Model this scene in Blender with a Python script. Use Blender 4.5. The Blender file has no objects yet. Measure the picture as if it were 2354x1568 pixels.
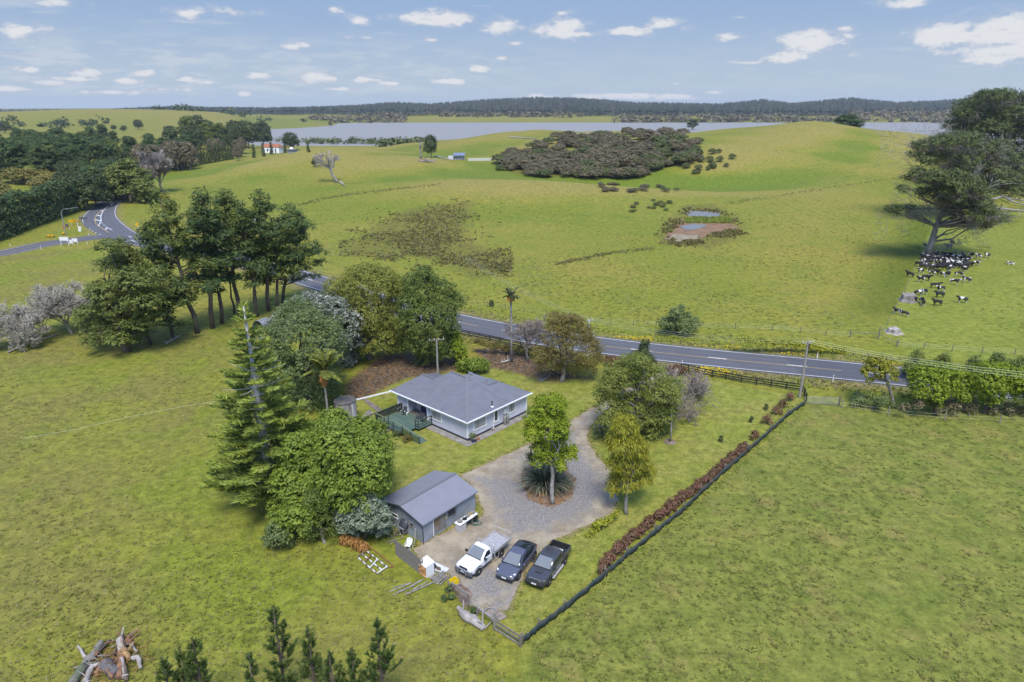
import bpy, bmesh, math, random
import numpy as np
from mathutils import Vector, Matrix, noise as mnoise
from mathutils.geometry import delaunay_2d_cdt
SC = bpy.context.scene
COL = SC.collection
R = math.radians
PI = math.pi
RNG = np.random.default_rng(7)
random.seed(7)
# ------ camera
F_PX, CX, CY, Y_HOR, CAM_H = 1550.0, 1177.0, 784.0, 240.0, 37.0
PITCH = math.atan((CY - Y_HOR) / F_PX)
CP, SP = math.cos(PITCH), math.sin(PITCH)
cam_d = bpy.data.cameras.new('camera')
cam_d.sensor_width = 36.0
cam_d.lens = 36.0 * F_PX / 2354.0
cam_d.clip_start, cam_d.clip_end = 0.5, 30000.0
cam = bpy.data.objects.new('camera', cam_d)
COL.objects.link(cam)
cam.location = (0, 0, CAM_H)
cam.rotation_euler = (PI / 2 - PITCH, 0, 0)
SC.camera = cam
# ------ light
EXPO = 1.2
SUN_EL, SUN_AZ = R(60), R(-184)          # azimuth from +Y, negative to the west (left)
sd = Vector((math.sin(SUN_AZ) * math.cos(SUN_EL), math.cos(SUN_AZ) * math.cos(SUN_EL), math.sin(SUN_EL)))
sun_d = bpy.data.lights.new('sun', 'SUN')
sun_d.energy = 2.0
sun_d.angle = R(22)
sun_d.color = (1.0, 0.95, 0.86)
sun = bpy.data.objects.new('sun', sun_d)
COL.objects.link(sun)
sun.rotation_euler = (-sd).to_track_quat('-Z', 'Y').to_euler()
sun.location = (0, 0, 200)
SC.view_settings.view_transform = 'Standard'
SC.view_settings.look = 'None'
SC.view_settings.exposure = EXPO
SC.view_settings.gamma = 1.0
SC.view_settings.use_curve_mapping = False
W = bpy.data.worlds.new('World')
SC.world = W
W.use_nodes = True
class NT:
    """small node-tree writer"""
    def __init__(s, tree):
        s.t = tree
        tree.nodes.clear()
    def n(s, kind, **kw):
        nd = s.t.nodes.new(kind)
        for k, v in kw.items():
            if k.startswith('_'):
                setattr(nd, k[1:], v)
        return nd
    def set(s, sock, v):
        if hasattr(v, 'is_output') or isinstance(v, bpy.types.NodeSocket):
            s.t.links.new(v, sock)
        elif v is not None:
            if hasattr(sock, 'default_value'):
                dv = sock.default_value
                if hasattr(dv, '__len__') and not hasattr(v, '__len__'):
                    v = (v,) * len(dv)
                elif hasattr(dv, '__len__') and len(dv) == 4 and len(v) == 3:
                    v = (*v, 1.0)
                sock.default_value = v
    def m(s, op, a, b=0.0, c=0.0, clamp=False):
        nd = s.n('ShaderNodeMath', _operation=op, _use_clamp=clamp)
        s.set(nd.inputs[0], a); s.set(nd.inputs[1], b); s.set(nd.inputs[2], c)
        return nd.outputs[0]
    def v(s, op, a, b=(0, 0, 0)):
        nd = s.n('ShaderNodeVectorMath', _operation=op)
        s.set(nd.inputs[0], a); s.set(nd.inputs[1], b)
        return nd.outputs['Value'] if op in ('LENGTH', 'DOT_PRODUCT', 'DISTANCE') else nd.outputs[0]
    def mix(s, f, a, b, kind='MIX'):
        nd = s.n('ShaderNodeMix', _data_type='RGBA', _blend_type=kind)
        s.set(nd.inputs[0], f); s.set(nd.inputs[6], a); s.set(nd.inputs[7], b)
        return nd.outputs[2]
    def ss(s, x, lo, hi, a=0.0, b=1.0):
        nd = s.n('ShaderNodeMapRange', _interpolation_type='SMOOTHSTEP')
        s.set(nd.inputs[0], x)
        for i, q in enumerate((lo, hi, a, b)):
            s.set(nd.inputs[1 + i], q)
        return nd.outputs[0]
    def noise(s, vec, scale, detail=3.0, rough=0.55, dist=0.0):
        nd = s.n('ShaderNodeTexNoise')
        if vec is not None:
            s.set(nd.inputs['Vector'], vec)
        nd.inputs['Scale'].default_value = scale
        nd.inputs['Detail'].default_value = detail
        nd.inputs['Roughness'].default_value = rough
        nd.inputs['Distortion'].default_value = dist
        return nd.outputs['Fac']
    def comb(s, x, y, z=0.0):
        nd = s.n('ShaderNodeCombineXYZ')
        s.set(nd.inputs[0], x); s.set(nd.inputs[1], y); s.set(nd.inputs[2], z)
        return nd.outputs[0]
    def attr(s, name):
        return s.n('ShaderNodeAttribute', _attribute_name=name).outputs['Fac']
def k3(*c):
    return tuple(x * SK for x in c)
def build_world():
    t = NT(W.node_tree)
    out = t.n('ShaderNodeOutputWorld')
    bg = t.n('ShaderNodeBackground')
    sky = t.n('ShaderNodeTexSky')
    sky.sky_type = 'NISHITA'
    sky.sun_disc = False
    sky.sun_elevation = SUN_EL
    sky.sun_rotation = SUN_AZ
    sky.altitude = 0
    sky.air_density, sky.dust_density, sky.ozone_density = 1.0, 0.25, 3.2
    geo = t.n('ShaderNodeTexCoord')
    sep = t.n('ShaderNodeSeparateXYZ')
    t.set(sep.inputs[0], geo.outputs['Generated'])
    x, y, z = sep.outputs
    u = t.m('ARCTAN2', x, y)                 # azimuth from +Y, radians
    v = t.m('ARCSINE', z)
    uv = t.comb(u, v)
    # broken cumulus: named banks where they stand over this landscape, and small fair-weather ones all round
    warp = t.noise(t.v('MULTIPLY', uv, (1.0, 2.0, 1)), 30.0, 7.0, 0.66)
    w2 = t.m('MULTIPLY', t.m('SUBTRACT', warp, 0.5), 2.0)
    acc = None
    for (px, py, a, b, k) in CLOUDS:
        hx = (px - CX) / F_PX
        hz = -(py - CY) / F_PX
        d = Vector((hx, CP + hz * SP, -SP + hz * CP)).normalized()
        cu, cv = math.atan2(d.x, d.y), math.asin(d.z)
        q = t.v('MULTIPLY', t.v('SUBTRACT', uv, (cu, cv, 0)), (F_PX / a, F_PX / b, 0))
        e = t.m('MULTIPLY_ADD', t.v('LENGTH', q), -k, k)
        acc = e if acc is None else t.m('MAXIMUM', acc, e)
    den = t.ss(t.m('ADD', acc, t.m('MULTIPLY', w2, 1.75)), -0.16, 1.05)
    # small clouds, perspective of a flat layer
    lay = t.v('DIVIDE', t.comb(x, y), t.comb(t.m('ADD', t.m('ABSOLUTE', z), 0.035), t.m('ADD', t.m('ABSOLUTE', z), 0.035), 1.0))
    n1 = t.noise(t.v('ADD', lay, (3.3, 1.7, 0)), 0.9, 6.0, 0.58)
    n2 = t.noise(t.v('ADD', lay, (9.3, 4.7, 0)), 0.22, 2.0, 0.5)
    small = t.ss(t.m('ADD', n1, t.m('MULTIPLY', t.m('SUBTRACT', n2, 0.5), 0.45)), 0.585, 0.72)
    small = t.m('MULTIPLY', small, t.ss(v, 0.004, 0.03, 0.0, 0.62))
    small = t.m('MULTIPLY', small, t.ss(v, 0.11, 0.2, 1.0, 0.75))
    low = t.ss(t.noise(t.v('MULTIPLY', uv, (1.0, 5.5, 1)), 15.0, 6.0, 0.62), 0.44, 0.60)
    low = t.m('MULTIPLY', low, t.m('MULTIPLY', t.ss(v, 0.004, 0.018), t.ss(v, 0.045, 0.10, 1.0, 0.0)))
    low = t.m('MULTIPLY', low, t.ss(u, -0.25, 0.15, 0.85, 0.2))
    alpha = t.m('MAXIMUM', t.m('MAXIMUM', den, small), low, clamp=True)
    shade = t.noise(t.v('MULTIPLY', uv, (1.0, 2.4, 1)), 60.0, 4.0, 0.6)
    ccol = t.mix(t.ss(t.m('MULTIPLY', shade, t.m('ADD', den, 0.35)), 0.22, 0.66), k3(3.1, 3.4, 4.1), k3(4.9, 4.9, 5.0))
    ccol = t.mix(t.ss(den, 0.0, 0.3), k3(3.55, 4.0, 4.5), ccol)
    skc = t.mix(1.0, sky.outputs[0], SKY_TINT, 'MULTIPLY')
    low_sky = t.mix(t.ss(v, 0.0, 0.15), k3(2.95, 3.55, 4.2), k3(1.85, 2.70, 4.15))
    skc = t.mix(t.ss(v, 0.10, 0.75), low_sky, skc)
    t.set(bg.inputs['Color'], t.mix(t.m('MULTIPLY', alpha, 0.9), skc, ccol))
    bg.inputs['Strength'].default_value = SKY_STRENGTH
    t.set(out.inputs['Surface'], bg.outputs[0])
SKY_STRENGTH = 0.15
SK = 0.085 / SKY_STRENGTH * 2 ** (0.95 - EXPO)        # colours of the low sky and clouds, kept apart from the strength of the high sky
SKY_TINT = (0.92, 0.95, 1.05)
# (px, py, half-width, half-height, hardness) of the cumulus banks seen in the photograph
CLOUDS = [(1005, 43, 105, 20, 1.5), (1155, 64, 48, 19, 1.5), (1290, 66, 66, 26, 1.6), (1340, 78, 50, 9, 1.3),
          (1448, 72, 50, 12, 1.5), (1528, 54, 42, 14, 1.5), (1672, 86, 34, 11, 1.2), (1862, 94, 92, 28, 1.7),
          (1943, 66, 30, 9, 1.3), (1808, 131, 50, 15, 1.5), (1722, 144, 38, 7, 1.2), (2085, 8, 62, 14, 1.6),
          (2180, 76, 72, 30, 1.7), (2310, 74, 92, 40, 1.9), (2300, 118, 110, 26, 1.6), (2270, 132, 60, 13, 1.5),
          (1420, 222, 170, 9, 1.5), (1540, 224, 90, 8, 1.4), (1240, 222, 60, 7, 1.3), (440, 28, 42, 15, 1.2),
          (540, 28, 60, 13, 0.8), (60, 70, 52, 18, 1.1), (820, 48, 28, 13, 1.2), (765, 22, 20, 9, 1.0),
          (205, 166, 38, 13, 1.3), (325, 170, 30, 9, 1.2), (600, 173, 42, 9, 1.3), (735, 178, 46, 14, 1.4),
          (840, 183, 38, 9, 1.3), (1030, 187, 55, 7, 1.3), (560, 216, 18, 8, 1.2), (1100, 158, 34, 9, 1.3),
          (130, 4, 50, 12, 1.2), (1558, 192, 20, 5, 1.0), (1150, 134, 24, 6, 1.0), (655, 105, 50, 9, 0.7),
          (430, 184, 60, 7, 1.0), (110, 190, 70, 9, 1.0), (1190, 100, 22, 6, 0.9), (1940, 100, 20, 7, 1.0), (60, 160, 30, 7, 1.1), (300, 186, 44, 6, 1.0), (170, 182, 60, 6, 1.0), (30, 205, 60, 7, 1.0), (250, 212, 80, 6, 1.0), (390, 205, 50, 6, 1.0),
          (480, 190, 40, 5, 1.0), (650, 190, 40, 5, 1.0), (770, 205, 50, 5, 1.0), (900, 192, 40, 5, 1.0), (60, 128, 34, 6, .8), (500, 104, 40, 7, .7), (600, 100, 36, 6, .7), (830, 85, 50, 5, .6),
          (990, 92, 18, 6, .9), (1580, 64, 26, 7, .9), (1290, 30, 30, 8, .8), (1960, 125, 18, 6, .8), (1640, 212, 40, 4, .9), (30, 60, 30, 10, .8), (1700, 40, 20, 5, .7)]
build_world()
# ------ pixel <-> place
def ray(px, py):
    a, b = (px - CX) / F_PX, -(py - CY) / F_PX
    return np.array([a, CP + b * SP, -SP + b * CP])
def sstep(x, a, b):
    t = np.clip((np.asarray(x, float) - a) / (b - a), 0, 1)
    return t * t * (3 - 2 * t)
RIDGE = np.array([(-700, 250), (0, 250), (350, 250), (420, 246), (500, 243), (560, 246), (700, 247), (850, 242), (940, 236), (1010, 239), (1130, 231),
                  (1230, 227), (1330, 229), (1420, 236), (1600, 239), (1690, 231), (1750, 238), (1870, 228), (1960, 236), (2050, 233),
                  (2200, 225), (2354, 222), (3000, 226)], float)
RID_AZ = (RIDGE[:, 0] - CX) / F_PX / 0.9436          # x/Y at the horizon row
RID_Z = CAM_H + (Y_HOR - RIDGE[:, 1]) * 3200 / F_PX / 0.89 - 23
def base_h(x, y):
    az = x / np.maximum(y, 1.0)
    land = 1 - sstep(az, -0.42, -0.355)
    h = -10 * sstep(y, 600, 900) * (1 - land)
    h = h + sstep(y, 1690, 1960) * (15 - 10 * land)
    far = np.interp(az, RID_AZ, RID_Z)
    h = h + (far - 5) * sstep(y, 2000, 3150) * (1 - sstep(y, 3300, 5500))
    return h
# hill crests: image place, distance and breadth
CREST = [(1320, 421, 292, 50, 30), (1180, 414, 300, 40, 34), (1500, 441, 332, 48, 20), (1330, 400, 366, 40, 18), (1815, 288, 480, 78, 85), (1610, 303, 480, 48, 70), (1430, 322, 440, 52, 46),
         (1120, 315, 530, 55, 50), (1265, 298, 590, 62, 62), (830, 342, 430, 52, 56), (945, 353, 450, 40, 46),
         (560, 372, 430, 60, 60), (230, 251, 1500, 230, 190), (0, 257, 1500, 230, 200), (430, 262, 1400, 130, 160),
         (590, 272, 1750, 130, 140), (-250, 262, 1500, 260, 200), (2330, 330, 480, 70, 60)]
def crest_pt(c):
    d = ray(c[0], c[1])
    t = c[2] / d[1]
    return d[0] * t, c[2], CAM_H + d[2] * t
CP3 = np.array([crest_pt(c) for c in CREST])
CSX = np.array([c[3] for c in CREST], float)
CSY = np.array([c[4] for c in CREST], float)
def _kern(x, y):
    return np.exp(-0.5 * (((x[..., None] - CP3[:, 0]) / CSX) ** 2 + ((y[..., None] - CP3[:, 1]) / CSY) ** 2))
AMP = np.linalg.solve(_kern(CP3[:, 0], CP3[:, 1]), CP3[:, 2] - base_h(CP3[:, 0], CP3[:, 1]))
def hgt(x, y):
    x = np.asarray(x, float); y = np.asarray(y, float)
    h = base_h(x, y) + _kern(x, y) @ AMP * sstep(y, 150, 215)
    und = np.sin(x * .031 + 1.3) * np.cos(y * .027 - .4) + .5 * np.sin(x * .071 - y * .053) + .35 * np.sin(x * .11 + y * .04 + 1) * np.sin(y * .09)
    return h + und * 1.5 * sstep(y, 270, 420) * (1 - sstep(y, 620, 700))
def G(px, py, dz=0.0):
    """the point of the ground seen at image place (px, py)"""
    d = ray(px, py)
    if d[2] >= -1e-4:
        d[2] = -1e-4
    ts = np.concatenate([np.arange(20, 400, 1.0), np.geomspace(400, 6000, 1500)]) / d[1]
    zs = CAM_H + d[2] * ts
    f = zs - hgt(d[0] * ts, d[1] * ts)
    i = int(np.argmax(f < 0)) if (f < 0).any() else len(ts) - 1
    lo, hi = ts[max(i - 1, 0)], ts[i]
    for _ in range(24):
        mid = .5 * (lo + hi)
        if CAM_H + d[2] * mid < hgt(d[0] * mid, d[1] * mid):
            hi = mid
        else:
            lo = mid
    return Vector((d[0] * hi, d[1] * hi, float(hgt(d[0] * hi, d[1] * hi)) + dz))
def Gs(pts):
    return [G(*p) for p in pts]
def at_y(px, py, Y):
    d = ray(px, py)
    t = Y / d[1]
    return Vector((d[0] * t, Y, CAM_H + d[2] * t))
def z_at(b, py):
    """height at which a point over b shows at image row py"""
    k = (CY - py) / F_PX
    return CAM_H + (k * b[1] * CP - b[1] * SP) / (CP + k * SP)
def mpp(b):
    """metres per image pixel at b"""
    return (b[1] * CP - (b[2] - CAM_H) * SP) / F_PX
# ------ objects
def ob(name, me, mat=None, parent=None, loc=None, rot=None):
    o = bpy.data.objects.new(name, me)
    COL.objects.link(o)
    if mat is not None and me is not None:
        if len(me.materials) == 0:
            me.materials.append(mat)
        elif me.materials[0] != mat:
            o.material_slots[0].link = 'OBJECT'
            o.material_slots[0].material = mat
    if parent is not None:
        o.parent = parent
    if loc is not None:
        o.location = loc
    if rot is not None:
        o.rotation_euler = rot if hasattr(rot, '__len__') else (0, 0, rot)
    return o
def tag(o, label=None, cat=None, group=None, kind=None):
    if label: o['label'] = label
    if cat: o['category'] = cat
    if group: o['group'] = group
    if kind: o['kind'] = kind
    return o
def thing(name, label, cat, loc=(0, 0, 0), rot=0, group=None):
    return tag(ob(name, None, None, None, loc, rot), label, cat, group)
def copy_tree(o, parent=None):
    c = o.copy()
    COL.objects.link(c)
    if parent is not None:
        c.parent = parent
    for ch in list(o.children):
        copy_tree(ch, c)
    return c
class MB:
    """collects shapes into one mesh"""
    def __init__(s):
        s.v, s.f = [], []
    def add(s, vs, fs):
        n = len(s.v)
        s.v += [tuple(map(float, p)) for p in vs]
        s.f += [tuple(int(i) + n for i in f) for f in fs]
        return s
    def box(s, c, d, rz=0.0, rx=0.0, ry=0.0):
        M = Matrix.Rotation(rz, 3, 'Z') @ Matrix.Rotation(ry, 3, 'Y') @ Matrix.Rotation(rx, 3, 'X')
        vs = []
        for sx in (-.5, .5):
            for sy in (-.5, .5):
                for sz in (-.5, .5):
                    vs.append(M @ Vector((sx * d[0], sy * d[1], sz * d[2])) + Vector(c))
        return s.add(vs, [(0, 1, 3, 2), (4, 6, 7, 5), (0, 4, 5, 1), (2, 3, 7, 6), (0, 2, 6, 4), (1, 5, 7, 3)])
    def bar(s, a, b, w, h=None, roll=0.0):
        a, b = Vector(a), Vector(b)
        h = h or w
        d = (b - a)
        L = d.length
        d.normalize()
        up = Vector((0, 0, 1)) if abs(d.z) < .95 else Vector((0, 1, 0))
        x = d.cross(up).normalized()
        z = x.cross(d).normalized()
        if roll:
            q = Matrix.Rotation(roll, 3, d)
            x, z = q @ x, q @ z
        vs = []
        for p in (a, b):
            for i, j in ((-1, -1), (1, -1), (1, 1), (-1, 1)):
                vs.append(p + x * (i * w / 2) + z * (j * h / 2))
        return s.add(vs, [(3, 2, 1, 0), (4, 5, 6, 7), (0, 1, 5, 4), (1, 2, 6, 5), (2, 3, 7, 6), (3, 0, 4, 7)])
    def tube(s, path, rad, n=6, cap=True):
        path = [Vector(p) for p in path]
        if not hasattr(rad, '__len__'):
            rad = [rad] * len(path)
        vs, fs = [], []
        prev = None
        for i, p in enumerate(path):
            d = (path[min(i + 1, len(path) - 1)] - path[max(i - 1, 0)])
            d = d.normalized() if d.length > 1e-9 else Vector((0, 0, 1))
            if prev is None:
                up = Vector((1, 0, 0)) if abs(d.x) < .9 else Vector((0, 1, 0))
                x = d.cross(up).normalized()
            else:
                x = (prev - d * prev.dot(d))
                x = x.normalized() if x.length > 1e-6 else d.orthogonal().normalized()
            prev = x
            y = d.cross(x)
            for k in range(n):
                a = 2 * PI * k / n
                vs.append(p + (x * math.cos(a) + y * math.sin(a)) * rad[i])
        for i in range(len(path) - 1):
            for k in range(n):
                k2 = (k + 1) % n
                fs.append((i * n + k, i * n + k2, (i + 1) * n + k2, (i + 1) * n + k))
        if cap:
            fs.append(tuple(range(n - 1, -1, -1)))
            fs.append(tuple((len(path) - 1) * n + k for k in range(n)))
        return s.add(vs, fs)
    def cyl(s, c, r, h, n=16, r2=None):
        return s.tube([c, (c[0], c[1], c[2] + h)], [r, r if r2 is None else r2], n)
    def lathe(s, prof, n=16, c=(0, 0, 0)):
        vs, fs = [], []
        for r, z in prof:
            for k in range(n):
                a = 2 * PI * k / n
                vs.append((c[0] + r * math.cos(a), c[1] + r * math.sin(a), c[2] + z))
        for i in range(len(prof) - 1):
            for k in range(n):
                k2 = (k + 1) % n
                fs.append((i * n + k, i * n + k2, (i + 1) * n + k2, (i + 1) * n + k))
        fs.append(tuple(range(n - 1, -1, -1)))
        fs.append(tuple((len(prof) - 1) * n + k for k in range(n)))
        return s.add(vs, fs)
    def prism(s, poly, z0, z1):
        n = len(poly)
        vs = [(p[0], p[1], z0) for p in poly] + [(p[0], p[1], z1) for p in poly]
        fs = [tuple(range(n - 1, -1, -1)), tuple(range(n, 2 * n))]
        fs += [(i, (i + 1) % n, n + (i + 1) % n, n + i) for i in range(n)]
        return s.add(vs, fs)
    def slab(s, quad, t):
        """a sheet through 3-D corner points, t thick downwards along its normal"""
        q = [Vector(p) for p in quad]
        nr = (q[1] - q[0]).cross(q[2] - q[0]).normalized()
        n = len(q)
        vs = q + [p - nr * t for p in q]
        fs = [tuple(range(n)), tuple(range(2 * n - 1, n - 1, -1))]
        fs += [(i, n + i, n + (i + 1) % n, (i + 1) % n) for i in range(n)]
        return s.add(vs, fs)
    def mesh(s, name, smooth=False):
        me = bpy.data.meshes.new(name)
        me.from_pydata(s.v, [], s.f)
        if smooth:
            me.polygons.foreach_set('use_smooth', [True] * len(me.polygons))
        me.update()
        return me
    def build(s, name, mat, parent=None, loc=None, rot=None, smooth=False):
        return ob(name, s.mesh(name, smooth), mat, parent, loc, rot)
def np_mesh(name, verts, faces, attrs=None, smooth=False):
    """verts (n,3), faces (m,k) arrays"""
    me = bpy.data.meshes.new(name)
    verts = np.ascontiguousarray(verts, np.float32); faces = np.ascontiguousarray(faces, np.int32)
    m, k = faces.shape
    me.vertices.add(len(verts)); me.loops.add(m * k); me.polygons.add(m)
    me.vertices.foreach_set('co', verts.ravel())
    me.loops.foreach_set('vertex_index', faces.ravel())
    me.polygons.foreach_set('loop_start', np.arange(0, m * k, k, dtype=np.int32))
    me.polygons.foreach_set('loop_total', np.full(m, k, np.int32))
    if smooth:
        me.polygons.foreach_set('use_smooth', np.ones(m, bool))
    me.update(calc_edges=True)
    for an, av in (attrs or {}).items():
        at = me.attributes.new(an, 'FLOAT', 'POINT')
        at.data.foreach_set('value', np.ascontiguousarray(av, np.float32))
    return me
def sdist(poly, x, y):
    """signed distance to a polygon, positive inside"""
    P = np.array([(p[0], p[1]) for p in poly], float)
    d = np.full(x.shape, 1e9); ins = np.zeros(x.shape, bool)
    for i in range(len(P)):
        a, b = P[i], P[(i + 1) % len(P)]
        e = b - a
        t = np.clip(((x - a[0]) * e[0] + (y - a[1]) * e[1]) / (e @ e + 1e-12), 0, 1)
        d = np.minimum(d, np.hypot(x - a[0] - t * e[0], y - a[1] - t * e[1]))
        c = ((a[1] > y) != (b[1] > y)) & (x < (b[0] - a[0]) * (y - a[1]) / (b[1] - a[1] + 1e-12) + a[0])
        ins ^= c
    return np.where(ins, d, -d)
def ldist(line, x, y):
    P = np.array([(p[0], p[1]) for p in line], float)
    d = np.full(x.shape, 1e9)
    for i in range(len(P) - 1):
        a, b = P[i], P[i + 1]
        e = b - a
        t = np.clip(((x - a[0]) * e[0] + (y - a[1]) * e[1]) / (e @ e + 1e-12), 0, 1)
        d = np.minimum(d, np.hypot(x - a[0] - t * e[0], y - a[1] - t * e[1]))
    return d
def smooth_line(pts, step=2.0):
    """Catmull-Rom through points, resampled"""
    P = [Vector((p[0], p[1], 0)) for p in pts]
    P = [P[0] * 2 - P[1]] + P + [P[-1] * 2 - P[-2]]
    out = []
    for i in range(1, len(P) - 2):
        n = max(2, int((P[i + 1] - P[i]).length / step))
        for k in range(n):
            t = k / n
            a, b, c, d = P[i - 1:i + 3]
            out.append(.5 * ((2 * b) + (c - a) * t + (2 * a - 5 * b + 4 * c - d) * t * t + (3 * b - a - 3 * c + d) * t ** 3))
    out.append(P[-2])
    return out
def rough_poly(poly, step=0.5, amp=0.3, freq=0.6, seed=0.0):
    """closed outline, densified and made uneven"""
    out = []
    n = len(poly)
    for i in range(n):
        a, b = Vector(poly[i][:2]), Vector(poly[(i + 1) % n][:2])
        m = max(1, int((b - a).length / step))
        nr = Vector((-(b - a).y, (b - a).x)).normalized()
        for k in range(m):
            p = a.lerp(b, k / m)
            q = mnoise.noise(Vector((p.x * freq, p.y * freq, seed))) + .5 * mnoise.noise(Vector((p.x * freq * 3, p.y * freq * 3, seed + 5)))
            out.append(p + nr * q * amp)
    return out
def drape(poly, res, dz, attrs=None):
    """sheet inside an outline, laid on the ground: (mesh verts, faces)"""
    poly = [Vector(p[:2]) for p in poly]
    n = len(poly)
    xs = [p.x for p in poly]; ys = [p.y for p in poly]
    gx, gy = np.meshgrid(np.arange(min(xs), max(xs), res), np.arange(min(ys), max(ys), res))
    gx, gy = gx.ravel(), gy.ravel()
    k = sdist(poly, gx, gy) > res * .4
    pts = poly + [Vector((a, b)) for a, b in zip(gx[k], gy[k])]
    vs, _, fs, _, _, _ = delaunay_2d_cdt(pts, [(i, (i + 1) % n) for i in range(n)], [], 1, 1e-4)
    V = np.array([(v.x, v.y) for v in vs])
    Z = hgt(V[:, 0], V[:, 1]) + dz
    return np.column_stack([V, Z]), np.array([f for f in fs if len(f) == 3], np.int32)
def ribbon(line, wl, wr, dz, name, mat, parent=None):
    # lies on the road's own cross level
    """strip along a line; wl / wr: offsets to its two sides (numbers or lists)"""
    n = len(line)
    vs, fs = [], []
    for i, p in enumerate(line):
        d = (line[min(i + 1, n - 1)] - line[max(i - 1, 0)]).normalized()
        nr = Vector((-d.y, d.x, 0))
        for w in (wl, wr):
            ww = w[i] if hasattr(w, '__len__') else w
            q = p + nr * ww
            vs.append((q.x, q.y, float(hgt(p.x, p.y)) + dz))
    fs = [(2 * i, 2 * i + 1, 2 * i + 3, 2 * i + 2) for i in range(n - 1)]
    me = bpy.data.meshes.new(name)
    me.from_pydata(vs, [], fs)
    me.update()
    return ob(name, me, mat, parent)
# ------ materials
MATS = {}
def mat(name, col, rough=0.6, metal=0.0, var=0.0, scale=3.0, bump=0.0, bscale=None, col2=None, spec=0.4, emit=None, stretch=None,
        coat=0.0, trans=0.0, detail=4.0):
    """procedural material: base colour with a noise-driven second tone, and fine relief"""
    if name in MATS:
        return MATS[name]
    m = bpy.data.materials.new(name)
    m.use_nodes = True
    t = NT(m.node_tree)
    out = t.n('ShaderNodeOutputMaterial')
    b = t.n('ShaderNodeBsdfPrincipled')
    co = t.n('ShaderNodeTexCoord').outputs['Object']
    if stretch:
        co = t.v('MULTIPLY', co, stretch)
    if var or col2:
        c2 = col2 or tuple(max(0, c * (1 - var)) for c in col)
        f = t.ss(t.noise(co, scale, detail, 0.6), 0.35, 0.65)
        t.set(b.inputs['Base Color'], t.mix(f, col, c2))
    else:
        t.set(b.inputs['Base Color'], col)
    b.inputs['Roughness'].default_value = rough
    b.inputs['Metallic'].default_value = metal
    b.inputs['Specular IOR Level'].default_value = spec
    b.inputs['Coat Weight'].default_value = coat
    b.inputs['Coat Roughness'].default_value = 0.08
    if trans:
        b.inputs['Transmission Weight'].default_value = trans
    if bump:
        bp = t.n('ShaderNodeBump')
        bp.inputs['Strength'].default_value = bump
        bp.inputs['Distance'].default_value = 0.05
        t.set(bp.inputs['Height'], t.noise(co, bscale or scale * 4, 3.0, 0.6))
        t.set(b.inputs['Normal'], bp.outputs[0])
    t.set(out.inputs['Surface'], b.outputs[0])
    MATS[name] = m
    return m
def leaf_mat(name, c1, c2, c3=None, trans=0.25, rough=0.55, spec=0.25):
    """leaves: per-leaf tint between colours; a share of the light passes through"""
    if name in MATS:
        return MATS[name]
    m = bpy.data.materials.new(name)
    m.use_nodes = True
    t = NT(m.node_tree)
    out = t.n('ShaderNodeOutputMaterial')
    f = t.attr('tint')
    col = t.mix(t.ss(f, 0.0, 0.62), c1, c2)
    if c3:
        col = t.mix(t.ss(f, 0.62, 1.0), col, c3)
    oi = t.n('ShaderNodeObjectInfo').outputs['Random']
    col = t.mix(1.0, col, t.mix(oi, (0.88, 0.92, 0.9), (1.1, 1.06, 1.05)), 'MULTIPLY')
    b = t.n('ShaderNodeBsdfPrincipled')
    t.set(b.inputs['Base Color'], col)
    b.inputs['Roughness'].default_value = rough
    b.inputs['Specular IOR Level'].default_value = spec
    tr = t.n('ShaderNodeBsdfTranslucent')
    t.set(tr.inputs['Color'], t.mix(1.0, col, (1.25, 1.2, 0.7), 'MULTIPLY'))
    mx = t.n('ShaderNodeMixShader')
    mx.inputs[0].default_value = trans
    t.set(mx.inputs[1], b.outputs[0])
    t.set(mx.inputs[2], tr.outputs[0])
    t.set(out.inputs['Surface'], mx.outputs[0])
    MATS[name] = m
    return m
# ================================================================== THE LAND
def C8(x, y):                       # places read off an enlargement of the road junction
    return (x * .16704, 384.2 + y * .16704)
ROAD_PX = [(2420, 905), (2082, 867), (1835, 842), (1702, 829.5), (1568, 816), (1385, 795), (1226, 772), (1052, 740), (900, 702),
           (735, 650), (515, 590), (380, 566), (300, 549), (252, 526), (229, 502), (239, 478), (262, 458), (284, 446), (330, 430)]
ROAD = smooth_line(Gs(ROAD_PX), 2.5)
SIDE = smooth_line(Gs([(-420, 650), (-200, 613), (0, 583), (100, 562), (190, 549), (262, 541)]), 2.5)
nR = len(ROAD)
J = G(240, 510)                     # the widened junction
RW = [3.95 + 1.5 * math.exp(-((p.xy - J.xy).length / 34) ** 2) for p in ROAD]
LAWN = Gs([(1580, 866), (1835, 912), (1846, 930), (1600, 1118), (1400, 1298), (1200, 1468), (1165, 1430), (1260, 1250), (1060, 1095),
           (890, 1130), (850, 1000), (780, 935), (830, 880), (1000, 862), (1180, 842), (1380, 852), (1480, 862)])
PADDOCK = Gs([(1850, 925), (2420, 955), (2800, 1300), (3000, 1760), (1230, 1760), (1195, 1478)])
RUSH = Gs([(868, 520), (935, 482), (1085, 462), (1068, 520), (1072, 556), (1165, 590), (1160, 625), (1095, 640), (1010, 596),
           (940, 588), (800, 588), (790, 570), (850, 545)])
MULCH = [Gs([(795, 880), (880, 815), (1000, 805), (1090, 838), (1060, 850), (930, 872), (840, 915), (790, 925)]),
         Gs([(1085, 800), (1180, 800), (1275, 850), (1370, 870), (1260, 876), (1130, 846)]),
         Gs([(810, 985), (850, 1000), (905, 1022), (870, 1060), (820, 1020)])]
GRAZED = Gs([(2150, 510), (2040, 760), (2100, 822), (2500, 842), (2900, 600), (2500, 470)])
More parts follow.
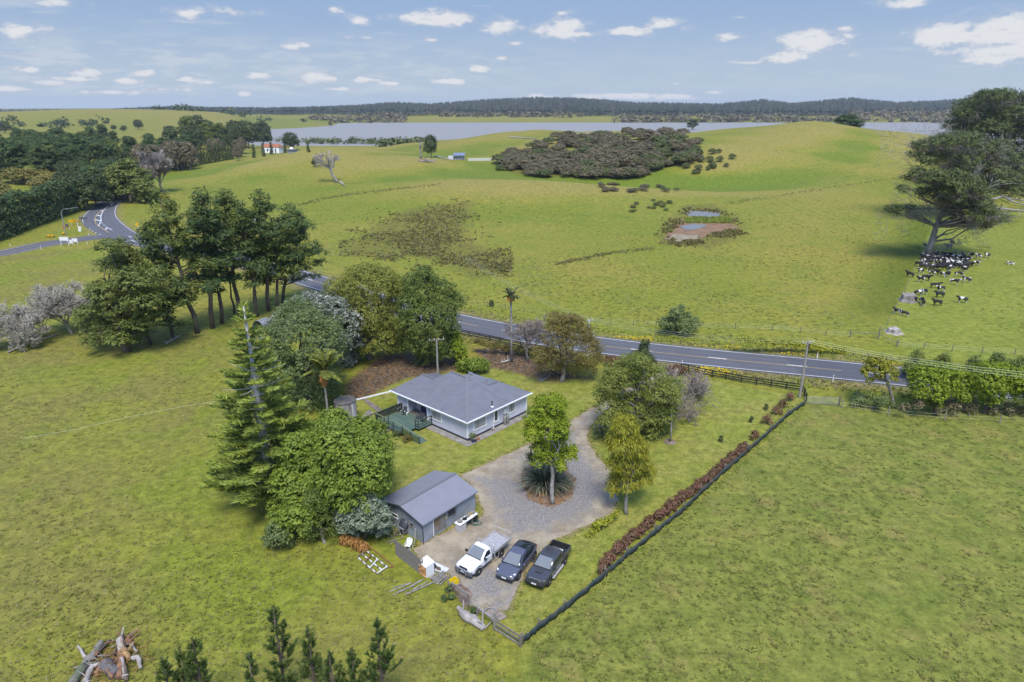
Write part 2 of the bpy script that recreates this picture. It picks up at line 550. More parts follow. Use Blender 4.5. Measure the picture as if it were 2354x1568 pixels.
POCK = Gs([(-300, 620), (250, 565), (250, 640), (600, 790), (640, 1190), (900, 1330), (1150, 1460), (1190, 1760), (-700, 1760)])
STRIPE = Gs([(1680, 450), (1830, 405), (2060, 395), (2045, 520), (1960, 560), (1740, 540)])
DRIVE_PX = [(1545, 842), (1450, 890), (1365, 937), (1290, 982), (1215, 1022), (1140, 1058), (1062, 1092), (1088, 1125), (1100, 1150),
            (1115, 1180), (1092, 1200), (1060, 1205), (950, 1262), (962, 1282), (1035, 1322), (1045, 1348), (1075, 1385), (1110, 1405),
            (1168, 1405), (1192, 1338), (1222, 1292), (1262, 1248), (1332, 1214), (1402, 1186), (1420, 1150), (1402, 1088),
            (1366, 1040), (1348, 1008), (1352, 985), (1392, 942), (1500, 872), (1580, 846)]
DRIVE = Gs(DRIVE_PX)
ISLAND = Gs([(1200, 1082), (1198, 1110), (1215, 1148), (1268, 1170), (1312, 1146), (1322, 1104), (1296, 1068), (1240, 1058)])
def build_terrain():
    na, nr = 430, 470
    az = np.linspace(R(-63), R(63), na)
    rr = np.concatenate([[6, 14, 22], np.geomspace(27, 7000, nr - 3)])
    A, D = np.meshgrid(az, rr)
    X = (D * np.sin(A)).ravel(); Y = (D * np.cos(A)).ravel()
    Z = hgt(X, Y)
    # the road bench and the pond hollow
    i = np.arange(nr - 1)[:, None] * na + np.arange(na - 1)[None, :]
    Fc = np.stack([i, i + 1, i + na + 1, i + na], -1).reshape(-1, 4)[:, ::-1]
    near = Y < 420
    def sd(poly, ext=30.0):
        o = np.full(X.shape, -ext)
        o[near] = np.clip(sdist(poly, X[near], Y[near]), -ext, ext)
        return o
    at = {'lawn': sd(LAWN), 'paddock': sd(PADDOCK), 'rush': sd(RUSH), 'grazed': sd(GRAZED), 'pock': sd(POCK), 'stripe': sd(STRIPE)}
    at['mulch'] = np.maximum.reduce([sd(m) for m in MULCH])
    at['drive'] = sd(DRIVE)
    rd = np.full(X.shape, 60.0)
    rd[near] = np.minimum(ldist(ROAD[::2], X[near], Y[near]), ldist(SIDE[::2], X[near], Y[near]) + .6)
    at['road'] = rd
    at['rush'] = np.maximum(at['rush'], sd(Gs([(1500, 560), (1520, 515), (1560, 470), (1650, 465), (1720, 510), (1725, 545), (1640, 575)])) - 2.5)
    at['rush'] = np.maximum(at['rush'], sd(Gs([(1140, 384), (1165, 362), (1215, 344), (1290, 322), (1360, 312), (1420, 310), (1500, 311), (1595, 309), (1606, 370), (1500, 396), (1470, 409), (1420, 413), (1340, 410), (1250, 409), (1170, 400)])) - 3)
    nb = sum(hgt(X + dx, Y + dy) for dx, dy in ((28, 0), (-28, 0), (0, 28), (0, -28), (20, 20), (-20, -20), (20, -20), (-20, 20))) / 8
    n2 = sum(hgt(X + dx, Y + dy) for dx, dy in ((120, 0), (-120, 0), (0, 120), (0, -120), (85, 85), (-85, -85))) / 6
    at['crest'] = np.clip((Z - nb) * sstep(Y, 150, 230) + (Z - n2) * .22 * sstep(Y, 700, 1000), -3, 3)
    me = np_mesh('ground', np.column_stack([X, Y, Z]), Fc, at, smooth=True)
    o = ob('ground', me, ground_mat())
    tag(o, kind='structure')
    o['label'] = 'rolling green pasture with mown lawn and paddocks'
    return o
def ground_mat():
    m = bpy.data.materials.new('pasture')
    m.use_nodes = True
    t = NT(m.node_tree)
    out = t.n('ShaderNodeOutputMaterial')
    b = t.n('ShaderNodeBsdfPrincipled')
    b.inputs['Roughness'].default_value = 0.85
    b.inputs['Specular IOR Level'].default_value = 0.12
    P = t.n('ShaderNodeNewGeometry').outputs['Position']
    sep = t.n('ShaderNodeSeparateXYZ'); t.set(sep.inputs[0], P)
    Y = sep.outputs[1]
    big = t.noise(P, 0.018, 4, 0.6)
    mid = t.noise(P, 0.11, 4, 0.62)
    sm = t.noise(P, 0.7, 4, 0.66)
    fine = t.noise(P, 3.6, 3, 0.7)
    jag = t.m('MULTIPLY', t.m('SUBTRACT', sm, 0.5), 3.0)
    # open pasture: fresh green, ochre where it thins
    c = t.mix(t.ss(big, 0.36, 0.66), (0.150, 0.160, 0.026), (0.200, 0.176, 0.042))
    c = t.mix(t.m('MULTIPLY', t.ss(mid, 0.46, 0.7), 0.65), c, (0.108, 0.145, 0.020))
    c = t.mix(t.m('MULTIPLY', t.ss(sm, 0.55, 0.8), 0.4), c, (0.205, 0.188, 0.055))
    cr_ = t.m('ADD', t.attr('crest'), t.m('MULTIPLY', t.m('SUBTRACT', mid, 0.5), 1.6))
    c = t.mix(t.ss(cr_, 0.0, 0.8, 0.0, 0.85), c, (0.215, 0.180, 0.062))  # drier crests, with relief shading also put into the colour
    c = t.mix(t.ss(cr_, -0.08, -0.75, 0.0, 0.85), c, (0.098, 0.140, 0.018))  # greener hollows, darkened so the colour itself carries relief shading
    far = t.ss(Y, 300, 620)
    c = t.mix(t.m('MULTIPLY', far, t.ss(mid, 0.36, 0.62, 0.2, 0.75)), c, (0.165, 0.150, 0.040))
    tus = t.ss(t.noise(P, 0.30, 5, 0.75), 0.60, 0.70)
    c = t.mix(t.m('MULTIPLY', tus, 0.42), c, (0.058, 0.082, 0.016))
    # left meadow pocked by hooves and tussocks
    pk = t.ss(t.m('ADD', t.attr('pock'), t.m('MULTIPLY', jag, 2.0)), -3, 5)
    cp = t.mix(t.ss(mid, 0.32, 0.64), (0.168, 0.168, 0.034), (0.150, 0.132, 0.048))
    cp = t.mix(t.ss(t.noise(P, 0.055, 4, 0.6), 0.45, 0.62), cp, (0.145, 0.165, 0.026))
    hoof = t.m('MULTIPLY', t.ss(t.noise(P, 1.5, 4, 0.7), 0.53, 0.64), t.ss(t.noise(P, 0.05, 3, 0.6), 0.36, 0.6, 0.15, 0.8))
    cp = t.mix(t.m('MULTIPLY', hoof, 0.5), cp, (0.070, 0.078, 0.024))
    c = t.mix(pk, c, cp)
    # right paddock: rank grass, rusty seed heads
    pd = t.ss(t.m('ADD', t.attr('paddock'), t.m('MULTIPLY', jag, 0.5)), -1.2, 1.2)
    cq = t.mix(t.ss(t.noise(P, 0.22, 5, 0.62), 0.36, 0.66), (0.150, 0.152, 0.042), (0.112, 0.132, 0.032))
    cq = t.mix(t.m('MULTIPLY', t.ss(t.noise(t.v('ADD', P, (31, 7, 0)), 0.26, 5, 0.66), 0.50, 0.70), 0.6), cq, (0.165, 0.128, 0.058))
    cq = t.mix(t.m('MULTIPLY', t.ss(t.noise(t.v('ADD', P, (11, 57, 0)), 0.6, 4, 0.7), 0.56, 0.74), 0.35), cq, (0.078, 0.108, 0.022))
    c = t.mix(pd, c, cq)
    # grazed short on the far right
    gz = t.ss(t.m('ADD', t.attr('grazed'), t.m('MULTIPLY', jag, 0.5)), -1.5, 1.5)
    cg = t.mix(t.ss(mid, 0.35, 0.65), (0.172, 0.185, 0.040), (0.145, 0.168, 0.032))
    cg = t.mix(t.m('MULTIPLY', tus, 0.4), cg, (0.085, 0.112, 0.020))
    c = t.mix(gz, c, cg)
    band = t.m('MULTIPLY', t.ss(t.m('ADD', t.attr('grazed'), jag), -13.0, -2.5), t.ss(t.m('ADD', t.attr('grazed'), jag), 0.5, -1.0))
    c = t.mix(t.m('MULTIPLY', t.m('MULTIPLY', band, t.ss(Y, 112, 125)), 0.75), c, (0.072, 0.098, 0.012))
    # mown lawn
    lw = t.ss(t.m('ADD', t.attr('lawn'), t.m('MULTIPLY', jag, 0.3)), -0.6, 0.6)
    cl = t.mix(t.ss(t.noise(P, 0.16, 4, 0.6), 0.35, 0.66), (0.168, 0.180, 0.040), (0.205, 0.190, 0.060))
    mow = t.n('ShaderNodeTexWave', _wave_type='BANDS', _bands_direction='X')
    t.set(mow.inputs['Vector'], t.v('MULTIPLY', t.comb(t.m('MULTIPLY_ADD', sep.outputs[0], 0.82, t.m('MULTIPLY', Y, -0.57)), Y), (1, 0, 0)))
    mow.inputs['Scale'].default_value = 0.28
    mow.inputs['Distortion'].default_value = 3.0
    mow.inputs['Detail Scale'].default_value = 0.6
    cl = t.mix(t.m('MULTIPLY', mow.outputs['Fac'], 0.22), cl, (0.110, 0.145, 0.024))
    cl = t.mix(t.m('MULTIPLY', t.ss(t.noise(P, 0.5, 4, 0.65), 0.56, 0.72), 0.6), cl, (0.222, 0.196, 0.082))
    c = t.mix(lw, c, cl)
    # contour terracettes on the right-hand hill
    sp = t.m('MULTIPLY', t.ss(t.attr('stripe'), 0, 18), 0.42)
    wv = t.n('ShaderNodeTexWave', _wave_type='BANDS', _bands_direction='X')
    t.set(wv.inputs['Vector'], P)
    wv.inputs['Scale'].default_value = 0.075
    wv.inputs['Distortion'].default_value = 7.0
    wv.inputs['Detail'].default_value = 2.0
    wv.inputs['Detail Scale'].default_value = 0.12
    c = t.mix(t.m('MULTIPLY', sp, t.ss(wv.outputs['Fac'], 0.25, 0.85)), c, (0.200, 0.175, 0.060))
    # reed swamp
    rs = t.ss(t.m('ADD', t.attr('rush'), t.m('MULTIPLY', jag, 3.0)), -3.5, 2.0)
    cr = t.mix(t.ss(t.noise(P, 0.35, 5, 0.7), 0.38, 0.62), (0.105, 0.080, 0.032), (0.120, 0.118, 0.030))
    c = t.mix(t.m('MULTIPLY', rs, 0.68), c, cr)
    # road verge: bleached grass and clay
    rdv = t.attr('road')
    vg = t.m('MULTIPLY', t.ss(t.m('ADD', rdv, t.m('MULTIPLY', jag, 1.1)), 7.6, 5.6), t.ss(mid, 0.3, 0.6, 0.35, 1.0))
    c = t.mix(t.m('MULTIPLY', vg, 0.8), c, t.mix(t.ss(sm, 0.4, 0.62), (0.205, 0.165, 0.098), (0.130, 0.120, 0.040)))
    c = t.mix(t.ss(t.m('ADD', rdv, t.m('MULTIPLY', jag, 0.4)), 4.9, 4.3), c, (0.125, 0.112, 0.090))
    c = t.mix(1.0, c, (1.05, 1.08, 0.86), 'MULTIPLY')
    # leaf litter under the trees, dust beside the drive
    ml = t.ss(t.m('ADD', t.attr('mulch'), jag), -0.7, 0.9)
    cm = t.mix(t.ss(t.noise(P, 2.2, 4, 0.7), 0.40, 0.62), (0.058, 0.043, 0.033), (0.140, 0.108, 0.082))
    c = t.mix(ml, c, cm)
    dv = t.ss(t.m('ADD', t.attr('drive'), t.m('MULTIPLY', jag, 0.55)), -0.75, 0.15)
    c = t.mix(t.m('MULTIPLY', dv, 0.85), c, (0.225, 0.170, 0.105))
    # grass grain, at every size
    gn = t.noise(P, 0.85, 9, 0.84)
    c = t.mix(1.0, c, t.mix(t.ss(gn, 0.34, 0.66), (0.60, 0.63, 0.52), (1.36, 1.31, 1.18)), 'MULTIPLY')
    c = t.mix(t.m('MULTIPLY', pd, 0.75), c, t.mix(1.0, c, (1.06, 1.05, 1.05), 'MULTIPLY'))
    c = t.mix(t.ss(fine, 0.30, 0.72, 0.0, 0.45), c, t.mix(1.0, c, (1.45, 1.36, 1.5), 'MULTIPLY'))
    c = t.mix(t.m('MULTIPLY', t.ss(t.noise(P, 6.5, 2, 0.7), 0.52, 0.75), 0.42), c, t.mix(1.0, c, (0.50, 0.58, 0.5), 'MULTIPLY'))
    t.set(b.inputs['Base Color'], c)
    bp = t.n('ShaderNodeBump')
    bp.inputs['Strength'].default_value = 0.55
    bp.inputs['Distance'].default_value = 0.25
    t.set(bp.inputs['Height'], t.m('ADD', t.m('MULTIPLY', sm, 1.2), t.m('MULTIPLY', fine, 0.5)))
    t.set(b.inputs['Normal'], bp.outputs[0])
    t.set(out.inputs['Surface'], b.outputs[0])
    return m
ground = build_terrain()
# ---- water
def water_mat(name, col, wave, rough, bump):
    m = bpy.data.materials.new(name)
    m.use_nodes = True
    t = NT(m.node_tree)
    out = t.n('ShaderNodeOutputMaterial')
    b = t.n('ShaderNodeBsdfPrincipled')
    P = t.n('ShaderNodeNewGeometry').outputs['Position']
    t.set(b.inputs['Base Color'], t.mix(t.noise(t.v('MULTIPLY', P, (0.012, 0.03, 1)), 1.0, 4), col, tuple(c * 1.25 for c in col)))
    b.inputs['Roughness'].default_value = rough
    b.inputs['IOR'].default_value = 1.33
    bp = t.n('ShaderNodeBump')
    bp.inputs['Strength'].default_value = bump
    bp.inputs['Distance'].default_value = 0.6
    t.set(bp.inputs['Height'], t.noise(t.v('MULTIPLY', P, (0.5, 1.0, 1)), wave, 4, 0.6))
    t.set(b.inputs['Normal'], bp.outputs[0])
    t.set(out.inputs['Surface'], b.outputs[0])
    return m
lk = MB().add([(-760, 640, -6), (1700, 640, -6), (1700, 1980, -6), (-760, 1980, -6)], [(0, 1, 2, 3)])
lake = lk.build('lake', water_mat('lake_water', (0.215, 0.205, 0.185), 0.25, 0.55, 0.9))
tag(lake, 'grey lake ruffled by wind behind the hills', kind='structure')
# ---- sealed roads
def asphalt():
    m = bpy.data.materials.new('asphalt')
    m.use_nodes = True
    t = NT(m.node_tree)
    out = t.n('ShaderNodeOutputMaterial')
    b = t.n('ShaderNodeBsdfPrincipled')
    P = t.n('ShaderNodeNewGeometry').outputs['Position']
    sx = t.n('ShaderNodeSeparateXYZ'); t.set(sx.inputs[0], P)
    c = t.mix(t.noise(P, 0.35, 5, 0.7), (0.074, 0.072, 0.079), (0.115, 0.112, 0.120))
    seal = t.ss(sx.outputs[0], 41.8, 42.2)             # where a newer seal begins
    c = t.mix(t.m('MULTIPLY', seal, 0.45), c, (0.048, 0.048, 0.058))
    w = t.n('ShaderNodeAttribute', _attribute_name='across').outputs['Fac']
    tr = t.m('ABSOLUTE', t.m('SUBTRACT', t.m('ABSOLUTE', w), 1.75))
    c = t.mix(t.m('MULTIPLY', t.ss(t.m('ABSOLUTE', t.m('SUBTRACT', tr, 0.78)), 0.5, 0.0), 0.30), c, (0.045, 0.045, 0.052))
    c = t.mix(t.m('MULTIPLY', t.ss(t.noise(P, 7.0, 2, 0.7), 0.45, 0.7), 0.35), c, (0.125, 0.123, 0.128))
    t.set(b.inputs['Base Color'], c)
    b.inputs['Roughness'].default_value = 0.8
    t.set(out.inputs['Surface'], b.outputs[0])
    return m
ASPH = asphalt()
WHITE_LINE = mat('road_paint_white', (0.62, 0.62, 0.60), 0.7, var=0.25, scale=1.4)
YELLOW_LINE = mat('road_paint_yellow', (0.46, 0.31, 0.10), 0.7, var=0.25, scale=1.4)
def road_mesh(name, line, ws, dz, cols=8):
    n = len(line)
    vs, ac = [], []
    for i, p in enumerate(line):
        d = (line[min(i + 1, n - 1)] - line[max(i - 1, 0)]).normalized()
        nr = Vector((-d.y, d.x, 0))
        for k in range(cols + 1):
            w = ws[i] * (2 * k / cols - 1)
            q = p + nr * w
            vs.append((q.x, q.y, float(hgt(p.x, p.y)) + dz)); ac.append(w)
    i = np.arange(n - 1)[:, None] * (cols + 1) + np.arange(cols)[None, :]
    fc = np.stack([i, i + 1, i + cols + 2, i + cols + 1], -1).reshape(-1, 4)
    return np_mesh(name, np.array(vs), fc, {'across': np.array(ac)})
highway = ob('highway', road_mesh('highway', ROAD, RW, .06), ASPH)
tag(highway, 'two lane sealed road curving across the pasture', kind='structure')
side_road = ob('side_road', road_mesh('side_road', SIDE, [3.6] * len(SIDE), .048), ASPH)
tag(side_road, 'narrower sealed road joining the bend', kind='structure')
def sub(line, a, b):
    """stretch of a line between two arc lengths"""
    out, s = [], 0.0
    for i in range(len(line) - 1):
        L = (line[i + 1] - line[i]).length
        for k in range(4):
            q = s + L * k / 4
            if a <= q <= b:
                out.append(line[i].lerp(line[i + 1], k / 4))
        s += L
    return out
def nearest_len(line, p):
    s, best, bs = 0, 1e9, 0
    for i in range(len(line) - 1):
        d = (line[i].xy - p.xy).length
        if d < best:
            best, bs = d, s
        s += (line[i + 1] - line[i]).length
    return bs
jl = nearest_len(ROAD, G(250, 540))
far_off = [w - .28 for w in RW]
ribbon(ROAD, [-w for w in far_off], [-w + .16 for w in far_off], .066, 'edge_line', WHITE_LINE, highway)
i0 = min(range(nR), key=lambda i: (ROAD[i].xy - G(300, 556).xy).length)
i1 = min(range(nR), key=lambda i: (ROAD[i].xy - G(212, 512).xy).length)
for lo, hi in ((0, i0), (i1, nR)):
    seg = ROAD[lo:hi]
    fo = far_off[lo:hi]
    ribbon(seg, [w - .16 for w in fo], fo, .066, 'edge_line', WHITE_LINE, highway)
ribbon(SIDE[:-7], 3.2, 3.35, .054, 'edge_line', WHITE_LINE, side_road)
ribbon(SIDE[:-5], -3.35, -3.2, .054, 'edge_line', WHITE_LINE, side_road)
ribbon(SIDE[:-3], -.08, .08, .054, 'centre_line', YELLOW_LINE, side_road)
L0 = nearest_len(ROAD, G(1385, 795))
for a, b in ((26, 64), (84, jl - 44)):
    ribbon(sub(ROAD, a, b), .10, .24, .066, 'centre_line', YELLOW_LINE, highway)
s = 19.0
while s < jl - 40:
    q = sub(ROAD, s, s + 3.6)
    if len(q) > 1:
        ribbon(q, -.16, .06, .066, 'lane_dash', WHITE_LINE, highway)
    s += 11.6
def paint(pts, w, name, m, dz=.070):
    P = [G(*p) for p in pts]
    mb = MB()
    for a, b in zip(P[:-1], P[1:]):
        d = (b - a).normalized()
        nr = Vector((-d.y, d.x, 0)) * w / 2
        a2, b2 = a - d * w * .3, b + d * w * .3
        mb.add([(q.x, q.y, float(hgt(q.x, q.y)) + dz) for q in (a2 - nr, b2 - nr, b2 + nr, a2 + nr)], [(0, 1, 2, 3)])
        dz += .0008
    return mb.build(name, m, highway)
LC = [C8(*p) for p in ((1655, 435), (1560, 492), (1470, 545), (1390, 600), (1330, 660), (1305, 720), (1320, 780), (1360, 815))]
RC = [C8(*p) for p in ((1655, 435), (1565, 490), (1485, 545), (1415, 610), (1387, 680), (1392, 740), (1355, 815))]
paint(LC, .22, 'median_line', YELLOW_LINE)
paint(RC, .30, 'median_line', WHITE_LINE, .074)
paint([C8(1360, 815), C8(1430, 862), C8(1500, 905)], .22, 'median_line', YELLOW_LINE, .078)
for a, b in (((1462, 552), (1490, 545)), ((1392, 602), (1420, 606)), ((1333, 662), (1388, 676)), ((1310, 726), (1388, 744))):
    paint([C8(*a), C8(*b)], .75, 'hatch_bar', WHITE_LINE, .084)
paint([C8(1455, 825), C8(1545, 868)], .28, 'turn_line', WHITE_LINE)
paint([C8(1442, 858), C8(1462, 842), C8(1458, 866), C8(1478, 850)], .2, 'turn_arrow', WHITE_LINE)
paint([C8(1205, 885), C8(1330, 950)], .22, 'give_way_line', YELLOW_LINE)
for x, y in ((1235, 858), (1272, 882), (1318, 906), (1372, 930), (1405, 772), (1432, 800)):
    paint([C8(x - 5, y - 3), C8(x + 5, y + 3)], .35, 'dash', WHITE_LINE)
for x, y, x2, y2 in ((1770, 955, 1810, 968), (1800, 1008, 1862, 1028), (1930, 1040, 1975, 1050)):
    paint([C8(x, y), C8(x2, y2)], .34, 'lane_dash', WHITE_LINE)
# ---- the drive, its turning island and beds
def gravel_mat():
    m = bpy.data.materials.new('gravel')
    m.use_nodes = True
    t = NT(m.node_tree)
    out = t.n('ShaderNodeOutputMaterial')
    b = t.n('ShaderNodeBsdfPrincipled')
    P = t.n('ShaderNodeNewGeometry').outputs['Position']
    sm = t.noise(P, 0.75, 5, 0.68)
    fi = t.noise(P, 4.5, 3, 0.75)
    jag = t.m('MULTIPLY', t.m('SUBTRACT', sm, 0.5), 3.2)
    grey = t.mix(t.ss(fi, 0.3, 0.7), (0.150, 0.136, 0.124), (0.262, 0.240, 0.220))
    tan = t.mix(t.ss(t.noise(P, 0.5, 7, 0.72), 0.36, 0.64), (0.355, 0.300, 0.212), (0.228, 0.185, 0.128))
    f = t.ss(t.m('ADD', t.attr('dirt'), jag), -0.6, 0.8)
    c = t.mix(f, grey, tan)
    c = t.mix(t.m('MULTIPLY', t.ss(t.noise(t.v('ADD', P, (5, 9, 0)), 0.45, 4, 0.6), 0.55, 0.72), 0.45), c, (0.215, 0.140, 0.088))
    c = t.mix(t.m('MULTIPLY', t.ss(t.noise(P, 9.0, 2, 0.8), 0.60, 0.72), 0.6), c, (0.40, 0.375, 0.34))
    c = t.mix(t.m('MULTIPLY', t.ss(t.noise(t.v('ADD', P, (2, 3, 0)), 7.0, 2, 0.8), 0.58, 0.72), 0.55), c, (0.08, 0.070, 0.062))
    t.set(b.inputs['Base Color'], c)
    b.inputs['Roughness'].default_value = 0.95
    b.inputs['Specular IOR Level'].default_value = 0.15
    bp = t.n('ShaderNodeBump')
    bp.inputs['Strength'].default_value = 0.5
    bp.inputs['Distance'].default_value = 0.06
    t.set(bp.inputs['Height'], fi)
    t.set(b.inputs['Normal'], bp.outputs[0])
    t.set(out.inputs['Surface'], b.outputs[0])
    return m
dp = rough_poly(DRIVE, .35, .35, .7, 3)
dv, df = drape(dp, .8, .025)
dsd = sdist(DRIVE, dv[:, 0], dv[:, 1])
dirt = 1.0 - dsd / 1.5
for px, py, r in ((1030, 1240, 4.6), (1000, 1275, 2.2), (1085, 1215, 2.6), (1150, 1270, 2.2), (1230, 1243, 1.6), (1300, 1220, 1.4),
                  (1060, 1250, 3.4), (1120, 1235, 2.4), (1390, 1160, 1.2), (1300, 980, 1.6), (1120, 1078, 1.6), (1200, 1075, 2.2),
                  (1205, 1280, 1.5), (1160, 1390, 1.1)):
    g = G(px, py)
    dirt = np.maximum(dirt, 1.4 - 1.2 * np.hypot(dv[:, 0] - g.x, dv[:, 1] - g.y) / r)
dirt = np.where(dv[:, 1] < G(1100, 1320).y, np.minimum(dirt, .1), dirt)
driveway = ob('driveway', np_mesh('driveway', dv, df, {'dirt': dirt}), gravel_mat())
tag(driveway, 'grey gravel drive looping round a planted island', kind='structure')
BARK_MULCH = mat('bark_mulch', (0.125, 0.082, 0.060), 0.95, scale=1.3, col2=(0.215, 0.165, 0.125), bump=.6, bscale=9)
iv, ifc = drape(rough_poly(ISLAND, .3, .35, .8, 9), .8, .045)
tag(ob('island_bed', np_mesh('island_bed', iv, ifc), BARK_MULCH), 'round reddish bark bed inside the gravel loop', kind='structure')
bv, bf = drape(rough_poly(Gs([(1030, 1332), (1050, 1330), (1085, 1358), (1082, 1392), (1110, 1400), (1100, 1412), (1060, 1385)]), .3, .3, .9, 4), .7, .038)
tag(ob('bark_bed', np_mesh('bark_bed', bv, bf), BARK_MULCH), 'strewn bark beside the yard corner', kind='structure')
# ---- pond in the hollow
MUD = mat('pond_mud', (0.190, 0.112, 0.062), 0.95, scale=.35, col2=(0.235, 0.155, 0.098), bump=.3, spec=.1)
PONDW = water_mat('pond_water', (0.15, 0.15, 0.145), 1.2, 0.4, 0.2)
mv, mf = drape(rough_poly(Gs([(1528, 550), (1545, 525), (1575, 503), (1640, 495), (1668, 500), (1690, 520), (1690, 533), (1645, 538), (1605, 552), (1560, 558)]), 1.0, 2.4, .16, 2), 2.0, .10)
tag(ob('mud_flat', np_mesh('mud_flat', mv, mf), MUD), 'bare red brown mud round the pond', kind='structure')
PALE_MUD = mat('pale_mud', (0.29, 0.245, 0.165), 0.95, spec=.1, var=.3, scale=.4)
mv, mf = drape(rough_poly(Gs([(1534, 551), (1550, 540), (1600, 542), (1606, 550), (1565, 557)]), 1.0, 1.4, .3, 6), 2.0, .14)
tag(ob('dried_mud', np_mesh('dried_mud', mv, mf), PALE_MUD), 'pale dried mud at the near end of the pond', kind='structure')
for k, pl in enumerate(([(1574, 493), (1590, 486), (1650, 489), (1657, 497), (1622, 501), (1585, 500)],
                        [(1566, 522), (1590, 515), (1624, 519), (1606, 528), (1572, 529)])):
    mv, mf = drape(rough_poly(Gs(pl), 1.0, 1.3, .3, k), 2.0, .18)
    tag(ob('pond', np_mesh('pond', mv, mf), PONDW), ['open water at the far end of the muddy pond', 'small pool in the middle of the muddy pond'][k], kind='structure')
# ================================================================== PLANTS
def unit(v):
    return v / np.maximum(np.linalg.norm(v, axis=1, keepdims=True), 1e-9)
def leaf_cards(C, N, size, wid, tint, rng, along=None):
    """rhombic leaf faces: centres, normals, half-lengths, half-widths"""
    n = len(C)
    a = rng.normal(size=(n, 3)) if along is None else along + rng.normal(size=(n, 3)) * .25
    t1 = unit(np.cross(N, a)) if along is None else unit(a - N * np.sum(a * N, 1, keepdims=True))
    t2 = np.cross(N, t1)
    s = size[:, None]; w = wid[:, None]
    V = np.empty((n, 4, 3))
    V[:, 0] = C - t1 * s; V[:, 1] = C + t2 * w; V[:, 2] = C + t1 * s; V[:, 3] = C - t2 * w
    F = np.arange(4 * n).reshape(n, 4)
    return V.reshape(-1, 3), F, np.repeat(tint, 4)
def foliage(lobes, leaf=.22, wid=.5, clump=.5, dens=1.0, per=9, flat=.8, up=.5, rng=RNG, inner=.55, bottom=-.55, along=None,
            drop=.78, spread=1.0):
    """leaf faces gathered in clumps over a set of lobes (x,y,z,rx,ry,rz)"""
    L = np.asarray(lobes, float)
    if L.shape[1] == 4:
        L = np.column_stack([L, L[:, 3], L[:, 3]])
    area = 4 * PI * ((L[:, 3] * L[:, 4]) ** 1.6 + (L[:, 3] * L[:, 5]) ** 1.6 + (L[:, 4] * L[:, 5]) ** 1.6) ** (1 / 1.6) / 3 ** (1 / 1.6)
    cnt = np.maximum(6, (area * dens / (clump ** 2 * 2.2)).astype(int))
    li = np.repeat(np.arange(len(L)), cnt)
    d = unit(rng.normal(size=(len(li), 3)))
    k = d[:, 2] < bottom
    d[k, 2] *= -1
    r = 1 - (1 - inner) * rng.random(len(li)) ** 2.2
    r *= 1 + .16 * rng.normal(size=len(li)) * .6
    P = L[li, :3] + d * L[li, 3:6] * r[:, None]
    keep = np.ones(len(P), bool)
    for j in range(len(L)):
        q = np.linalg.norm((P - L[j, :3]) / L[j, 3:6], axis=1)
        keep &= (q > drop) | (li == j) | (rng.random(len(P)) < .12)
    P, d = P[keep], d[keep]
    ct = rng.random(len(P))
    m = len(P)
    ci = np.repeat(np.arange(m), per)
    off = rng.normal(size=(m * per, 3)) * clump * .5
    off[:, 2] *= flat
    C = P[ci] + off
    N = unit(d[ci] * .7 + unit(off + 1e-6) * .55 + np.array([0, 0, up]) + rng.normal(size=C.shape) * .42)
    sz = leaf * (.65 + .7 * rng.random(len(C)))
    tint = np.clip(.5 * ct[ci] + .5 * rng.random(len(C)), 0, 1)
    al = None
    if along is not None:
        al = np.tile(np.array(along, float), (len(C), 1)) + d[ci] * .4
    return leaf_cards(C, N, sz, sz * wid, tint, rng, al)
def leaf_mesh(name, sets):
    V, F, T, n = [], [], [], 0
    for v, f, t in sets:
        V.append(v); F.append(f + n); T.append(t); n += len(v)
    return np_mesh(name, np.concatenate(V), np.concatenate(F), {'tint': np.concatenate(T)})
def wobble(a, b, n=5, amp=.06, rng=random):
    a, b = Vector(a), Vector(b)
    L = (b - a).length
    return [a.lerp(b, i / n) + (Vector((rng.uniform(-1, 1), rng.uniform(-1, 1), rng.uniform(-.4, .4))) * amp * L if 0 < i < n else Vector())
            for i in range(n + 1)]
BARK = mat('bark', (0.135, 0.105, 0.080), .9, scale=2.0, col2=(0.085, 0.066, 0.052), bump=.6, stretch=(1, 1, .3))
BARK_GREY = mat('bark_grey', (0.270, 0.250, 0.225), .9, scale=2.5, col2=(0.165, 0.145, 0.125), bump=.5, stretch=(1, 1, .35))
BARK_PALE = mat('bark_pale', (0.330, 0.305, 0.275), .9, scale=2.0, col2=(0.215, 0.190, 0.170), bump=.4)
TWIG = mat('twig_grey', (0.255, 0.215, 0.185), .9, scale=3, col2=(0.180, 0.148, 0.125))
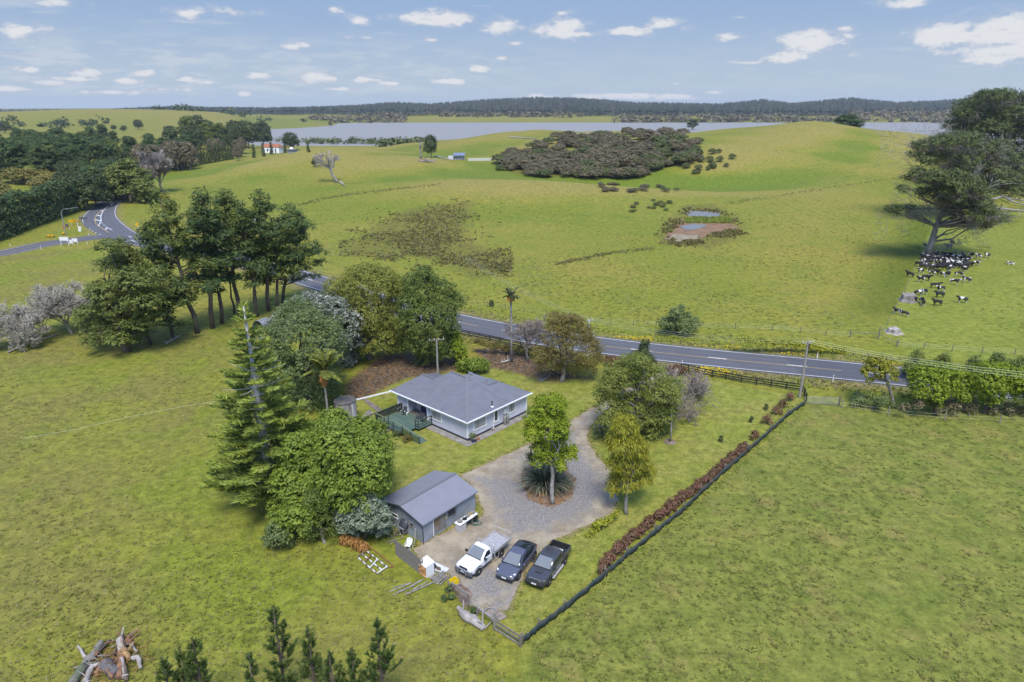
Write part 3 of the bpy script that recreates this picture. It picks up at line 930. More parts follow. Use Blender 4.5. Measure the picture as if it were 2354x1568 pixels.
LF = dict(
    olive=leaf_mat('leaf_olive', (0.069, 0.106, 0.024), (0.135, 0.178, 0.033), (0.215, 0.241, 0.054)),
    lime=leaf_mat('leaf_lime', (0.120, 0.167, 0.012), (0.232, 0.294, 0.017), (0.364, 0.397, 0.034), .3),
    dome=leaf_mat('leaf_bright', (0.108, 0.154, 0.023), (0.207, 0.267, 0.032), (0.322, 0.368, 0.056)),
    grey=leaf_mat('leaf_grey_green', (0.088, 0.122, 0.042), (0.157, 0.201, 0.066), (0.231, 0.270, 0.095)),
    silver=leaf_mat('leaf_silver', (0.129, 0.164, 0.107), (0.250, 0.294, 0.199), (0.405, 0.440, 0.328)),
    dark=leaf_mat('leaf_dark', (0.039, 0.061, 0.022), (0.079, 0.104, 0.033), (0.129, 0.151, 0.051)),
    pine=leaf_mat('needle_dark', (0.036, 0.062, 0.021), (0.070, 0.108, 0.026), (0.120, 0.170, 0.040), .15),
    pine2=leaf_mat('needle_olive', (0.066, 0.089, 0.021), (0.127, 0.157, 0.029), (0.213, 0.236, 0.047), .15),
    rust=leaf_mat('leaf_rusty', (0.109, 0.096, 0.032), (0.177, 0.149, 0.037), (0.253, 0.169, 0.053)),
    totara=leaf_mat('leaf_totara', (0.093, 0.122, 0.026), (0.169, 0.199, 0.035), (0.251, 0.273, 0.050)),
    yellow=leaf_mat('leaf_yellow', (0.143, 0.161, 0.035), (0.221, 0.233, 0.037), (0.307, 0.299, 0.061)),
    gold=leaf_mat('leaf_gold', (0.143, 0.155, 0.018), (0.239, 0.243, 0.018), (0.343, 0.316, 0.029)),
    norfolk=leaf_mat('leaf_norfolk', (0.097, 0.138, 0.029), (0.216, 0.271, 0.043), (0.381, 0.430, 0.070), .12),
    palm=leaf_mat('leaf_palm', (0.136, 0.167, 0.028), (0.251, 0.273, 0.045), (0.395, 0.356, 0.076), .3),
    hedge=leaf_mat('leaf_hedge', (0.091, 0.083, 0.026), (0.203, 0.101, 0.061), (0.270, 0.114, 0.084)),
    scrub=leaf_mat('leaf_scrub', (0.101, 0.085, 0.044), (0.169, 0.141, 0.075), (0.241, 0.208, 0.122), .1),
    scrubg=leaf_mat('leaf_scrub_green', (0.066, 0.086, 0.030), (0.124, 0.145, 0.043), (0.199, 0.196, 0.070), .1),
    wattle=leaf_mat('leaf_wattle', (0.152, 0.140, 0.031), (0.243, 0.216, 0.053), (0.311, 0.273, 0.084)),
    shelter=leaf_mat('leaf_shelter', (0.042, 0.071, 0.022), (0.078, 0.115, 0.036), (0.127, 0.170, 0.053), .1),
    flax=leaf_mat('leaf_flax', (0.112, 0.134, 0.059), (0.235, 0.218, 0.130), (0.425, 0.380, 0.258), .1),
    grass=leaf_mat('blade_grass', (0.139, 0.196, 0.030), (0.232, 0.279, 0.045), (0.354, 0.335, 0.093), .2),
    tuft=leaf_mat('blade_tuft', (0.104, 0.122, 0.023), (0.146, 0.159, 0.034), (0.195, 0.192, 0.052), .2),
    macro=leaf_mat('needle_macrocarpa', (0.050, 0.069, 0.018), (0.095, 0.115, 0.028), (0.157, 0.165, 0.055), .15),
    twigs=leaf_mat('twig_haze', (0.120, 0.105, 0.082), (0.190, 0.168, 0.135), (0.270, 0.240, 0.200), .1),
    dryg=leaf_mat('blade_dry', (0.166, 0.145, 0.055), (0.297, 0.235, 0.131), (0.414, 0.331, 0.221), .2),
    rush=leaf_mat('blade_rush', (0.100, 0.120, 0.032), (0.190, 0.160, 0.057), (0.260, 0.190, 0.090), .1),
    gorse=leaf_mat('leaf_gorse', (0.183, 0.205, 0.019), (0.288, 0.304, 0.021), (0.395, 0.380, 0.031), .2),
    flower=leaf_mat('petal_yellow', (0.580, 0.442, 0.021), (0.759, 0.580, 0.028), (0.483, 0.414, 0.041), .2),
    blossom=leaf_mat('leaf_blossom', (0.085, 0.110, 0.070), (0.190, 0.215, 0.165), (0.560, 0.560, 0.520), .15),
    fern=leaf_mat('frond_dead', (0.207, 0.097, 0.030), (0.414, 0.207, 0.062), (0.593, 0.345, 0.124), .2))
LEAF_K = .82
def crown_tree(name, label, base, lobes, kind, cat='tree', bark=None, leaf=.22, wid=.5, clump=.55, dens=1.0, per=9, flat=.8, up=.5,
               depth=1.0, trunk_r=None, group=None, back=True, limbs=True, inner=.55, seed=None, along=None, dy=0.0, drop=.78, bottom=-.55):
    """a tree rooted at image place base; lobes are (px, py, r_px[, squash]) of its crown, at its own distance"""
    rng = np.random.default_rng(seed if seed is not None else abs(hash(name + label)) % 9999 if False else sum(map(ord, label)))
    b = G(*base)
    s = mpp(b) * .985
    Ls = []
    xs = [l[0] for l in lobes]
    wpx = max(l[0] + l[2] for l in lobes) - min(l[0] - l[2] for l in lobes)
    for k, l in enumerate(lobes):
        r = l[2] * s
        off = (rng.random() - .5) * wpx * s * .35 * depth
        p = at_y(l[0], l[1], b.y + off + dy)
        sq = l[3] if len(l) > 3 else .9
        Ls.append((p.x - b.x, p.y - b.y, max(p.z - b.z, r * .6), r, r, r * sq))
        if back and k % 2 == 0:      # the far side of the crown
            q = at_y(l[0], l[1], b.y + dy + off + wpx * s * .28 * depth)
            Ls.append((q.x - b.x + rng.normal() * r * .3, q.y - b.y, max(Ls[-1][2] - r * .15, r * .6), r * .9, r * .9, r * sq * .9))
    o = thing(name, label, cat, b, 0, group)
    lm = leaf_mesh('crown', [foliage(Ls, leaf * LEAF_K, wid, clump, dens, int(per * 1.4), flat, up, rng, inner, bottom, along, drop)])
    ob('crown', lm, LF[kind], o)
    mb = MB()
    L = np.array(Ls)
    zc = float(np.average(L[:, 2], weights=L[:, 3]))
    xc, yc = float(np.average(L[:, 0], weights=L[:, 3])), float(np.average(L[:, 1], weights=L[:, 3]))
    tr = trunk_r or max(.10, .028 * (L[:, 2] + L[:, 5]).max())
    pr = random.Random(int(zc * 1000))
    fork = Vector((xc * .55, yc * .55, max(zc * .55, min(L[:, 2] - L[:, 5] * .6))))
    mb.tube(wobble((0, 0, -.25), fork, 4, .03, pr), [tr * 1.35, tr * 1.05, tr, tr * .9, tr * .85], 8)
    if limbs:
        for l in Ls:
            mb.tube(wobble(fork, (l[0], l[1], l[2] + l[5] * .35), 4, .09, pr), [tr * .6, tr * .45, tr * .33, tr * .2, tr * .06], 5)
    mb.build('trunk', bark or BARK, o, smooth=True)
    return o
def bare_twigs(mb, p, d, L, r, lev, rng, droop=0.0, kids=(3, 5), spread=.55, shrink=.62, rmin=.012):
    path = [p]
    q = p.copy()
    dd = d.copy()
    n = 4
    for i in range(n):
        dd = (dd + Vector((rng.uniform(-1, 1), rng.uniform(-1, 1), rng.uniform(-1, 1) - droop)) * .16).normalized()
        q = q + dd * (L / n)
        path.append(q.copy())
    mb.tube(path, [max(rmin, r * (1 - .55 * i / n)) for i in range(n + 1)], 5 if lev > 1 else 3, cap=False)
    if lev <= 0:
        return
    for k in range(rng.randint(*kids)):
        f = rng.uniform(.35, 1.0)
        i = min(n - 1, int(f * n))
        bp = path[i].lerp(path[i + 1], f * n - i)
        side = dd.orthogonal().normalized()
        side.rotate(Matrix.Rotation(rng.uniform(0, 2 * PI), 3, dd))
        nd = (dd * (1 - spread) + side * spread + Vector((0, 0, .12))).normalized()
        bare_twigs(mb, bp, nd, L * shrink * rng.uniform(.75, 1.15), r * .5, lev - 1, rng, droop, kids, spread, shrink, rmin)
def bare_tree(name, label, base, top, kids=(4, 6), lev=3, m=None, spread=.5, r=None, cat='tree', lean=(0, 0), trunk=.28, seed=1, group=None,
              L0=None, nlimb=6, rmin=.014, tilt=.55):
    b = G(*base)
    H = z_at(b, top) - b.z
    rng = random.Random(seed)
    o = thing(name, label, cat, b, rng.uniform(0, 6), group)
    r = r or H * .022
    mt, mb = MB(), MB()
    tp = Vector((lean[0] * H, lean[1] * H, H * trunk))
    o.rotation_euler = (0, 0, 0)
    mt.tube(wobble((0, 0, -.2), tp, 4, .04, rng), [r * 1.4, r * 1.1, r, r * .95, r * .8], 7)
    L0 = L0 or H * .42
    for k in range(nlimb):
        a = 2 * PI * k / nlimb + rng.uniform(-.4, .4)
        f = rng.uniform(.55, 1.0)
        d = Vector((math.cos(a) * tilt + lean[0], math.sin(a) * tilt + lean[1], rng.uniform(.45, 1.0))).normalized()
        bare_twigs(mb, tp * f, d, L0 * rng.uniform(.8, 1.15), r * .6, lev, rng, 0, kids, spread, .62, rmin)
    mt.build('trunk', m or BARK_GREY, o, smooth=True)
    mb.build('branches', m or TWIG, o)
    return o
def pine_tree(name, label, base, top, bare=.45, width=60, kind='pine', group=None, seed=0, bark=None, lean_px=0, pads=26, leaf=.34, flat=.42,
              shape=None, cat='tree', dens=1.0, padr=.17, per=9):
    """tall open pine: bare pole, limbs, flat tufted pads; base and top are image places, width in image pixels"""
    rng = np.random.default_rng(seed + 11); pr = random.Random(seed + 5)
    b = G(*base)
    H = z_at(b, top) - b.z
    s = mpp(b)
    Wd = width * s * .5
    o = thing(name, label, cat, b, 0, group)
    lx = lean_px * s
    mt = MB()
    tr = H * .0155
    axis = wobble((0, 0, -.3), (lx, 0, H * .97), 7, .014, pr)
    mt.tube(axis, [tr * (1.25 - 1.08 * i / 7) for i in range(8)], 8)
    def ax(f):
        f = min(max(f, 0), .999) * 7
        return axis[int(f)].lerp(axis[int(f) + 1], f - int(f))
    Ls = []
    for k in range(pads):
        f = bare + (1 - bare) * (k + pr.random()) / pads
        u = (f - bare) / (1 - bare)
        rad = Wd * (.20 + .92 * (1 - u) ** .75) * pr.uniform(.2, 1.2)
        if pr.random() < .35 * (1 - u) ** 2: continue
        if u > .93: rad *= .4
        a = pr.uniform(0, 2 * PI)
        c0 = ax(f - .03)
        pr_ = Wd * padr * 2.2 * pr.uniform(.7, 1.25)
        e = c0 + Vector((math.cos(a) * rad, math.sin(a) * rad, rad * pr.uniform(.12, .5)))
        mt.tube(wobble(c0, e, 3, .07, pr), [tr * .42 * (1.2 - u), tr * .3 * (1.2 - u), tr * .2, tr * .06], 4, cap=False)
        Ls.append((e.x, e.y, e.z, pr_ * 1.15, pr_ * 1.15, pr_ * flat))
        if rad > Wd * .5:
            q = c0.lerp(e, .62)
            Ls.append((q.x, q.y, q.z + pr_ * .2, pr_ * .8, pr_ * .8, pr_ * flat * .8))
    for k in range(int(10 * bare * 2)):        # dead snags on the bare pole
        f = pr.uniform(bare * .45, bare * 1.1)
        a = pr.uniform(0, 2 * PI)
        c0 = ax(f)
        mt.tube([c0, c0 + Vector((math.cos(a), math.sin(a), pr.uniform(-.1, .3))) * Wd * pr.uniform(.15, .5)], [tr * .18, tr * .04], 3, cap=False)
    t = ax(.985)
    Ls.append((t.x, t.y, t.z, Wd * .22, Wd * .22, Wd * .28))
    ob('crown', leaf_mesh('crown', [foliage(Ls, leaf * 1.2, .19, leaf * 2.0, dens, int(per * 1.5), .75, .75, rng, .35, -.5)]), LF[kind], o)
    mt.build('trunk', bark or BARK, o, smooth=True)
    return o
# ------ the near garden trees
def norfolk_pine():
    b = G(628, 1160)
    H = z_at(b, 703) - b.z
    o = thing('norfolk_pine', 'tall tiered pine with pale straight pole and upswept side branches', 'tree', b)
    rng = np.random.default_rng(3); pr = random.Random(3)
    mt = MB()
    lean = Vector((-.012 * H, .0, 0))
    mt.tube([Vector((0, 0, -.3)) + lean * 0, Vector((0, 0, H * .5)) + lean * .3, Vector((0, 0, H)) + lean], [.38, .29, .07], 10)
    NB = mat('norfolk_bark', (.56, .53, .48), .85, scale=5, col2=(.38, .35, .31), stretch=(1, 1, 3))
    tips, dirs = [], []
    mb = MB()
    z = 1.6
    V, F, T, n = [], [], [], 0
    sets = []
    tier = 0
    while z < H - .5:
        u = z / H
        R0 = (5.5 * (1 - u) ** .85 + .55) * (1.0 if u > .1 else .8) * pr.uniform(.9, 1.1)
        nb = 7 if u < .75 else 5
        a0 = pr.uniform(0, 6.28)
        for k in range(nb):
            a = a0 + 2 * PI * k / nb + pr.uniform(-.2, .2)
            dr = Vector((math.cos(a), math.sin(a), 0))
            L = R0 * pr.uniform(.72, 1.12)
            c0 = lean * u + Vector((0, 0, z))
            path = [c0 + dr * (L * t) + Vector((0, 0, L * (-.10 * t + .20 * t * t + .08 * t))) for t in (0, .25, .5, .75, 1.0)]
            mb.tube(path, [.055, .045, .035, .025, .01], 4, cap=False)
            if u < .96 and not (.60 < u and pr.random() < .12):
                # cord-like twigs along both sides of the outer branch, curved upward
                m = int(48 + L * 30)
                tt = (.22 if u < .7 else .08) + (.80) * rng.random(m)
                tt = np.minimum(tt, 1.0)
                base = np.array([[*path[0].lerp(path[-1], t)] for t in tt])
                base[:, 2] = c0.z + L * (-.02 * tt + .20 * tt * tt)
                side = np.where(rng.random(m) < .5, 1.0, -1.0)
                sd_ = np.array([-dr.y, dr.x, 0])
                tl = (.34 + .52 * (1 - np.abs(tt - .62) * 1.4).clip(0, 1)) * (.55 + L * .16) * (.75 + .5 * rng.random(m))
                di = unit(np.array([*dr]) * (.55 + .3 * rng.random((m, 1))) + side[:, None] * sd_ * (.55 + .5 * rng.random((m, 1))) + np.array([0, 0, 1]) * (.35 + .4 * rng.random((m, 1))))
                C = base + di * tl[:, None] * .5
                N = unit(np.cross(di, rng.normal(size=(m, 3))) + np.array([0, 0, .9]))
                ct = pr.random() * .35
                sets.append(leaf_cards(C, N, tl * .52, np.full(m, .062), np.clip(ct + .65 * rng.random(m), 0, 1), rng, di * 4))
        z += (.62 if u < .55 else .78) * (1.0 if u < .86 else 1.25) * pr.uniform(.85, 1.15)
        tier += 1
    # whorl at the top
    m = 70
    a = rng.random(m) * 6.28
    di = unit(np.column_stack([np.cos(a), np.sin(a), .45 + .6 * rng.random(m)]))
    zz = H - 1.1 * rng.random(m)
    C = np.column_stack([lean.x + 0 * zz, 0 * zz, zz]) + di * .35
    sets.append(leaf_cards(C, unit(np.cross(di, rng.normal(size=(m, 3)))), np.full(m, .38), np.full(m, .06), .5 + .5 * rng.random(m), rng, di * 4))
    ob('crown', leaf_mesh('crown', sets), LF['norfolk'], o)
    mt.build('trunk', NB, o, smooth=True)
    mb.build('branches', NB, o)
norfolk_pine()
def spheres(*a):
    return list(a)
crown_tree('dome_tree', 'broad rounded tree with dense yellow green leaves behind the shed', (770, 1205),
           [(772, 1082, 98), (770, 1120, 92), (800, 1070, 84), (735, 1070, 76), (700, 1080, 62), (835, 1075, 60), (770, 1020, 48), (715, 1130, 62), (815, 1120, 66), (690, 1030, 40), (848, 1030, 38),
            (745, 1160, 55), (868, 1095, 34), (660, 1110, 38), (690, 1185, 46), (655, 1160, 38), (645, 1200, 32)], 'dome', leaf=.20, clump=.34, per=9, dens=1.25, inner=.75, depth=1.2)
crown_tree('olive_tree', 'small open olive brown tree in front of the rounded tree', (748, 1248),
           [(728, 1150, 34), (700, 1180, 34), (745, 1190, 36), (705, 1215, 26), (765, 1150, 22), (725, 1232, 24), (688, 1236, 22), (762, 1226, 26), (664, 1238, 20), (790, 1222, 20)], 'olive', leaf=.15, wid=.35, clump=.36, per=8, dens=.95, bark=BARK_GREY)
crown_tree('silver_shrub', 'spreading grey green shrub against the shed gable', (838, 1240),
           [(835, 1185, 42), (800, 1195, 32), (868, 1192, 32), (850, 1160, 26), (885, 1205, 18), (815, 1215, 26), (872, 1215, 22)], 'silver', leaf=.24, wid=.26, clump=.30, per=9, up=.7, dens=1.15)
crown_tree('garden_shrub', 'low dark green shrub at the foot of the tiered pine', (640, 1262),
           [(640, 1235, 26), (618, 1245, 18), (660, 1250, 17), (628, 1218, 16)], 'grey', leaf=.15, clump=.28, cat='shrub', dens=1.1)
crown_tree('leafy_tree', 'tall dark grey green tree behind the yellow palm', (712, 930),
           [(690, 755, 62), (640, 800, 45), (735, 800, 55), (700, 830, 60), (655, 860, 46), (740, 870, 48), (700, 910, 50), (660, 920, 40),
            (745, 925, 38), (620, 770, 26), (755, 760, 26), (690, 715, 34), (690, 780, 66)], 'grey', leaf=.22, wid=.42, clump=.48, per=9, dens=1.15, inner=.7)
crown_tree('blossom_tree', 'silvery tree dusted with white blossom at the back of the garden', (745, 850),
           [(700, 725, 46), (745, 715, 40), (790, 745, 44), (650, 745, 32), (815, 780, 30), (800, 830, 26), (770, 780, 40), (640, 770, 22), (720, 705, 26), (775, 705, 24)], 'blossom', leaf=.22, clump=.40, per=8, dens=1.25, inner=.7, up=.6)
crown_tree('autumn_tree', 'large yellow green tree thinning to bare grey twigs', (850, 825),
           [(835, 655, 50), (800, 690, 46), (880, 660, 42), (850, 720, 58), (800, 745, 40), (890, 730, 44), (870, 780, 46), (910, 795, 28), (830, 790, 36),
            (770, 665, 28), (915, 680, 26), (925, 770, 22), (760, 715, 28)], 'yellow', leaf=.17, wid=.5, clump=.42, per=9, dens=1.5, inner=.6, bark=BARK_GREY)
crown_tree('evergreen_tree', 'tall dark olive evergreen standing between house and road', (985, 842),
           [(975, 665, 42), (1015, 672, 34), (945, 700, 32), (1000, 720, 48), (955, 745, 42), (1025, 745, 34), (985, 780, 48), (950, 790, 32),
            (1015, 800, 34), (975, 635, 24), (1030, 700, 24), (985, 820, 30), (985, 735, 50)], 'olive', leaf=.20, wid=.46, clump=.50, per=9, dens=1.7, inner=.72)
crown_tree('young_tree', 'slim bright green young tree beside the dark evergreen', (1052, 842),
           [(1046, 785, 17), (1052, 805, 20), (1040, 812, 15), (1062, 820, 14), (1045, 768, 11)], 'lime', leaf=.18, clump=.26, per=8, dens=1.1)
crown_tree('clipped_bush', 'low round glossy bush behind the house roof', (1086, 858),
           [(1070, 842, 17), (1090, 838, 18), (1108, 842, 14), (1080, 850, 14)], 'dome', leaf=.17, clump=.28, cat='shrub', dens=1.2)
crown_tree('rusty_tree', 'wide round tree with rust tinged crown beside the road', (1292, 878),
           [(1300, 800, 48), (1345, 805, 42), (1325, 765, 38), (1275, 770, 30), (1285, 745, 24), (1350, 840, 30), (1310, 840, 32), (1365, 820, 24),
            (1268, 835, 24), (1240, 815, 22), (1250, 840, 18), (1315, 742, 22)], 'rust', leaf=.16, wid=.4, clump=.40, per=9, dens=1.25, inner=.68, bark=BARK_GREY)
crown_tree('totara_tree', 'spreading layered evergreen over the top of the drive', (1462, 1010),
           [(1450, 850, 34), (1495, 868, 36), (1415, 875, 34), (1450, 890, 46, .6), (1525, 905, 36, .6), (1405, 930, 38, .6), (1455, 945, 50, .6),
            (1510, 950, 44, .6), (1540, 920, 26, .6), (1430, 975, 38, .6), (1485, 985, 38, .6), (1395, 965, 26, .6), (1525, 975, 22, .6),
            (1470, 835, 24), (1385, 905, 20, .6)], 'totara', leaf=.18, wid=.4, clump=.42, per=9, dens=1.45, flat=.6, up=.8, bark=BARK_GREY, inner=.68)
crown_tree('cypress_tree', 'dark conical cypress poking up behind the layered evergreen', (1478, 900),
           [(1482, 792, 9), (1480, 806, 14), (1475, 824, 19), (1490, 830, 16), (1470, 842, 20), (1455, 838, 14)], 'dark', leaf=.18, clump=.3, per=9, dens=1.2)
crown_tree('street_lime', 'vivid lime green tree with cloud shaped tufts on the gravel island', (1271, 1158),
           [(1255, 940, 24), (1226, 962, 22), (1280, 938, 18), (1262, 985, 32), (1228, 1000, 22), (1290, 985, 22), (1285, 1015, 24), (1245, 1030, 24),
            (1265, 1050, 26), (1302, 1048, 20), (1312, 1050, 16), (1236, 1060, 14), (1275, 965, 26), (1290, 1072, 13), (1272, 925, 12)], 'lime',
           leaf=.14, wid=.5, clump=.27, per=9, dens=1.35, inner=.72, bark=BARK_PALE, trunk_r=.2)
crown_tree('golden_conifer', 'drooping golden conifer at the inner edge of the lawn', (1440, 1182),
           [(1432, 985, 26), (1450, 990, 20), (1425, 1025, 32), (1460, 1030, 30), (1440, 1065, 36), (1415, 1065, 24), (1475, 1070, 26), (1440, 1105, 34),
            (1480, 1100, 20), (1415, 1115, 24), (1408, 1130, 14), (1445, 970, 16)], 'gold', leaf=.22, wid=.22, clump=.32, per=9, dens=1.2, inner=.6, along=(0, 0, -1.2),
           trunk_r=.17, bark=BARK_GREY)
crown_tree('yellow_shrub', 'larger of two yellow green shrubs at the lawn edge near the cars', (1382, 1217),
           [(1378, 1205, 13), (1388, 1200, 11), (1370, 1211, 9)], 'gorse', leaf=.13, clump=.24, cat='shrub', limbs=False, back=False)
crown_tree('yellow_shrub', 'smaller yellow green shrub up the lawn edge by the golden conifer', (1403, 1200),
           [(1402, 1192, 9), (1410, 1187, 8), (1420, 1180, 6)], 'gorse', leaf=.13, clump=.24, cat='shrub', limbs=False, back=False)
crown_tree('yellow_shrub', 'sparse low flowering shrub nearest the black pickup', (1362, 1232),
           [(1360, 1226, 9), (1350, 1232, 6)], 'gorse', leaf=.12, clump=.24, cat='shrub', limbs=False, back=False, dens=.6)
crown_tree('dark_shrub', 'small dark shrub beside the bare twiggy bush', (1600, 910), [(1598, 890, 12), (1602, 902, 12), (1597, 878, 8)], 'dark', leaf=.16, clump=.26, cat='shrub', limbs=False)
crown_tree('edge_shrub', 'loose grey shrub on the bend of the drive', (1385, 1008), [(1375, 995, 15), (1392, 990, 17), (1402, 1005, 15), (1365, 1003, 9)], 'grey', leaf=.12, clump=.3, cat='shrub', dens=.6)
bare_tree('bare_bush', 'leafless tangle of grey twigs right of the layered evergreen', (1566, 925), 850, lev=3, kids=(5, 7), nlimb=9, trunk=.06, L0=3.0, seed=4, spread=.5, tilt=.9, m=TWIG, rmin=.022)
bare_tree('bare_bush', 'lower sprawl of grey twigs beside the thin trunk', (1560, 965), 930, lev=3, kids=(4, 6), nlimb=9, trunk=.06, L0=1.8, seed=9, spread=.5, tilt=1.1, m=TWIG, rmin=.018)
bare_tree('bare_tree', 'small leafless tree between the thin palm and the rusty tree', (1212, 830), 735, lev=3, kids=(5, 7), nlimb=8, trunk=.42, seed=6, spread=.48, rmin=.024)
bare_tree('bare_sapling', 'leafless shrub at the drive bend under the layered evergreen', (1386, 1002), 950, lev=3, kids=(4, 6), nlimb=6, trunk=.15, seed=14, m=BARK_PALE, rmin=.012)
sl = G(1540, 1016)
tk = thing('sapling', 'thin grey trunk on a bark ring at the lawn under the evergreen', 'tree', sl)
MB().tube([(0, 0, -.2), (.05, 0, 1.6), (-.1, .1, z_at(sl, 950) - sl.z)], [.13, .10, .07], 7).build('trunk', BARK_GREY, tk, smooth=True)
lr = np.random.default_rng(2)
ob('crown', leaf_mesh('crown', [foliage([(-.3, .2, z_at(sl, 950) + .2, .9, .9, .7), (.5, .3, z_at(sl, 945), .7, .7, .5)], .16, .4, .4, .8, 8, rng=lr)]), LF['totara'], tk)
MB().lathe([(0.75, 0), (.6, .06), (.1, .09)], 12).build('bark_ring', BARK_MULCH, tk, (0, 0, .01))
def palm(name, label, base, crown_y, frond, n, kind, dead, seed, droop=.9, lean=0.0, head=.0, tr=.13, group=None):
    b = G(*base)
    H = z_at(b, crown_y) - b.z
    pr = random.Random(seed); rng = np.random.default_rng(seed)
    o = thing(name, label, 'palm', b, 0, group)
    mt = MB()
    lx = lean * H
    mt.tube([(0, 0, -.2), (lx * .3, 0, H * .35), (lx * .75, 0, H * .75), (lx, 0, H)], [tr * 1.5, tr, tr * .9, tr * .8], 8)
    mt.build('trunk', BARK_PALE, o, smooth=True)
    top = Vector((lx, 0, H))
    V = []
    st = MB()
    for k in range(n):
        a = 2 * PI * k / n + pr.uniform(-.3, .3)
        el = pr.uniform(.15, 1.25) if k % 3 else 1.3
        d0 = Vector((math.cos(a) * math.cos(el), math.sin(a) * math.cos(el), math.sin(el)))
        L = frond * pr.uniform(.8, 1.1)
        pts, d, p = [], d0.copy(), top.copy()
        for i in range(9):
            pts.append(p.copy())
            p = p + d * (L / 8)
            d = (d + Vector((0, 0, -droop * .22))).normalized()
        st.tube(pts, [.04 * (1 - i / 10) for i in range(9)], 3, cap=False)
        m = 84
        tt = np.linspace(.12, .99, m)
        P = np.array([[*pts[min(7, int(t * 8))].lerp(pts[min(7, int(t * 8)) + 1], t * 8 - min(7, int(t * 8)))] for t in tt])
        side = np.where(np.arange(m) % 2, 1., -1.)
        perp = np.array([-math.sin(a), math.cos(a), 0])
        fw = np.array([*d0]) * .5
        di = unit(side[:, None] * perp + fw + np.array([0, 0, -.55]) + rng.normal(size=(m, 3)) * .12)
        ll = frond * .26 * np.sin(np.clip(tt, .08, .97) * PI) ** .6 * (.85 + .3 * rng.random(m))
        N = unit(np.cross(di, rng.normal(size=(m, 3)) * .4 + np.array([math.cos(a), math.sin(a), .2])))
        V.append(leaf_cards(P + di * ll[:, None] * .5, N, ll * .52, np.full(m, .065 * frond / 2.2), np.clip(pr.random() * .4 + rng.random(m) * .6, 0, 1), rng, di * 5))
    ob('fronds', leaf_mesh('fronds', V), LF[kind], o)
    st.build('stems', LF[kind] if False else BARK_GREY, o)
    if dead:
        m = 260
        a = rng.random(m) * 6.28
        zz = H - dead * rng.random(m)
        rr = .18 + .34 * np.sin((H - zz) / dead * PI)
        C = np.column_stack([lx + np.cos(a) * rr, np.sin(a) * rr, zz])
        di = np.column_stack([np.cos(a) * .25, np.sin(a) * .25, -np.ones(m)])
        N = unit(np.column_stack([np.cos(a), np.sin(a), 0 * a]) + rng.normal(size=(m, 3)) * .3)
        ob('dead_skirt', leaf_mesh('dead_skirt', [leaf_cards(C, N, np.full(m, .34), np.full(m, .06), rng.random(m), rng, di * 4)]), LF['fern'], o)
    return o
palm('palm_tree', 'yellow fronded palm with a brown skirt beside the water tank', (757, 974), 852, 3.0, 14, 'palm', 1.9, 5, droop=.75, lean=-.02)
palm('palm_tree', 'tall thin palm with a small dark head by the roadside', (1176, 832), 682, 1.9, 9, 'dark', .5, 8, droop=1.0, lean=-.01, tr=.17)
def flax(name, label, base, n, L, kind, seed, cat='plant', droop=.7, w=.055, elev=(.5, 1.4), z0=0.0):
    b = G(*base)
    rng = np.random.default_rng(seed)
    o = thing(name, label, cat, b)
    V, F, T = [], [], []
    for k in range(n):
        a = rng.random() * 6.28; el = elev[0] + (elev[1] - elev[0]) * rng.random()
        ln = L * (.6 + .5 * rng.random())
        d = np.array([math.cos(a) * math.cos(el), math.sin(a) * math.cos(el), math.sin(el)])
        p = np.array([rng.normal() * .25, rng.normal() * .25, z0])
        sd_ = np.array([-math.sin(a), math.cos(a), 0]) * w
        t = rng.random()
        row = []
        for i in range(5):
            ww = (1 - (i / 4) ** 2 * .95) * (1 if i else .7)
            row += [p - sd_ * ww, p + sd_ * ww]
            p = p + d * ln / 4
            d = d + np.array([0, 0, -droop * .42]); d = d / np.linalg.norm(d)
        n0 = len(V)
        V += row; T += [t] * 10
        F += [(n0 + 2 * i, n0 + 2 * i + 1, n0 + 2 * i + 3, n0 + 2 * i + 2) for i in range(4)]
    ob('leaves', np_mesh('leaves', np.array(V), np.array(F), {'tint': np.array(T)}), LF[kind], o)
    return o
flax('flax_clump', 'big clump of drooping strap leaves on the gravel island', (1252, 1118), 640, 3.3, 'flax', 1, droop=.72, w=.075)
flax('flax_clump', 'lower straw coloured clump right of the lime tree trunk', (1290, 1122), 200, 2.0, 'flax', 2, droop=.8, w=.05)
cb = flax('cabbage_tree', 'short spiky cabbage tree at the left of the gravel island', (1222, 1096), 120, 1.25, 'dark', 3, 'tree', .35, .04, (.2, 1.5), 2.1)
MB().tube([(0, 0, -.2), (.05, 0, 1.0), (0, 0, 2.1)], [.13, .1, .1], 7).build('trunk', BARK_GREY, cb, smooth=True)
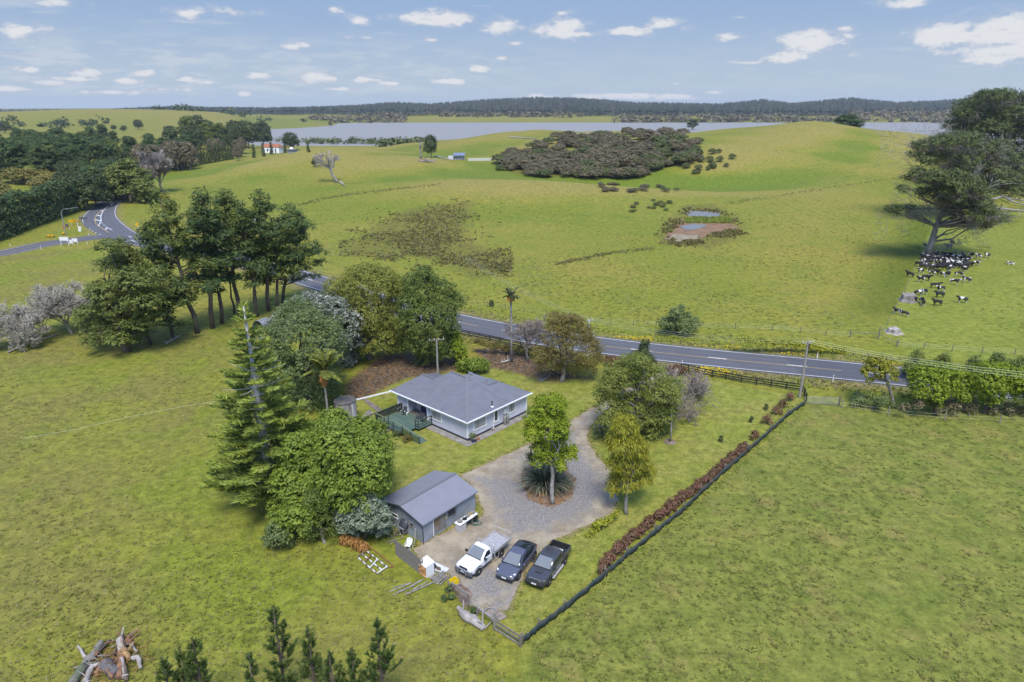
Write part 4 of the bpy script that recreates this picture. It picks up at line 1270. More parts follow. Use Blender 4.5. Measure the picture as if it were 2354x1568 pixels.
# ------ the pines left of the house
PG = 'tall pines in the grove beside the road'
for i, (bx, by, ty, w, bare, ln, pads, lab) in enumerate([
        (454, 766, 440, 120, .42, -34, 30, 'leaning pine with the thickest trunk at the front of the grove'),
        (489, 755, 430, 105, .52, 20, 26, 'pine standing just right of the leaning front pine'),
        (510, 743, 478, 84, .50, 4, 20, 'shorter pine third from the front of the grove'),
        (551, 731, 430, 110, .55, 4, 26, 'pine whose foot is behind the tiered pine tip'),
        (591, 728, 462, 96, .50, -6, 22, 'pine in the middle of the grove by the small shelter'),
        (618, 715, 440, 116, .55, 10, 26, 'tallest pine toward the road end of the grove'),
        (637, 711, 505, 90, .45, 22, 20, 'slender pine second from the road end of the grove'),
        (650, 698, 478, 128, .36, 40, 32, 'outermost pine by the road with limbs sweeping low'),
        (398, 775, 520, 112, .34, -20, 28, 'pine with low branches near the left end of the grove'),
        (347, 792, 552, 104, .30, -22, 30, 'short bushy pine next to the dark spreading tree')]):
    pine_tree('pine_tree', lab, (bx, by), ty, bare * (.35 if i > 7 else .62), w * 1.15, 'pine' if i % 3 else 'pine2', PG, i * 7 + 1, lean_px=ln, pads=int(pads * 1.9), leaf=.40, dens=.75, padr=.10, flat=.36)
pine_tree('pine_tree', 'thin half dead pine pole in the middle of the grove', (538, 721), 575, .55, 44, 'pine', PG, 99, pads=7, leaf=.3)
crown_tree('macrocarpa_tree', 'dark spreading tree with olive sunlit skirt left of the pine grove', (291, 808),
           [(225, 745, 44, .6), (200, 722, 32, .6), (262, 700, 48, .6), (295, 742, 42, .6), (236, 672, 34, .6), (216, 782, 26, .6), (330, 690, 42, .6),
            (300, 640, 42, .6), (258, 612, 32, .55), (345, 640, 36, .6), (250, 570, 26, .5), (280, 590, 30, .5), (272, 780, 28, .6), (330, 745, 30, .6)],
           'pine2', leaf=.34, wid=.34, clump=.62, per=9, dens=1.2, flat=.45, up=.85, inner=.6, trunk_r=.55)
WILLOW = mat('willow_twig', (.40, .37, .30), .9, scale=3, col2=(.29, .26, .21))
bare_tree('willow_tree', 'round leafless willow with pale twigs beside the dark spreading tree', (167, 768), 646, lev=4, kids=(5, 7), nlimb=9, trunk=.26, seed=3, spread=.46, L0=3.7, lean=(-.1, 0), rmin=.028, m=WILLOW)
bare_tree('willow_tree', 'leafless willow with fallen limbs at the edge of the meadow', (42, 800), 690, lev=4, kids=(5, 7), nlimb=9, trunk=.24, seed=23, spread=.52, L0=3.2, rmin=.026, tilt=.8, m=WILLOW)
bare_tree('willow_shrub', 'thin leafless saplings between the two willows', (100, 762), 690, lev=3, kids=(4, 6), nlimb=7, trunk=.1, seed=41, spread=.42, rmin=.024, m=WILLOW)
# ------ the big pines where the cattle shelter
def big_pine(label, base, lobes, kind, trunk, deads, seed, tr, leaf=.42, dens=.72, Ydir=0.0):
    """pads given as image places at the tree's distance; trunk: image polyline; deads: grey bare limbs"""
    b = G(*base)
    rng = np.random.default_rng(seed); pr = random.Random(seed)
    s = mpp(b)
    o = thing('macrocarpa_pine', label, 'tree', b)
    Ls = []
    wm = max(l[0] for l in lobes) - min(l[0] for l in lobes)
    for k, l in enumerate(lobes):
        for rep in range(3):
            off = (pr.random() - .5) * wm * s * (.35 if rep == 0 else .75)
            p = at_y(l[0] + (0 if rep == 0 else pr.uniform(-1, 1) * l[2] * .5), l[1] + (0 if rep == 0 else pr.uniform(-.3, .6) * l[2]), b.y + off)
            r = l[2] * s * (1.18 if rep == 0 else 1.0)
            Ls.append((p.x - b.x, p.y - b.y, p.z - b.z, r, r, r * .42))
    ob('crown', leaf_mesh('crown', [foliage(Ls, leaf * 1.2, .2, leaf * 2, dens, 13, .7, .8, rng, .3, -.45)]), LF[kind], o)
    D = np.array(Ls); D[:, :2] *= .86; D[:, 2] -= D[:, 5] * .9
    ob('dry_twigs', leaf_mesh('dry_twigs', [foliage(D, leaf * .9, .12, leaf * 2, dens * .75, 8, .8, .3, rng, .2, -.9)]), LF['twigs'], o)
    mb = MB()
    T = [at_y(p[0], p[1], b.y) - b for p in trunk]
    T[0].z = -.4
    n = len(T)
    mb.tube(T, [tr * (1.35 if i == 0 else 1 - .72 * i / n) for i in range(n)], 9)
    for l in Ls:
        k = min(range(1, n), key=lambda i: (T[i] - Vector(l[:3])).length + (0 if T[i].z < l[2] else 6))
        mb.tube(wobble(T[k], l[:3], 4, .06, pr), [tr * .36, tr * .28, tr * .2, tr * .13, tr * .05], 4, cap=False)
    mb.build('trunk', BARK_GREY, o, smooth=True)
    db = MB()
    for (x0, y0, x1, y1, n_) in deads:
        for _ in range(n_):
            a = at_y(x0 + pr.uniform(-8, 8), y0 + pr.uniform(-6, 6), b.y + pr.uniform(-3, 3)) - b
            c = at_y(x1 + pr.uniform(-16, 16), y1 + pr.uniform(-12, 12), b.y + pr.uniform(-6, 6)) - b
            d = (c - a)
            bare_twigs(db, a, d.normalized(), d.length, .10, 3, pr, 0, (3, 4), .5, .55, .03)
    db.build('dead_branches', BARK_PALE, o)
    return o
big_pine('tallest pine rising against the sky at the far end of the row', (2335, 430),
         [(2236, 243, 34), (2286, 225, 36), (2330, 238, 34), (2300, 272, 44), (2250, 272, 34), (2350, 300, 40), (2215, 268, 22), (2310, 215, 22), (2262, 222, 20),
          (2365, 240, 40), (2340, 345, 32), (2390, 330, 40), (2385, 280, 40), (2290, 310, 34), (2210, 255, 16), (2200, 290, 24), (2350, 372, 38), (2390, 400, 40), (2250, 300, 28)], 'macro',
         [(2335, 430), (2330, 370), (2310, 310), (2295, 260)], [(2300, 340, 2220, 300, 8), (2300, 300, 2240, 270, 6), (2310, 350, 2190, 320, 4), (2320, 330, 2350, 260, 3)], 5, 1.0, .60)
big_pine('broad pine with grey dead underbranches in the middle of the row', (2262, 500),
         [(2203, 322, 38), (2253, 342, 42), (2303, 362, 34), (2119, 336, 22), (2153, 330, 30), (2103, 350, 13), (2322, 388, 26), (2170, 362, 30), (2140, 360, 22),
          (2225, 372, 26), (2290, 395, 26), (2178, 318, 24), (2336, 360, 18), (2230, 315, 22), (2345, 392, 30), (2310, 420, 26), (2270, 420, 26), (2200, 390, 24), (2350, 430, 28), (2280, 365, 30)], 'macro',
         [(2262, 500), (2258, 450), (2245, 400), (2235, 355)], [(2240, 420, 2150, 385, 9), (2235, 385, 2120, 350, 7), (2245, 380, 2300, 350, 6), (2250, 410, 2300, 395, 5), (2240, 400, 2190, 350, 6), (2255, 430, 2330, 405, 4)], 6, .9, .55)
big_pine('leaning pine with pale trunk over the herd of cattle', (2130, 592),
         [(2136, 415, 24), (2186, 422, 30), (2229, 415, 24), (2076, 432, 10), (2066, 482, 15), (2044, 480, 9), (2088, 476, 10), (2236, 442, 22), (2263, 485, 15),
          (2219, 462, 18), (2229, 512, 11), (2279, 515, 12), (2153, 402, 22), (2109, 392, 14), (2200, 445, 22), (2250, 500, 14), (2210, 495, 12), (2090, 410, 9),
          (2206, 405, 20), (2262, 440, 18), (2260, 470, 24), (2240, 480, 20), (2180, 465, 18), (2215, 470, 22), (2160, 438, 22), (2280, 488, 18), (2300, 500, 12), (2120, 440, 12)], 'macro',
         [(2130, 592), (2142, 555), (2152, 520), (2170, 480), (2190, 440), (2196, 415)],
         [(2160, 500, 2215, 470, 9), (2170, 480, 2230, 500, 7), (2160, 490, 2110, 470, 4), (2150, 520, 2240, 490, 5), (2135, 580, 2190, 556, 3), (2150, 510, 2100, 505, 2), (2180, 455, 2230, 440, 5), (2150, 530, 2132, 470, 2)], 7, .85, .42, 1.1)
# ------ trees and shrubs along the right-hand fence
HG = 'trees in the row beside the right hand paddock'
crown_tree('macrocarpa_tree', 'ragged tree with bare grey branches nearest the metal gate', (2057, 935),
           [(2019, 845, 24), (2038, 860, 24), (1984, 859, 9), (2000, 872, 8), (2030, 832, 10)], 'gold', leaf=.20, clump=.34, dens=1.0, group=HG, bark=BARK_PALE)
crown_tree('macrocarpa_tree', 'domed bright green tree second from the metal gate', (2150, 952),
           [(2130, 872, 38), (2168, 868, 35), (2145, 900, 32), (2113, 900, 20), (2178, 900, 20), (2148, 925, 18), (2150, 858, 18)], 'lime', leaf=.20, clump=.36, per=9, dens=1.25, group=HG, inner=.72)
crown_tree('macrocarpa_tree', 'narrow yellow green tree squeezed between two domed ones', (2216, 948),
           [(2214, 870, 27), (2224, 886, 26), (2202, 890, 15), (2215, 910, 18)], 'lime', leaf=.20, clump=.34, dens=1.2, group=HG, inner=.72)
crown_tree('macrocarpa_tree', 'domed bright green tree nearest the right edge of the photo but one', (2262, 952),
           [(2265, 870, 37), (2302, 866, 35), (2326, 886, 26), (2248, 893, 22), (2285, 898, 26), (2275, 915, 20)], 'lime', leaf=.20, clump=.36, per=9, dens=1.25, group=HG, inner=.72)
crown_tree('macrocarpa_tree', 'bright green tree cut off by the right edge of the photo', (2365, 955),
           [(2348, 880, 29), (2378, 876, 38), (2365, 905, 28), (2340, 905, 16)], 'lime', leaf=.20, clump=.36, dens=1.2, group=HG, inner=.72)
crown_tree('bramble', 'mound of dark brambles by the metal gate', (2010, 942),
           [(1975, 922, 13), (2000, 918, 15), (2030, 925, 14), (2050, 930, 11), (1960, 930, 8), (2020, 935, 10)], 'grey', leaf=.14, clump=.3, cat='shrub', limbs=False, dens=1.1)
crown_tree('undergrowth', 'brown scrub under the row of domed trees', (2230, 958),
           [(2110, 935, 14), (2150, 940, 14), (2190, 940, 15), (2235, 942, 14), (2280, 945, 14), (2320, 945, 14), (2360, 945, 14), (2080, 938, 11)], 'scrub',
           leaf=.16, clump=.34, cat='shrub', limbs=False, dens=.9, depth=.3)
for i, (bx, by, ty, w, lab) in enumerate([(2098, 868, 812, 46, 'dark young pine behind the ragged tree'), (2164, 862, 820, 40, 'dark young pine behind the second domed tree'),
                                          (2234, 864, 820, 40, 'dark young pine behind the narrow yellow green tree'), (2288, 866, 816, 42, 'dark young pine behind the fourth domed tree'),
                                          (2340, 868, 822, 44, 'dark young pine by the road nearest the right edge')]):
    pine_tree('young_pine', lab, (bx, by), ty, .05, w, 'pine2', 'young pines behind the paddock trees', 60 + i, pads=16, leaf=.26, flat=.7, padr=.2)
crown_tree('roadside_shrub', 'dark twiggy shrub standing alone beyond the road', (1560, 770),
           [(1532, 745, 18), (1560, 740, 24), (1588, 748, 16), (1550, 720, 13), (1566, 712, 9), (1580, 725, 9), (1545, 755, 16), (1572, 755, 16)], 'grey', leaf=.20, clump=.36, cat='shrub', limbs=True, dens=1.1, up=.9)
crown_tree('gorse_bank', 'long bank of yellow green gorse beyond the road', (1820, 812),
           [(1700 + 17 * k, 779 + 1.75 * k + (k % 3), 9 + (k % 4)) for k in range(15)], 'gorse', leaf=.16, clump=.30, cat='shrub', limbs=False, dens=1.3, depth=.04, back=False)
crown_tree('roadside_scrub', 'reddish brown scrub under the road fence left of the drive', (1414, 842),
           [(1398, 828, 11), (1412, 830, 12), (1428, 834, 10), (1405, 838, 8)], 'hedge', leaf=.14, clump=.26, cat='shrub', limbs=False, depth=.3)
crown_tree('roadside_scrub', 'dark brown scrub at the fence right of the drive mouth', (1560, 862),
           [(1540, 850, 9), (1556, 848, 11), (1572, 853, 9), (1580, 862, 7)], 'hedge', leaf=.14, clump=.26, cat='shrub', limbs=False, depth=.3)
crown_tree('roadside_scrub', 'brown scrub along the road fence behind the palm', (1160, 815),
           [(1095, 786, 10), (1115, 792, 12), (1140, 798, 13), (1165, 802, 13), (1195, 806, 12), (1222, 812, 12), (1245, 822, 12)], 'rust', leaf=.14, clump=.28, cat='shrub', limbs=False, depth=.15, dens=.9)
# ---- clipped photinia hedge inside the boundary fence
HEDGE_PX = [(1714, 1033), (1681, 1059), (1615, 1114), (1570, 1151), (1503, 1202), (1441, 1251), (1399, 1292), (1382, 1318)]
hp = Gs(HEDGE_PX)
hl = smooth_line(hp, .55)
hg = thing('hedge', 'low reddish brown hedge along the green boundary fence', 'hedge', hl[len(hl) // 2])
o0 = Vector(hl[len(hl) // 2])
hr = np.random.default_rng(4)
ob('foliage', leaf_mesh('foliage', [foliage([(p.x - o0.x + hr.normal() * .12, p.y - o0.y + hr.normal() * .12, (.34 + .10 * hr.random()), .34 + .14 * hr.random(), .40, .34 + .22 * hr.random()) for p in hl], .13, .5, .20, 1.0, 8, rng=hr)]), LF['hedge'], hg)
for k, (x, y, lab) in enumerate([(1800, 938, 'loose hedge plant nearest the power pole'), (1786, 953, 'loose hedge plant second from the power pole'),
                                 (1818, 922, 'straggling hedge plant right under the power pole'), (1764, 974, 'lone hedge plant halfway to the dense hedge'), (1735, 1010, 'hedge plant at the upper end of the dense hedge')]):
    crown_tree('hedge_plant', lab, (x, y), [(x - 4, y - 8, 8), (x + 5, y - 7, 8), (x, y - 13, 6)], 'hedge', leaf=.12, clump=.24, cat='shrub', limbs=False, dens=.8, group='loose plants of the boundary hedge')
for k, (x, y, lab) in enumerate([(1251 + 476, 933 + 38, 'tiny dark sapling in the mown side lawn nearer the hedge'), (1657, 1016, 'tiny dark sapling alone low in the side lawn'), (1762, 943, 'tiny dark sapling closest to the rail fence')]):
    crown_tree('seedling', lab, (x, y), [(x, y - 5, 5), (x + 1, y - 11, 3)], 'dark', leaf=.12, clump=.2, cat='shrub', limbs=False, back=False, dens=.7)
# ------ young pines in the foreground
def shoot(sets, tips, p, d, L, rng, full=1.0):
    """bottlebrush of needles along a shoot"""
    m = int(46 * L / .5 * full)
    t = rng.random(m) ** .8
    di0 = np.array([*d])
    P = np.array([*p]) + di0 * (t * L)[:, None]
    rad = unit(np.cross(di0, rng.normal(size=(m, 3))))
    di = unit(rad * .75 + di0 * .75 + np.array([0, 0, .15]))
    ln = .06 + .06 * rng.random(m)
    sets.append(leaf_cards(P + di * ln[:, None], unit(np.cross(di, rng.normal(size=(m, 3)))), ln, np.full(m, .016), np.clip(.15 + .45 * t + .4 * rng.random(m), 0, 1), rng, di * 5))
def brush_pine(label, top, Y, width, seed, seen):
    P = at_y(top[0], top[1], Y)
    b = Vector((P.x, Y, 0))
    H = P.z
    rng = np.random.default_rng(seed); pr = random.Random(seed)
    o = thing('young_pine', label, 'tree', b, 0, 'young pines at the bottom of the photo')
    sets, mt, mb = [], MB(), MB()
    mt.tube([(0, 0, -.3), (0, 0, H * .5), (0, 0, H)], [.13, .09, .02], 6)
    shoot(sets, None, (0, 0, H - .9), (0, 0, 1), .92, rng, 1.2)
    z = H - .75
    while z > max(H - seen, 1.0):
        u = (H - z)
        R_ = min(width * 1.45 * max(.08, u / seen - .02), width * 1.5)
        for k in range(4):
            a = pr.uniform(0, 6.28)
            L = R_ * pr.uniform(.6, 1.3)
            d = Vector((math.cos(a), math.sin(a), pr.uniform(.45, 1.0))).normalized()
            p0 = Vector((0, 0, z + pr.uniform(-.15, .15)))
            pts, p, dd = [p0], p0.copy(), d.copy()
            for i in range(4):
                p = p + dd * (L / 4)
                dd = (dd + Vector((0, 0, .16))).normalized()
                pts.append(p.copy())
            mt.tube(pts, [.03, .026, .02, .015, .008], 4, cap=False)
            shoot(sets, None, pts[2], (pts[4] - pts[2]).normalized(), (pts[4] - pts[2]).length + .12, rng, 1.2)
            for q in range(int(2 + L * 3.6)):
                f = pr.uniform(.3, 1)
                i = min(3, int(f * 4))
                bp = pts[i].lerp(pts[i + 1], f * 4 - i)
                sd2 = Vector((pr.uniform(-1, 1), pr.uniform(-1, 1), pr.uniform(.5, 1.4)))
                shoot(sets, None, bp, (d * .5 + sd2 * .7).normalized(), pr.uniform(.24, .46), rng)
        z -= .50
    ob('crown', leaf_mesh('crown', sets), LF['pine'], o)
    mt.build('trunk', BARK, o, smooth=True)
brush_pine('young pine with the highest tip of the foreground pines', (627, 1393), 33.5, 1.25, 1, 6.5)
brush_pine('slender young pine right beside the highest tipped one', (706, 1442), 33.0, .95, 2, 5.0)
brush_pine('young pine at the right end of the foreground pines', (866, 1420), 33.0, 1.15, 3, 6.0)
brush_pine('small young pine peeping between the two right hand ones', (756, 1498), 32.0, .8, 4, 4.0)
brush_pine('young pine with a side tip at the left of the foreground group', (441, 1467), 32.0, 1.2, 5, 5.0)
brush_pine('short young pine left of the side tipped one', (412, 1488), 32.5, .8, 6, 4.0)
brush_pine('lowest young pine at the left end of the foreground group', (372, 1512), 31.5, .8, 7, 4.0)
brush_pine('lone thin young pine in the middle of the foreground', (571, 1503), 31.5, .62, 8, 4.0)
brush_pine('bushy young pine just left of the right end one', (808, 1490), 32.0, .8, 9, 4.0)
# ------ woodland: a few kinds, copied one by one
def proto_leafy(H, lob, kind, leaf, clump, seed, dens=1.0, flat=.7, bark=BARK, per=8, inner=.6, bare_f=.25, wid=.45):
    rng = np.random.default_rng(seed); pr = random.Random(seed)
    Ls = [(l[0] * H, l[1] * H, l[2] * H, l[3] * H, l[3] * H, l[3] * H * (l[4] if len(l) > 4 else .8)) for l in lob]
    cr = leaf_mesh('crown', [foliage(Ls, leaf, wid, clump, dens, per, flat, .65, rng, inner, -.6)])
    cr.materials.append(LF[kind])
    mb = MB()
    mb.tube([(0, 0, -1), (0, 0, H * .3), (0, 0, H * .7)], [H * .022, H * .017, H * .008], 6)
    for l in Ls[:7]:
        mb.tube([(0, 0, H * bare_f), ((l[0]) * .5, l[1] * .5, (H * bare_f + l[2]) * .5), l[:3]], [H * .012, H * .008, H * .004], 4, cap=False)
    tm = mb.mesh('trunk', True)
    tm.materials.append(bark)
    return cr, tm
def rlobes(n, seed, r=.17, R0=.26, z0=.35, z1=.9, sq=.7, cone=0.0):
    pr = random.Random(seed)
    out = []
    for k in range(n):
        z = z0 + (z1 - z0) * (k + .5) / n
        a = k * 2.4 + pr.uniform(-.5, .5)
        w = R0 * (1 - cone * (k / n)) * pr.uniform(.4, 1.0) * (1 - ((z - z0) / (z1 - z0)) ** 3 * .7)
        out.append((math.cos(a) * w, math.sin(a) * w, z, r * pr.uniform(.75, 1.2) * (1 - .4 * cone * k / n), sq))
    return out
WOOD = {
    'pine': [proto_leafy(20, rlobes(16, s, .13, .24, .38, .94, .45), 'pine', .62, 1.0, s, 1.15, .6, wid=.28, per=11) for s in (1, 2, 3)],
    'pine2': [proto_leafy(20, rlobes(15, s, .13, .24, .32, .94, .5), 'pine2', .62, 1.0, s, 1.15, .6, wid=.28, per=11) for s in (14, 15)],
    'dark': [proto_leafy(14, rlobes(14, s, .20, .26, .26, .86, .8), 'dark', .48, .9, s, 1.1) for s in (4, 5)],
    'wattle': [proto_leafy(8, rlobes(10, s, .26, .38, .42, .78, .75), 'wattle', .34, .62, s, 1.0) for s in (6, 7)],
    'brown': [proto_leafy(14, rlobes(13, s, .17, .2, .3, .9, 1.0), 'scrub', .42, .8, s, .85, bark=BARK_GREY) for s in (8, 9)],
    'cypress': [proto_leafy(12, [(0, 0, .1 + .085 * k, .105 * (1 - .055 * k), 1.3) for k in range(10)], 'dark', .36, .6, 10, 1.15, 1.0)],
    'scrub': [proto_leafy(5, rlobes(8, s, .34, .46, .42, .72, .75), 'scrub', .30, .52, s, 1.0, per=7) for s in (21, 22, 23)],
    'scrubg': [proto_leafy(5, rlobes(8, s, .34, .46, .42, .74, .75), 'scrubg', .30, .52, s, 1.0, per=7) for s in (24, 25)]}
def wood(name, label, cat, group, kind, px, py, Hpx=None, H=None, rng=random, wide=1.0, Y=None):
    b = G(px, py) if Y is None else at_y(px, py, Y)
    if Y: b.z = float(hgt(b.x, b.y))
    cr, tm = WOOD[kind][rng.randrange(len(WOOD[kind]))]
    base = {'pine': 20, 'pine2': 20, 'dark': 14, 'wattle': 8, 'brown': 14, 'cypress': 12, 'scrub': 5, 'scrubg': 5}[kind]
    if H is None:
        H = Hpx * mpp(b)
    o = thing(name, label, cat, b, rng.uniform(0, 6.28), group)
    s = H / base
    o.scale = (s * wide * rng.uniform(.9, 1.12), s * wide * rng.uniform(.9, 1.12), s)
    ob('crown', cr, None, o)
    ob('trunk', tm, None, o)
    return o
wr = random.Random(5)
for k in range(84):
    x = wr.uniform(-60, 268); f = (x / 268)
    y = wr.uniform(346, 424) - 18 * f
    wood('pine_tree', 'dark pine in the dense wood on the far side of the side road', 'tree', 'pines of the dense wood', 'pine' if wr.random() < .8 else 'pine2', x, y, H=wr.uniform(15, 20), rng=wr)
for k in range(30):
    x = wr.uniform(-40, 190)
    y = wr.uniform(425, 475) - 30 * max(0, x) / 190
    wood('wattle_tree', 'yellowish rounded tree in front of the dense pine wood', 'tree', 'wattle trees before the dense wood', 'wattle', x, y, H=wr.uniform(5.5, 8.5), rng=wr, wide=1.3)
for k in range(34):
    x = wr.uniform(150, 305); y = wr.uniform(398, 474) - max(0, x - 190) * .12
    wood('dark_tree', 'dark tree filling the wood between shelterbelt and pines', 'tree', 'dark trees filling the wood', 'dark' if k % 3 else 'pine', x, y, H=wr.uniform(9, 14), rng=wr, wide=1.15)
for k in range(14):
    x = wr.uniform(262, 452)
    y = 376 - (x - 262) * .10 + wr.uniform(-8, 10)
    wood('pine_tree', 'pine in the thin row ahead of the green hills', 'tree', 'pines of the thin row', 'pine', x, y, H=wr.uniform(12, 19), rng=wr)
for k in range(30):
    x = wr.uniform(300, 445)
    y = 398 - (x - 300) * .08 + wr.uniform(-6, 6)
    wood('brown_tree', 'brownish half bare tree in the belt above the meadow', 'tree', 'brown trees of the belt', 'brown', x, y, H=wr.uniform(12, 17), rng=wr)
ORD = 'first second third fourth fifth sixth seventh eighth ninth tenth eleventh twelfth thirteenth fourteenth fifteenth sixteenth seventeenth eighteenth nineteenth twentieth'.split()
for k in range(20):
    x = 402 + k * 7.0
    wood('cypress_tree', ORD[k] + ' narrow cypress from the left in the close row above the meadow', 'tree', 'cypresses of the close row', 'cypress', x, 389 - (x - 402) * .17, Hpx=wr.uniform(36, 48), rng=wr, wide=.9)
for k, (x, y, h, lab) in enumerate([(585, 363, 33, 'bushy cypress furthest left by the far white house'), (606, 360, 32, 'bushy cypress in the middle of the three by the far white house'),
                                    (625, 355, 30, 'bushy cypress in front of the far white house wall'), (656, 351, 22, 'bushy cypress between the white house and the domed hut'), (709, 350, 26, 'lone bushy cypress on the crest right of the domed hut')]):
    wood('cypress_tree', lab, 'tree', 'bushy cypresses by the far house', 'cypress', x, y, Hpx=h, rng=wr, wide=1.25)
for k in range(26):
    x = wr.uniform(430, 622)
    wood('broadleaf_tree', 'dark rounded tree in the copse before the lake', 'tree', 'trees of the lakeside copse', 'dark' if wr.random() < .7 else 'pine2', x, wr.uniform(322, 345), Hpx=wr.uniform(40, 62), rng=wr)
for k in range(13):
    x = wr.uniform(420, 560)
    wood('brown_tree', 'brownish tree fringing the lakeside copse', 'tree', 'brown trees below the copse', 'brown', x, wr.uniform(352, 372), Hpx=wr.uniform(30, 40), rng=wr)
for x, y, h, kd, wd, lab in [(668, 346, 40, 'dark', 1.2, 'dark rounded tree behind the domed hut'), (12, 306, 27, 'dark', 1.4, 'lone dark tree on the green hill at the left edge'),
                             (262, 300, 12, 'dark', 1.5, 'small dark tree on the green hillside left of its neighbour'), (286, 303, 14, 'dark', 1.5, 'small dark tree on the green hillside right of its neighbour'),
                             (318, 298, 22, 'dark', 1.3, 'larger dark tree on the green hillside'), (392, 320, 30, 'dark', 1.4, 'wide dark tree below the green hills'),
                             (992, 362, 50, 'dark', .95, 'dark bushy tree beside the dead trunk on the knoll'), (1592, 304, 30, 'pine', 1.6, 'flat topped tree on the crest above the thicket'),
                             (1942, 318, 52, 'pine', 2.1, 'broad dark tree behind the shoulder of the right hill'), (725, 384, 20, 'dark', 1.0, 'small dark bush beside the leaning dead tree'),
                             (1130, 704, 15, 'dark', 1.0, 'tiny round sapling in the field beyond the road'), (760, 292, 14, 'brown', 1.2, 'pale small tree at the end of the lake')]:
    wood('lone_tree', lab, 'tree', None, kd, x, y, Hpx=h, rng=wr, wide=wd, Y=560 if x == 1942 else None)
for x, y, h, lab in [(196, 482, 78, 'dark tree joining the end of the clipped shelterbelt'), (222, 474, 76, 'dark tree second along from the shelterbelt end'),
                     (246, 462, 72, 'dark tree third along from the shelterbelt end by the bend')]:
    wood('dark_tree', lab, 'tree', 'dark trees between shelterbelt and bend', 'dark', x, y, Hpx=h, rng=wr, wide=1.15)
crown_tree('macrocarpa_tree', 'big layered dark tree over the road where it leaves the bend', (300, 466),
           [(285, 390, 30, .6), (310, 405, 34, .6), (270, 420, 26, .6), (300, 440, 30, .6), (330, 430, 26, .6), (262, 398, 20, .6), (340, 455, 22, .6), (295, 375, 18, .6)], 'pine2',
           leaf=.55, clump=1.0, dens=1.15, flat=.5, up=.8)
bare_tree('poplar_tree', 'tall pale leafless poplar over the bend', (372, 442), 343, lev=3, kids=(6, 8), nlimb=12, trunk=.35, seed=8, spread=.3, L0=6.5, rmin=.07, tilt=.3, m=BARK_PALE)
bare_tree('brown_poplar', 'brown leafless tree beside the pale poplar', (345, 448), 368, lev=3, kids=(6, 8), nlimb=12, trunk=.3, seed=18, spread=.3, L0=5, rmin=.07, tilt=.32, m=TWIG)
# ---- the clipped shelterbelt
sl_ = smooth_line(Gs([(-90, 580), (0, 549), (90, 515), (170, 486)]), 2.2)
so = Vector(sl_[len(sl_) // 2])
sb = thing('shelterbelt', 'tall clipped dark green shelterbelt along the side road', 'hedge', so)
sr = np.random.default_rng(8)
Ls = []
for p in sl_:
    hh = 11.5 + sr.normal() * .6
    for z in (1.5, 4.2, 7.0, hh - 1.8):
        Ls.append((p.x - so.x + sr.normal() * .3, p.y - so.y + 1.5 + sr.normal() * .4, z, 1.8, 1.8, 1.9))
ob('foliage', leaf_mesh('foliage', [foliage(Ls, .42, .4, .7, .9, 8, rng=sr, inner=.75)]), LF['shelter'], sb)
tb = MB()
for p in sl_[::2]:
    tb.tube([(p.x - so.x, p.y - so.y + 1.5, -.5), (p.x - so.x, p.y - so.y + 1.5, 9)], [.25, .1], 5)
tb.build('stems', BARK, sb)
# ---- the thicket on the middle hill, and loose bushes
THK = [(1135, 388), (1165, 360), (1215, 340), (1290, 316), (1360, 306), (1420, 303), (1500, 305), (1590, 303), (1612, 330), (1604, 372), (1560, 385), (1500, 398), (1470, 412),
       (1420, 416), (1340, 412), (1250, 411), (1160, 402)]
tr_ = random.Random(77)
px_ = np.array(THK, float)
n_b = 0
while n_b < 290:
    y = 303 + 113 * tr_.random() ** .85
    x = tr_.uniform(1135, 1612)
    if sdist(THK, np.array([x]), np.array([y]))[0] < 2:
        continue
    g = tr_.random() < (.16 if x < 1500 else .55)
    wood('scrub_bush', 'bushy scrub crown packed in the thicket on the middle hill', 'bush', 'scrub bushes of the hill thicket', 'scrubg' if g else 'scrub', x, y, H=tr_.uniform(2.8, 5.8), rng=tr_, wide=1.6)
    n_b += 1
for k in range(34):
    x, y = tr_.uniform(1575, 1690), tr_.uniform(338, 408)
    if tr_.random() > (1690 - x) / 100 + .15: continue
    wood('scrub_bush', 'small dark bush scattered on the slope right of the thicket', 'bush', 'scattered bushes right of the thicket', 'scrubg', x, y, H=tr_.uniform(1.8, 3.2), rng=tr_)
for k in range(26):
    x, y = tr_.uniform(1370, 1560), tr_.uniform(424, 442)
    wood('scrub_bush', 'low pale scrub in the strip below the thicket', 'bush', 'low scrub below the thicket', 'scrub' if k % 3 else 'scrubg', x, y, H=tr_.uniform(.9, 1.7), rng=tr_, wide=1.7)
for k in range(16):
    x, y = tr_.uniform(1435, 1545), tr_.uniform(462, 488)
    wood('scrub_bush', 'low dark bush near the muddy pond', 'bush', 'low bushes near the pond', 'scrubg', x, y, H=tr_.uniform(.6, 1.2), rng=tr_, wide=1.6)
# ================================================================== BUILDINGS AND FENCES
def pz(px, py, z):
    d = ray(px, py)
    t = (z - CAM_H) / d[2]
    return Vector((d[0] * t, d[1] * t, z))
class Frame:
    """a building's own axes: x along one wall, y along the other"""
    def __init__(s, org, rz):
        s.o = Vector(org); s.o.z = 0; s.rz = rz
        s.u = Vector((math.cos(rz), math.sin(rz), 0)); s.v = Vector((-math.sin(rz), math.cos(rz), 0))
    def z(s, px, py, z):
        p = pz(px, py, z) - s.o
        return Vector((p.dot(s.u), p.dot(s.v), z))
    def on(s, px, py, ax, val):
        """image place on the wall plane x=val (ax 0) or y=val (ax 1)"""
        d = Vector(ray(px, py)); w = (s.u, s.v)[ax]
        o = Vector((0, 0, CAM_H)) - s.o
        t = (val - o.dot(w)) / d.dot(w)
        p = o + d * t
        return Vector((p.dot(s.u), p.dot(s.v), p.z))
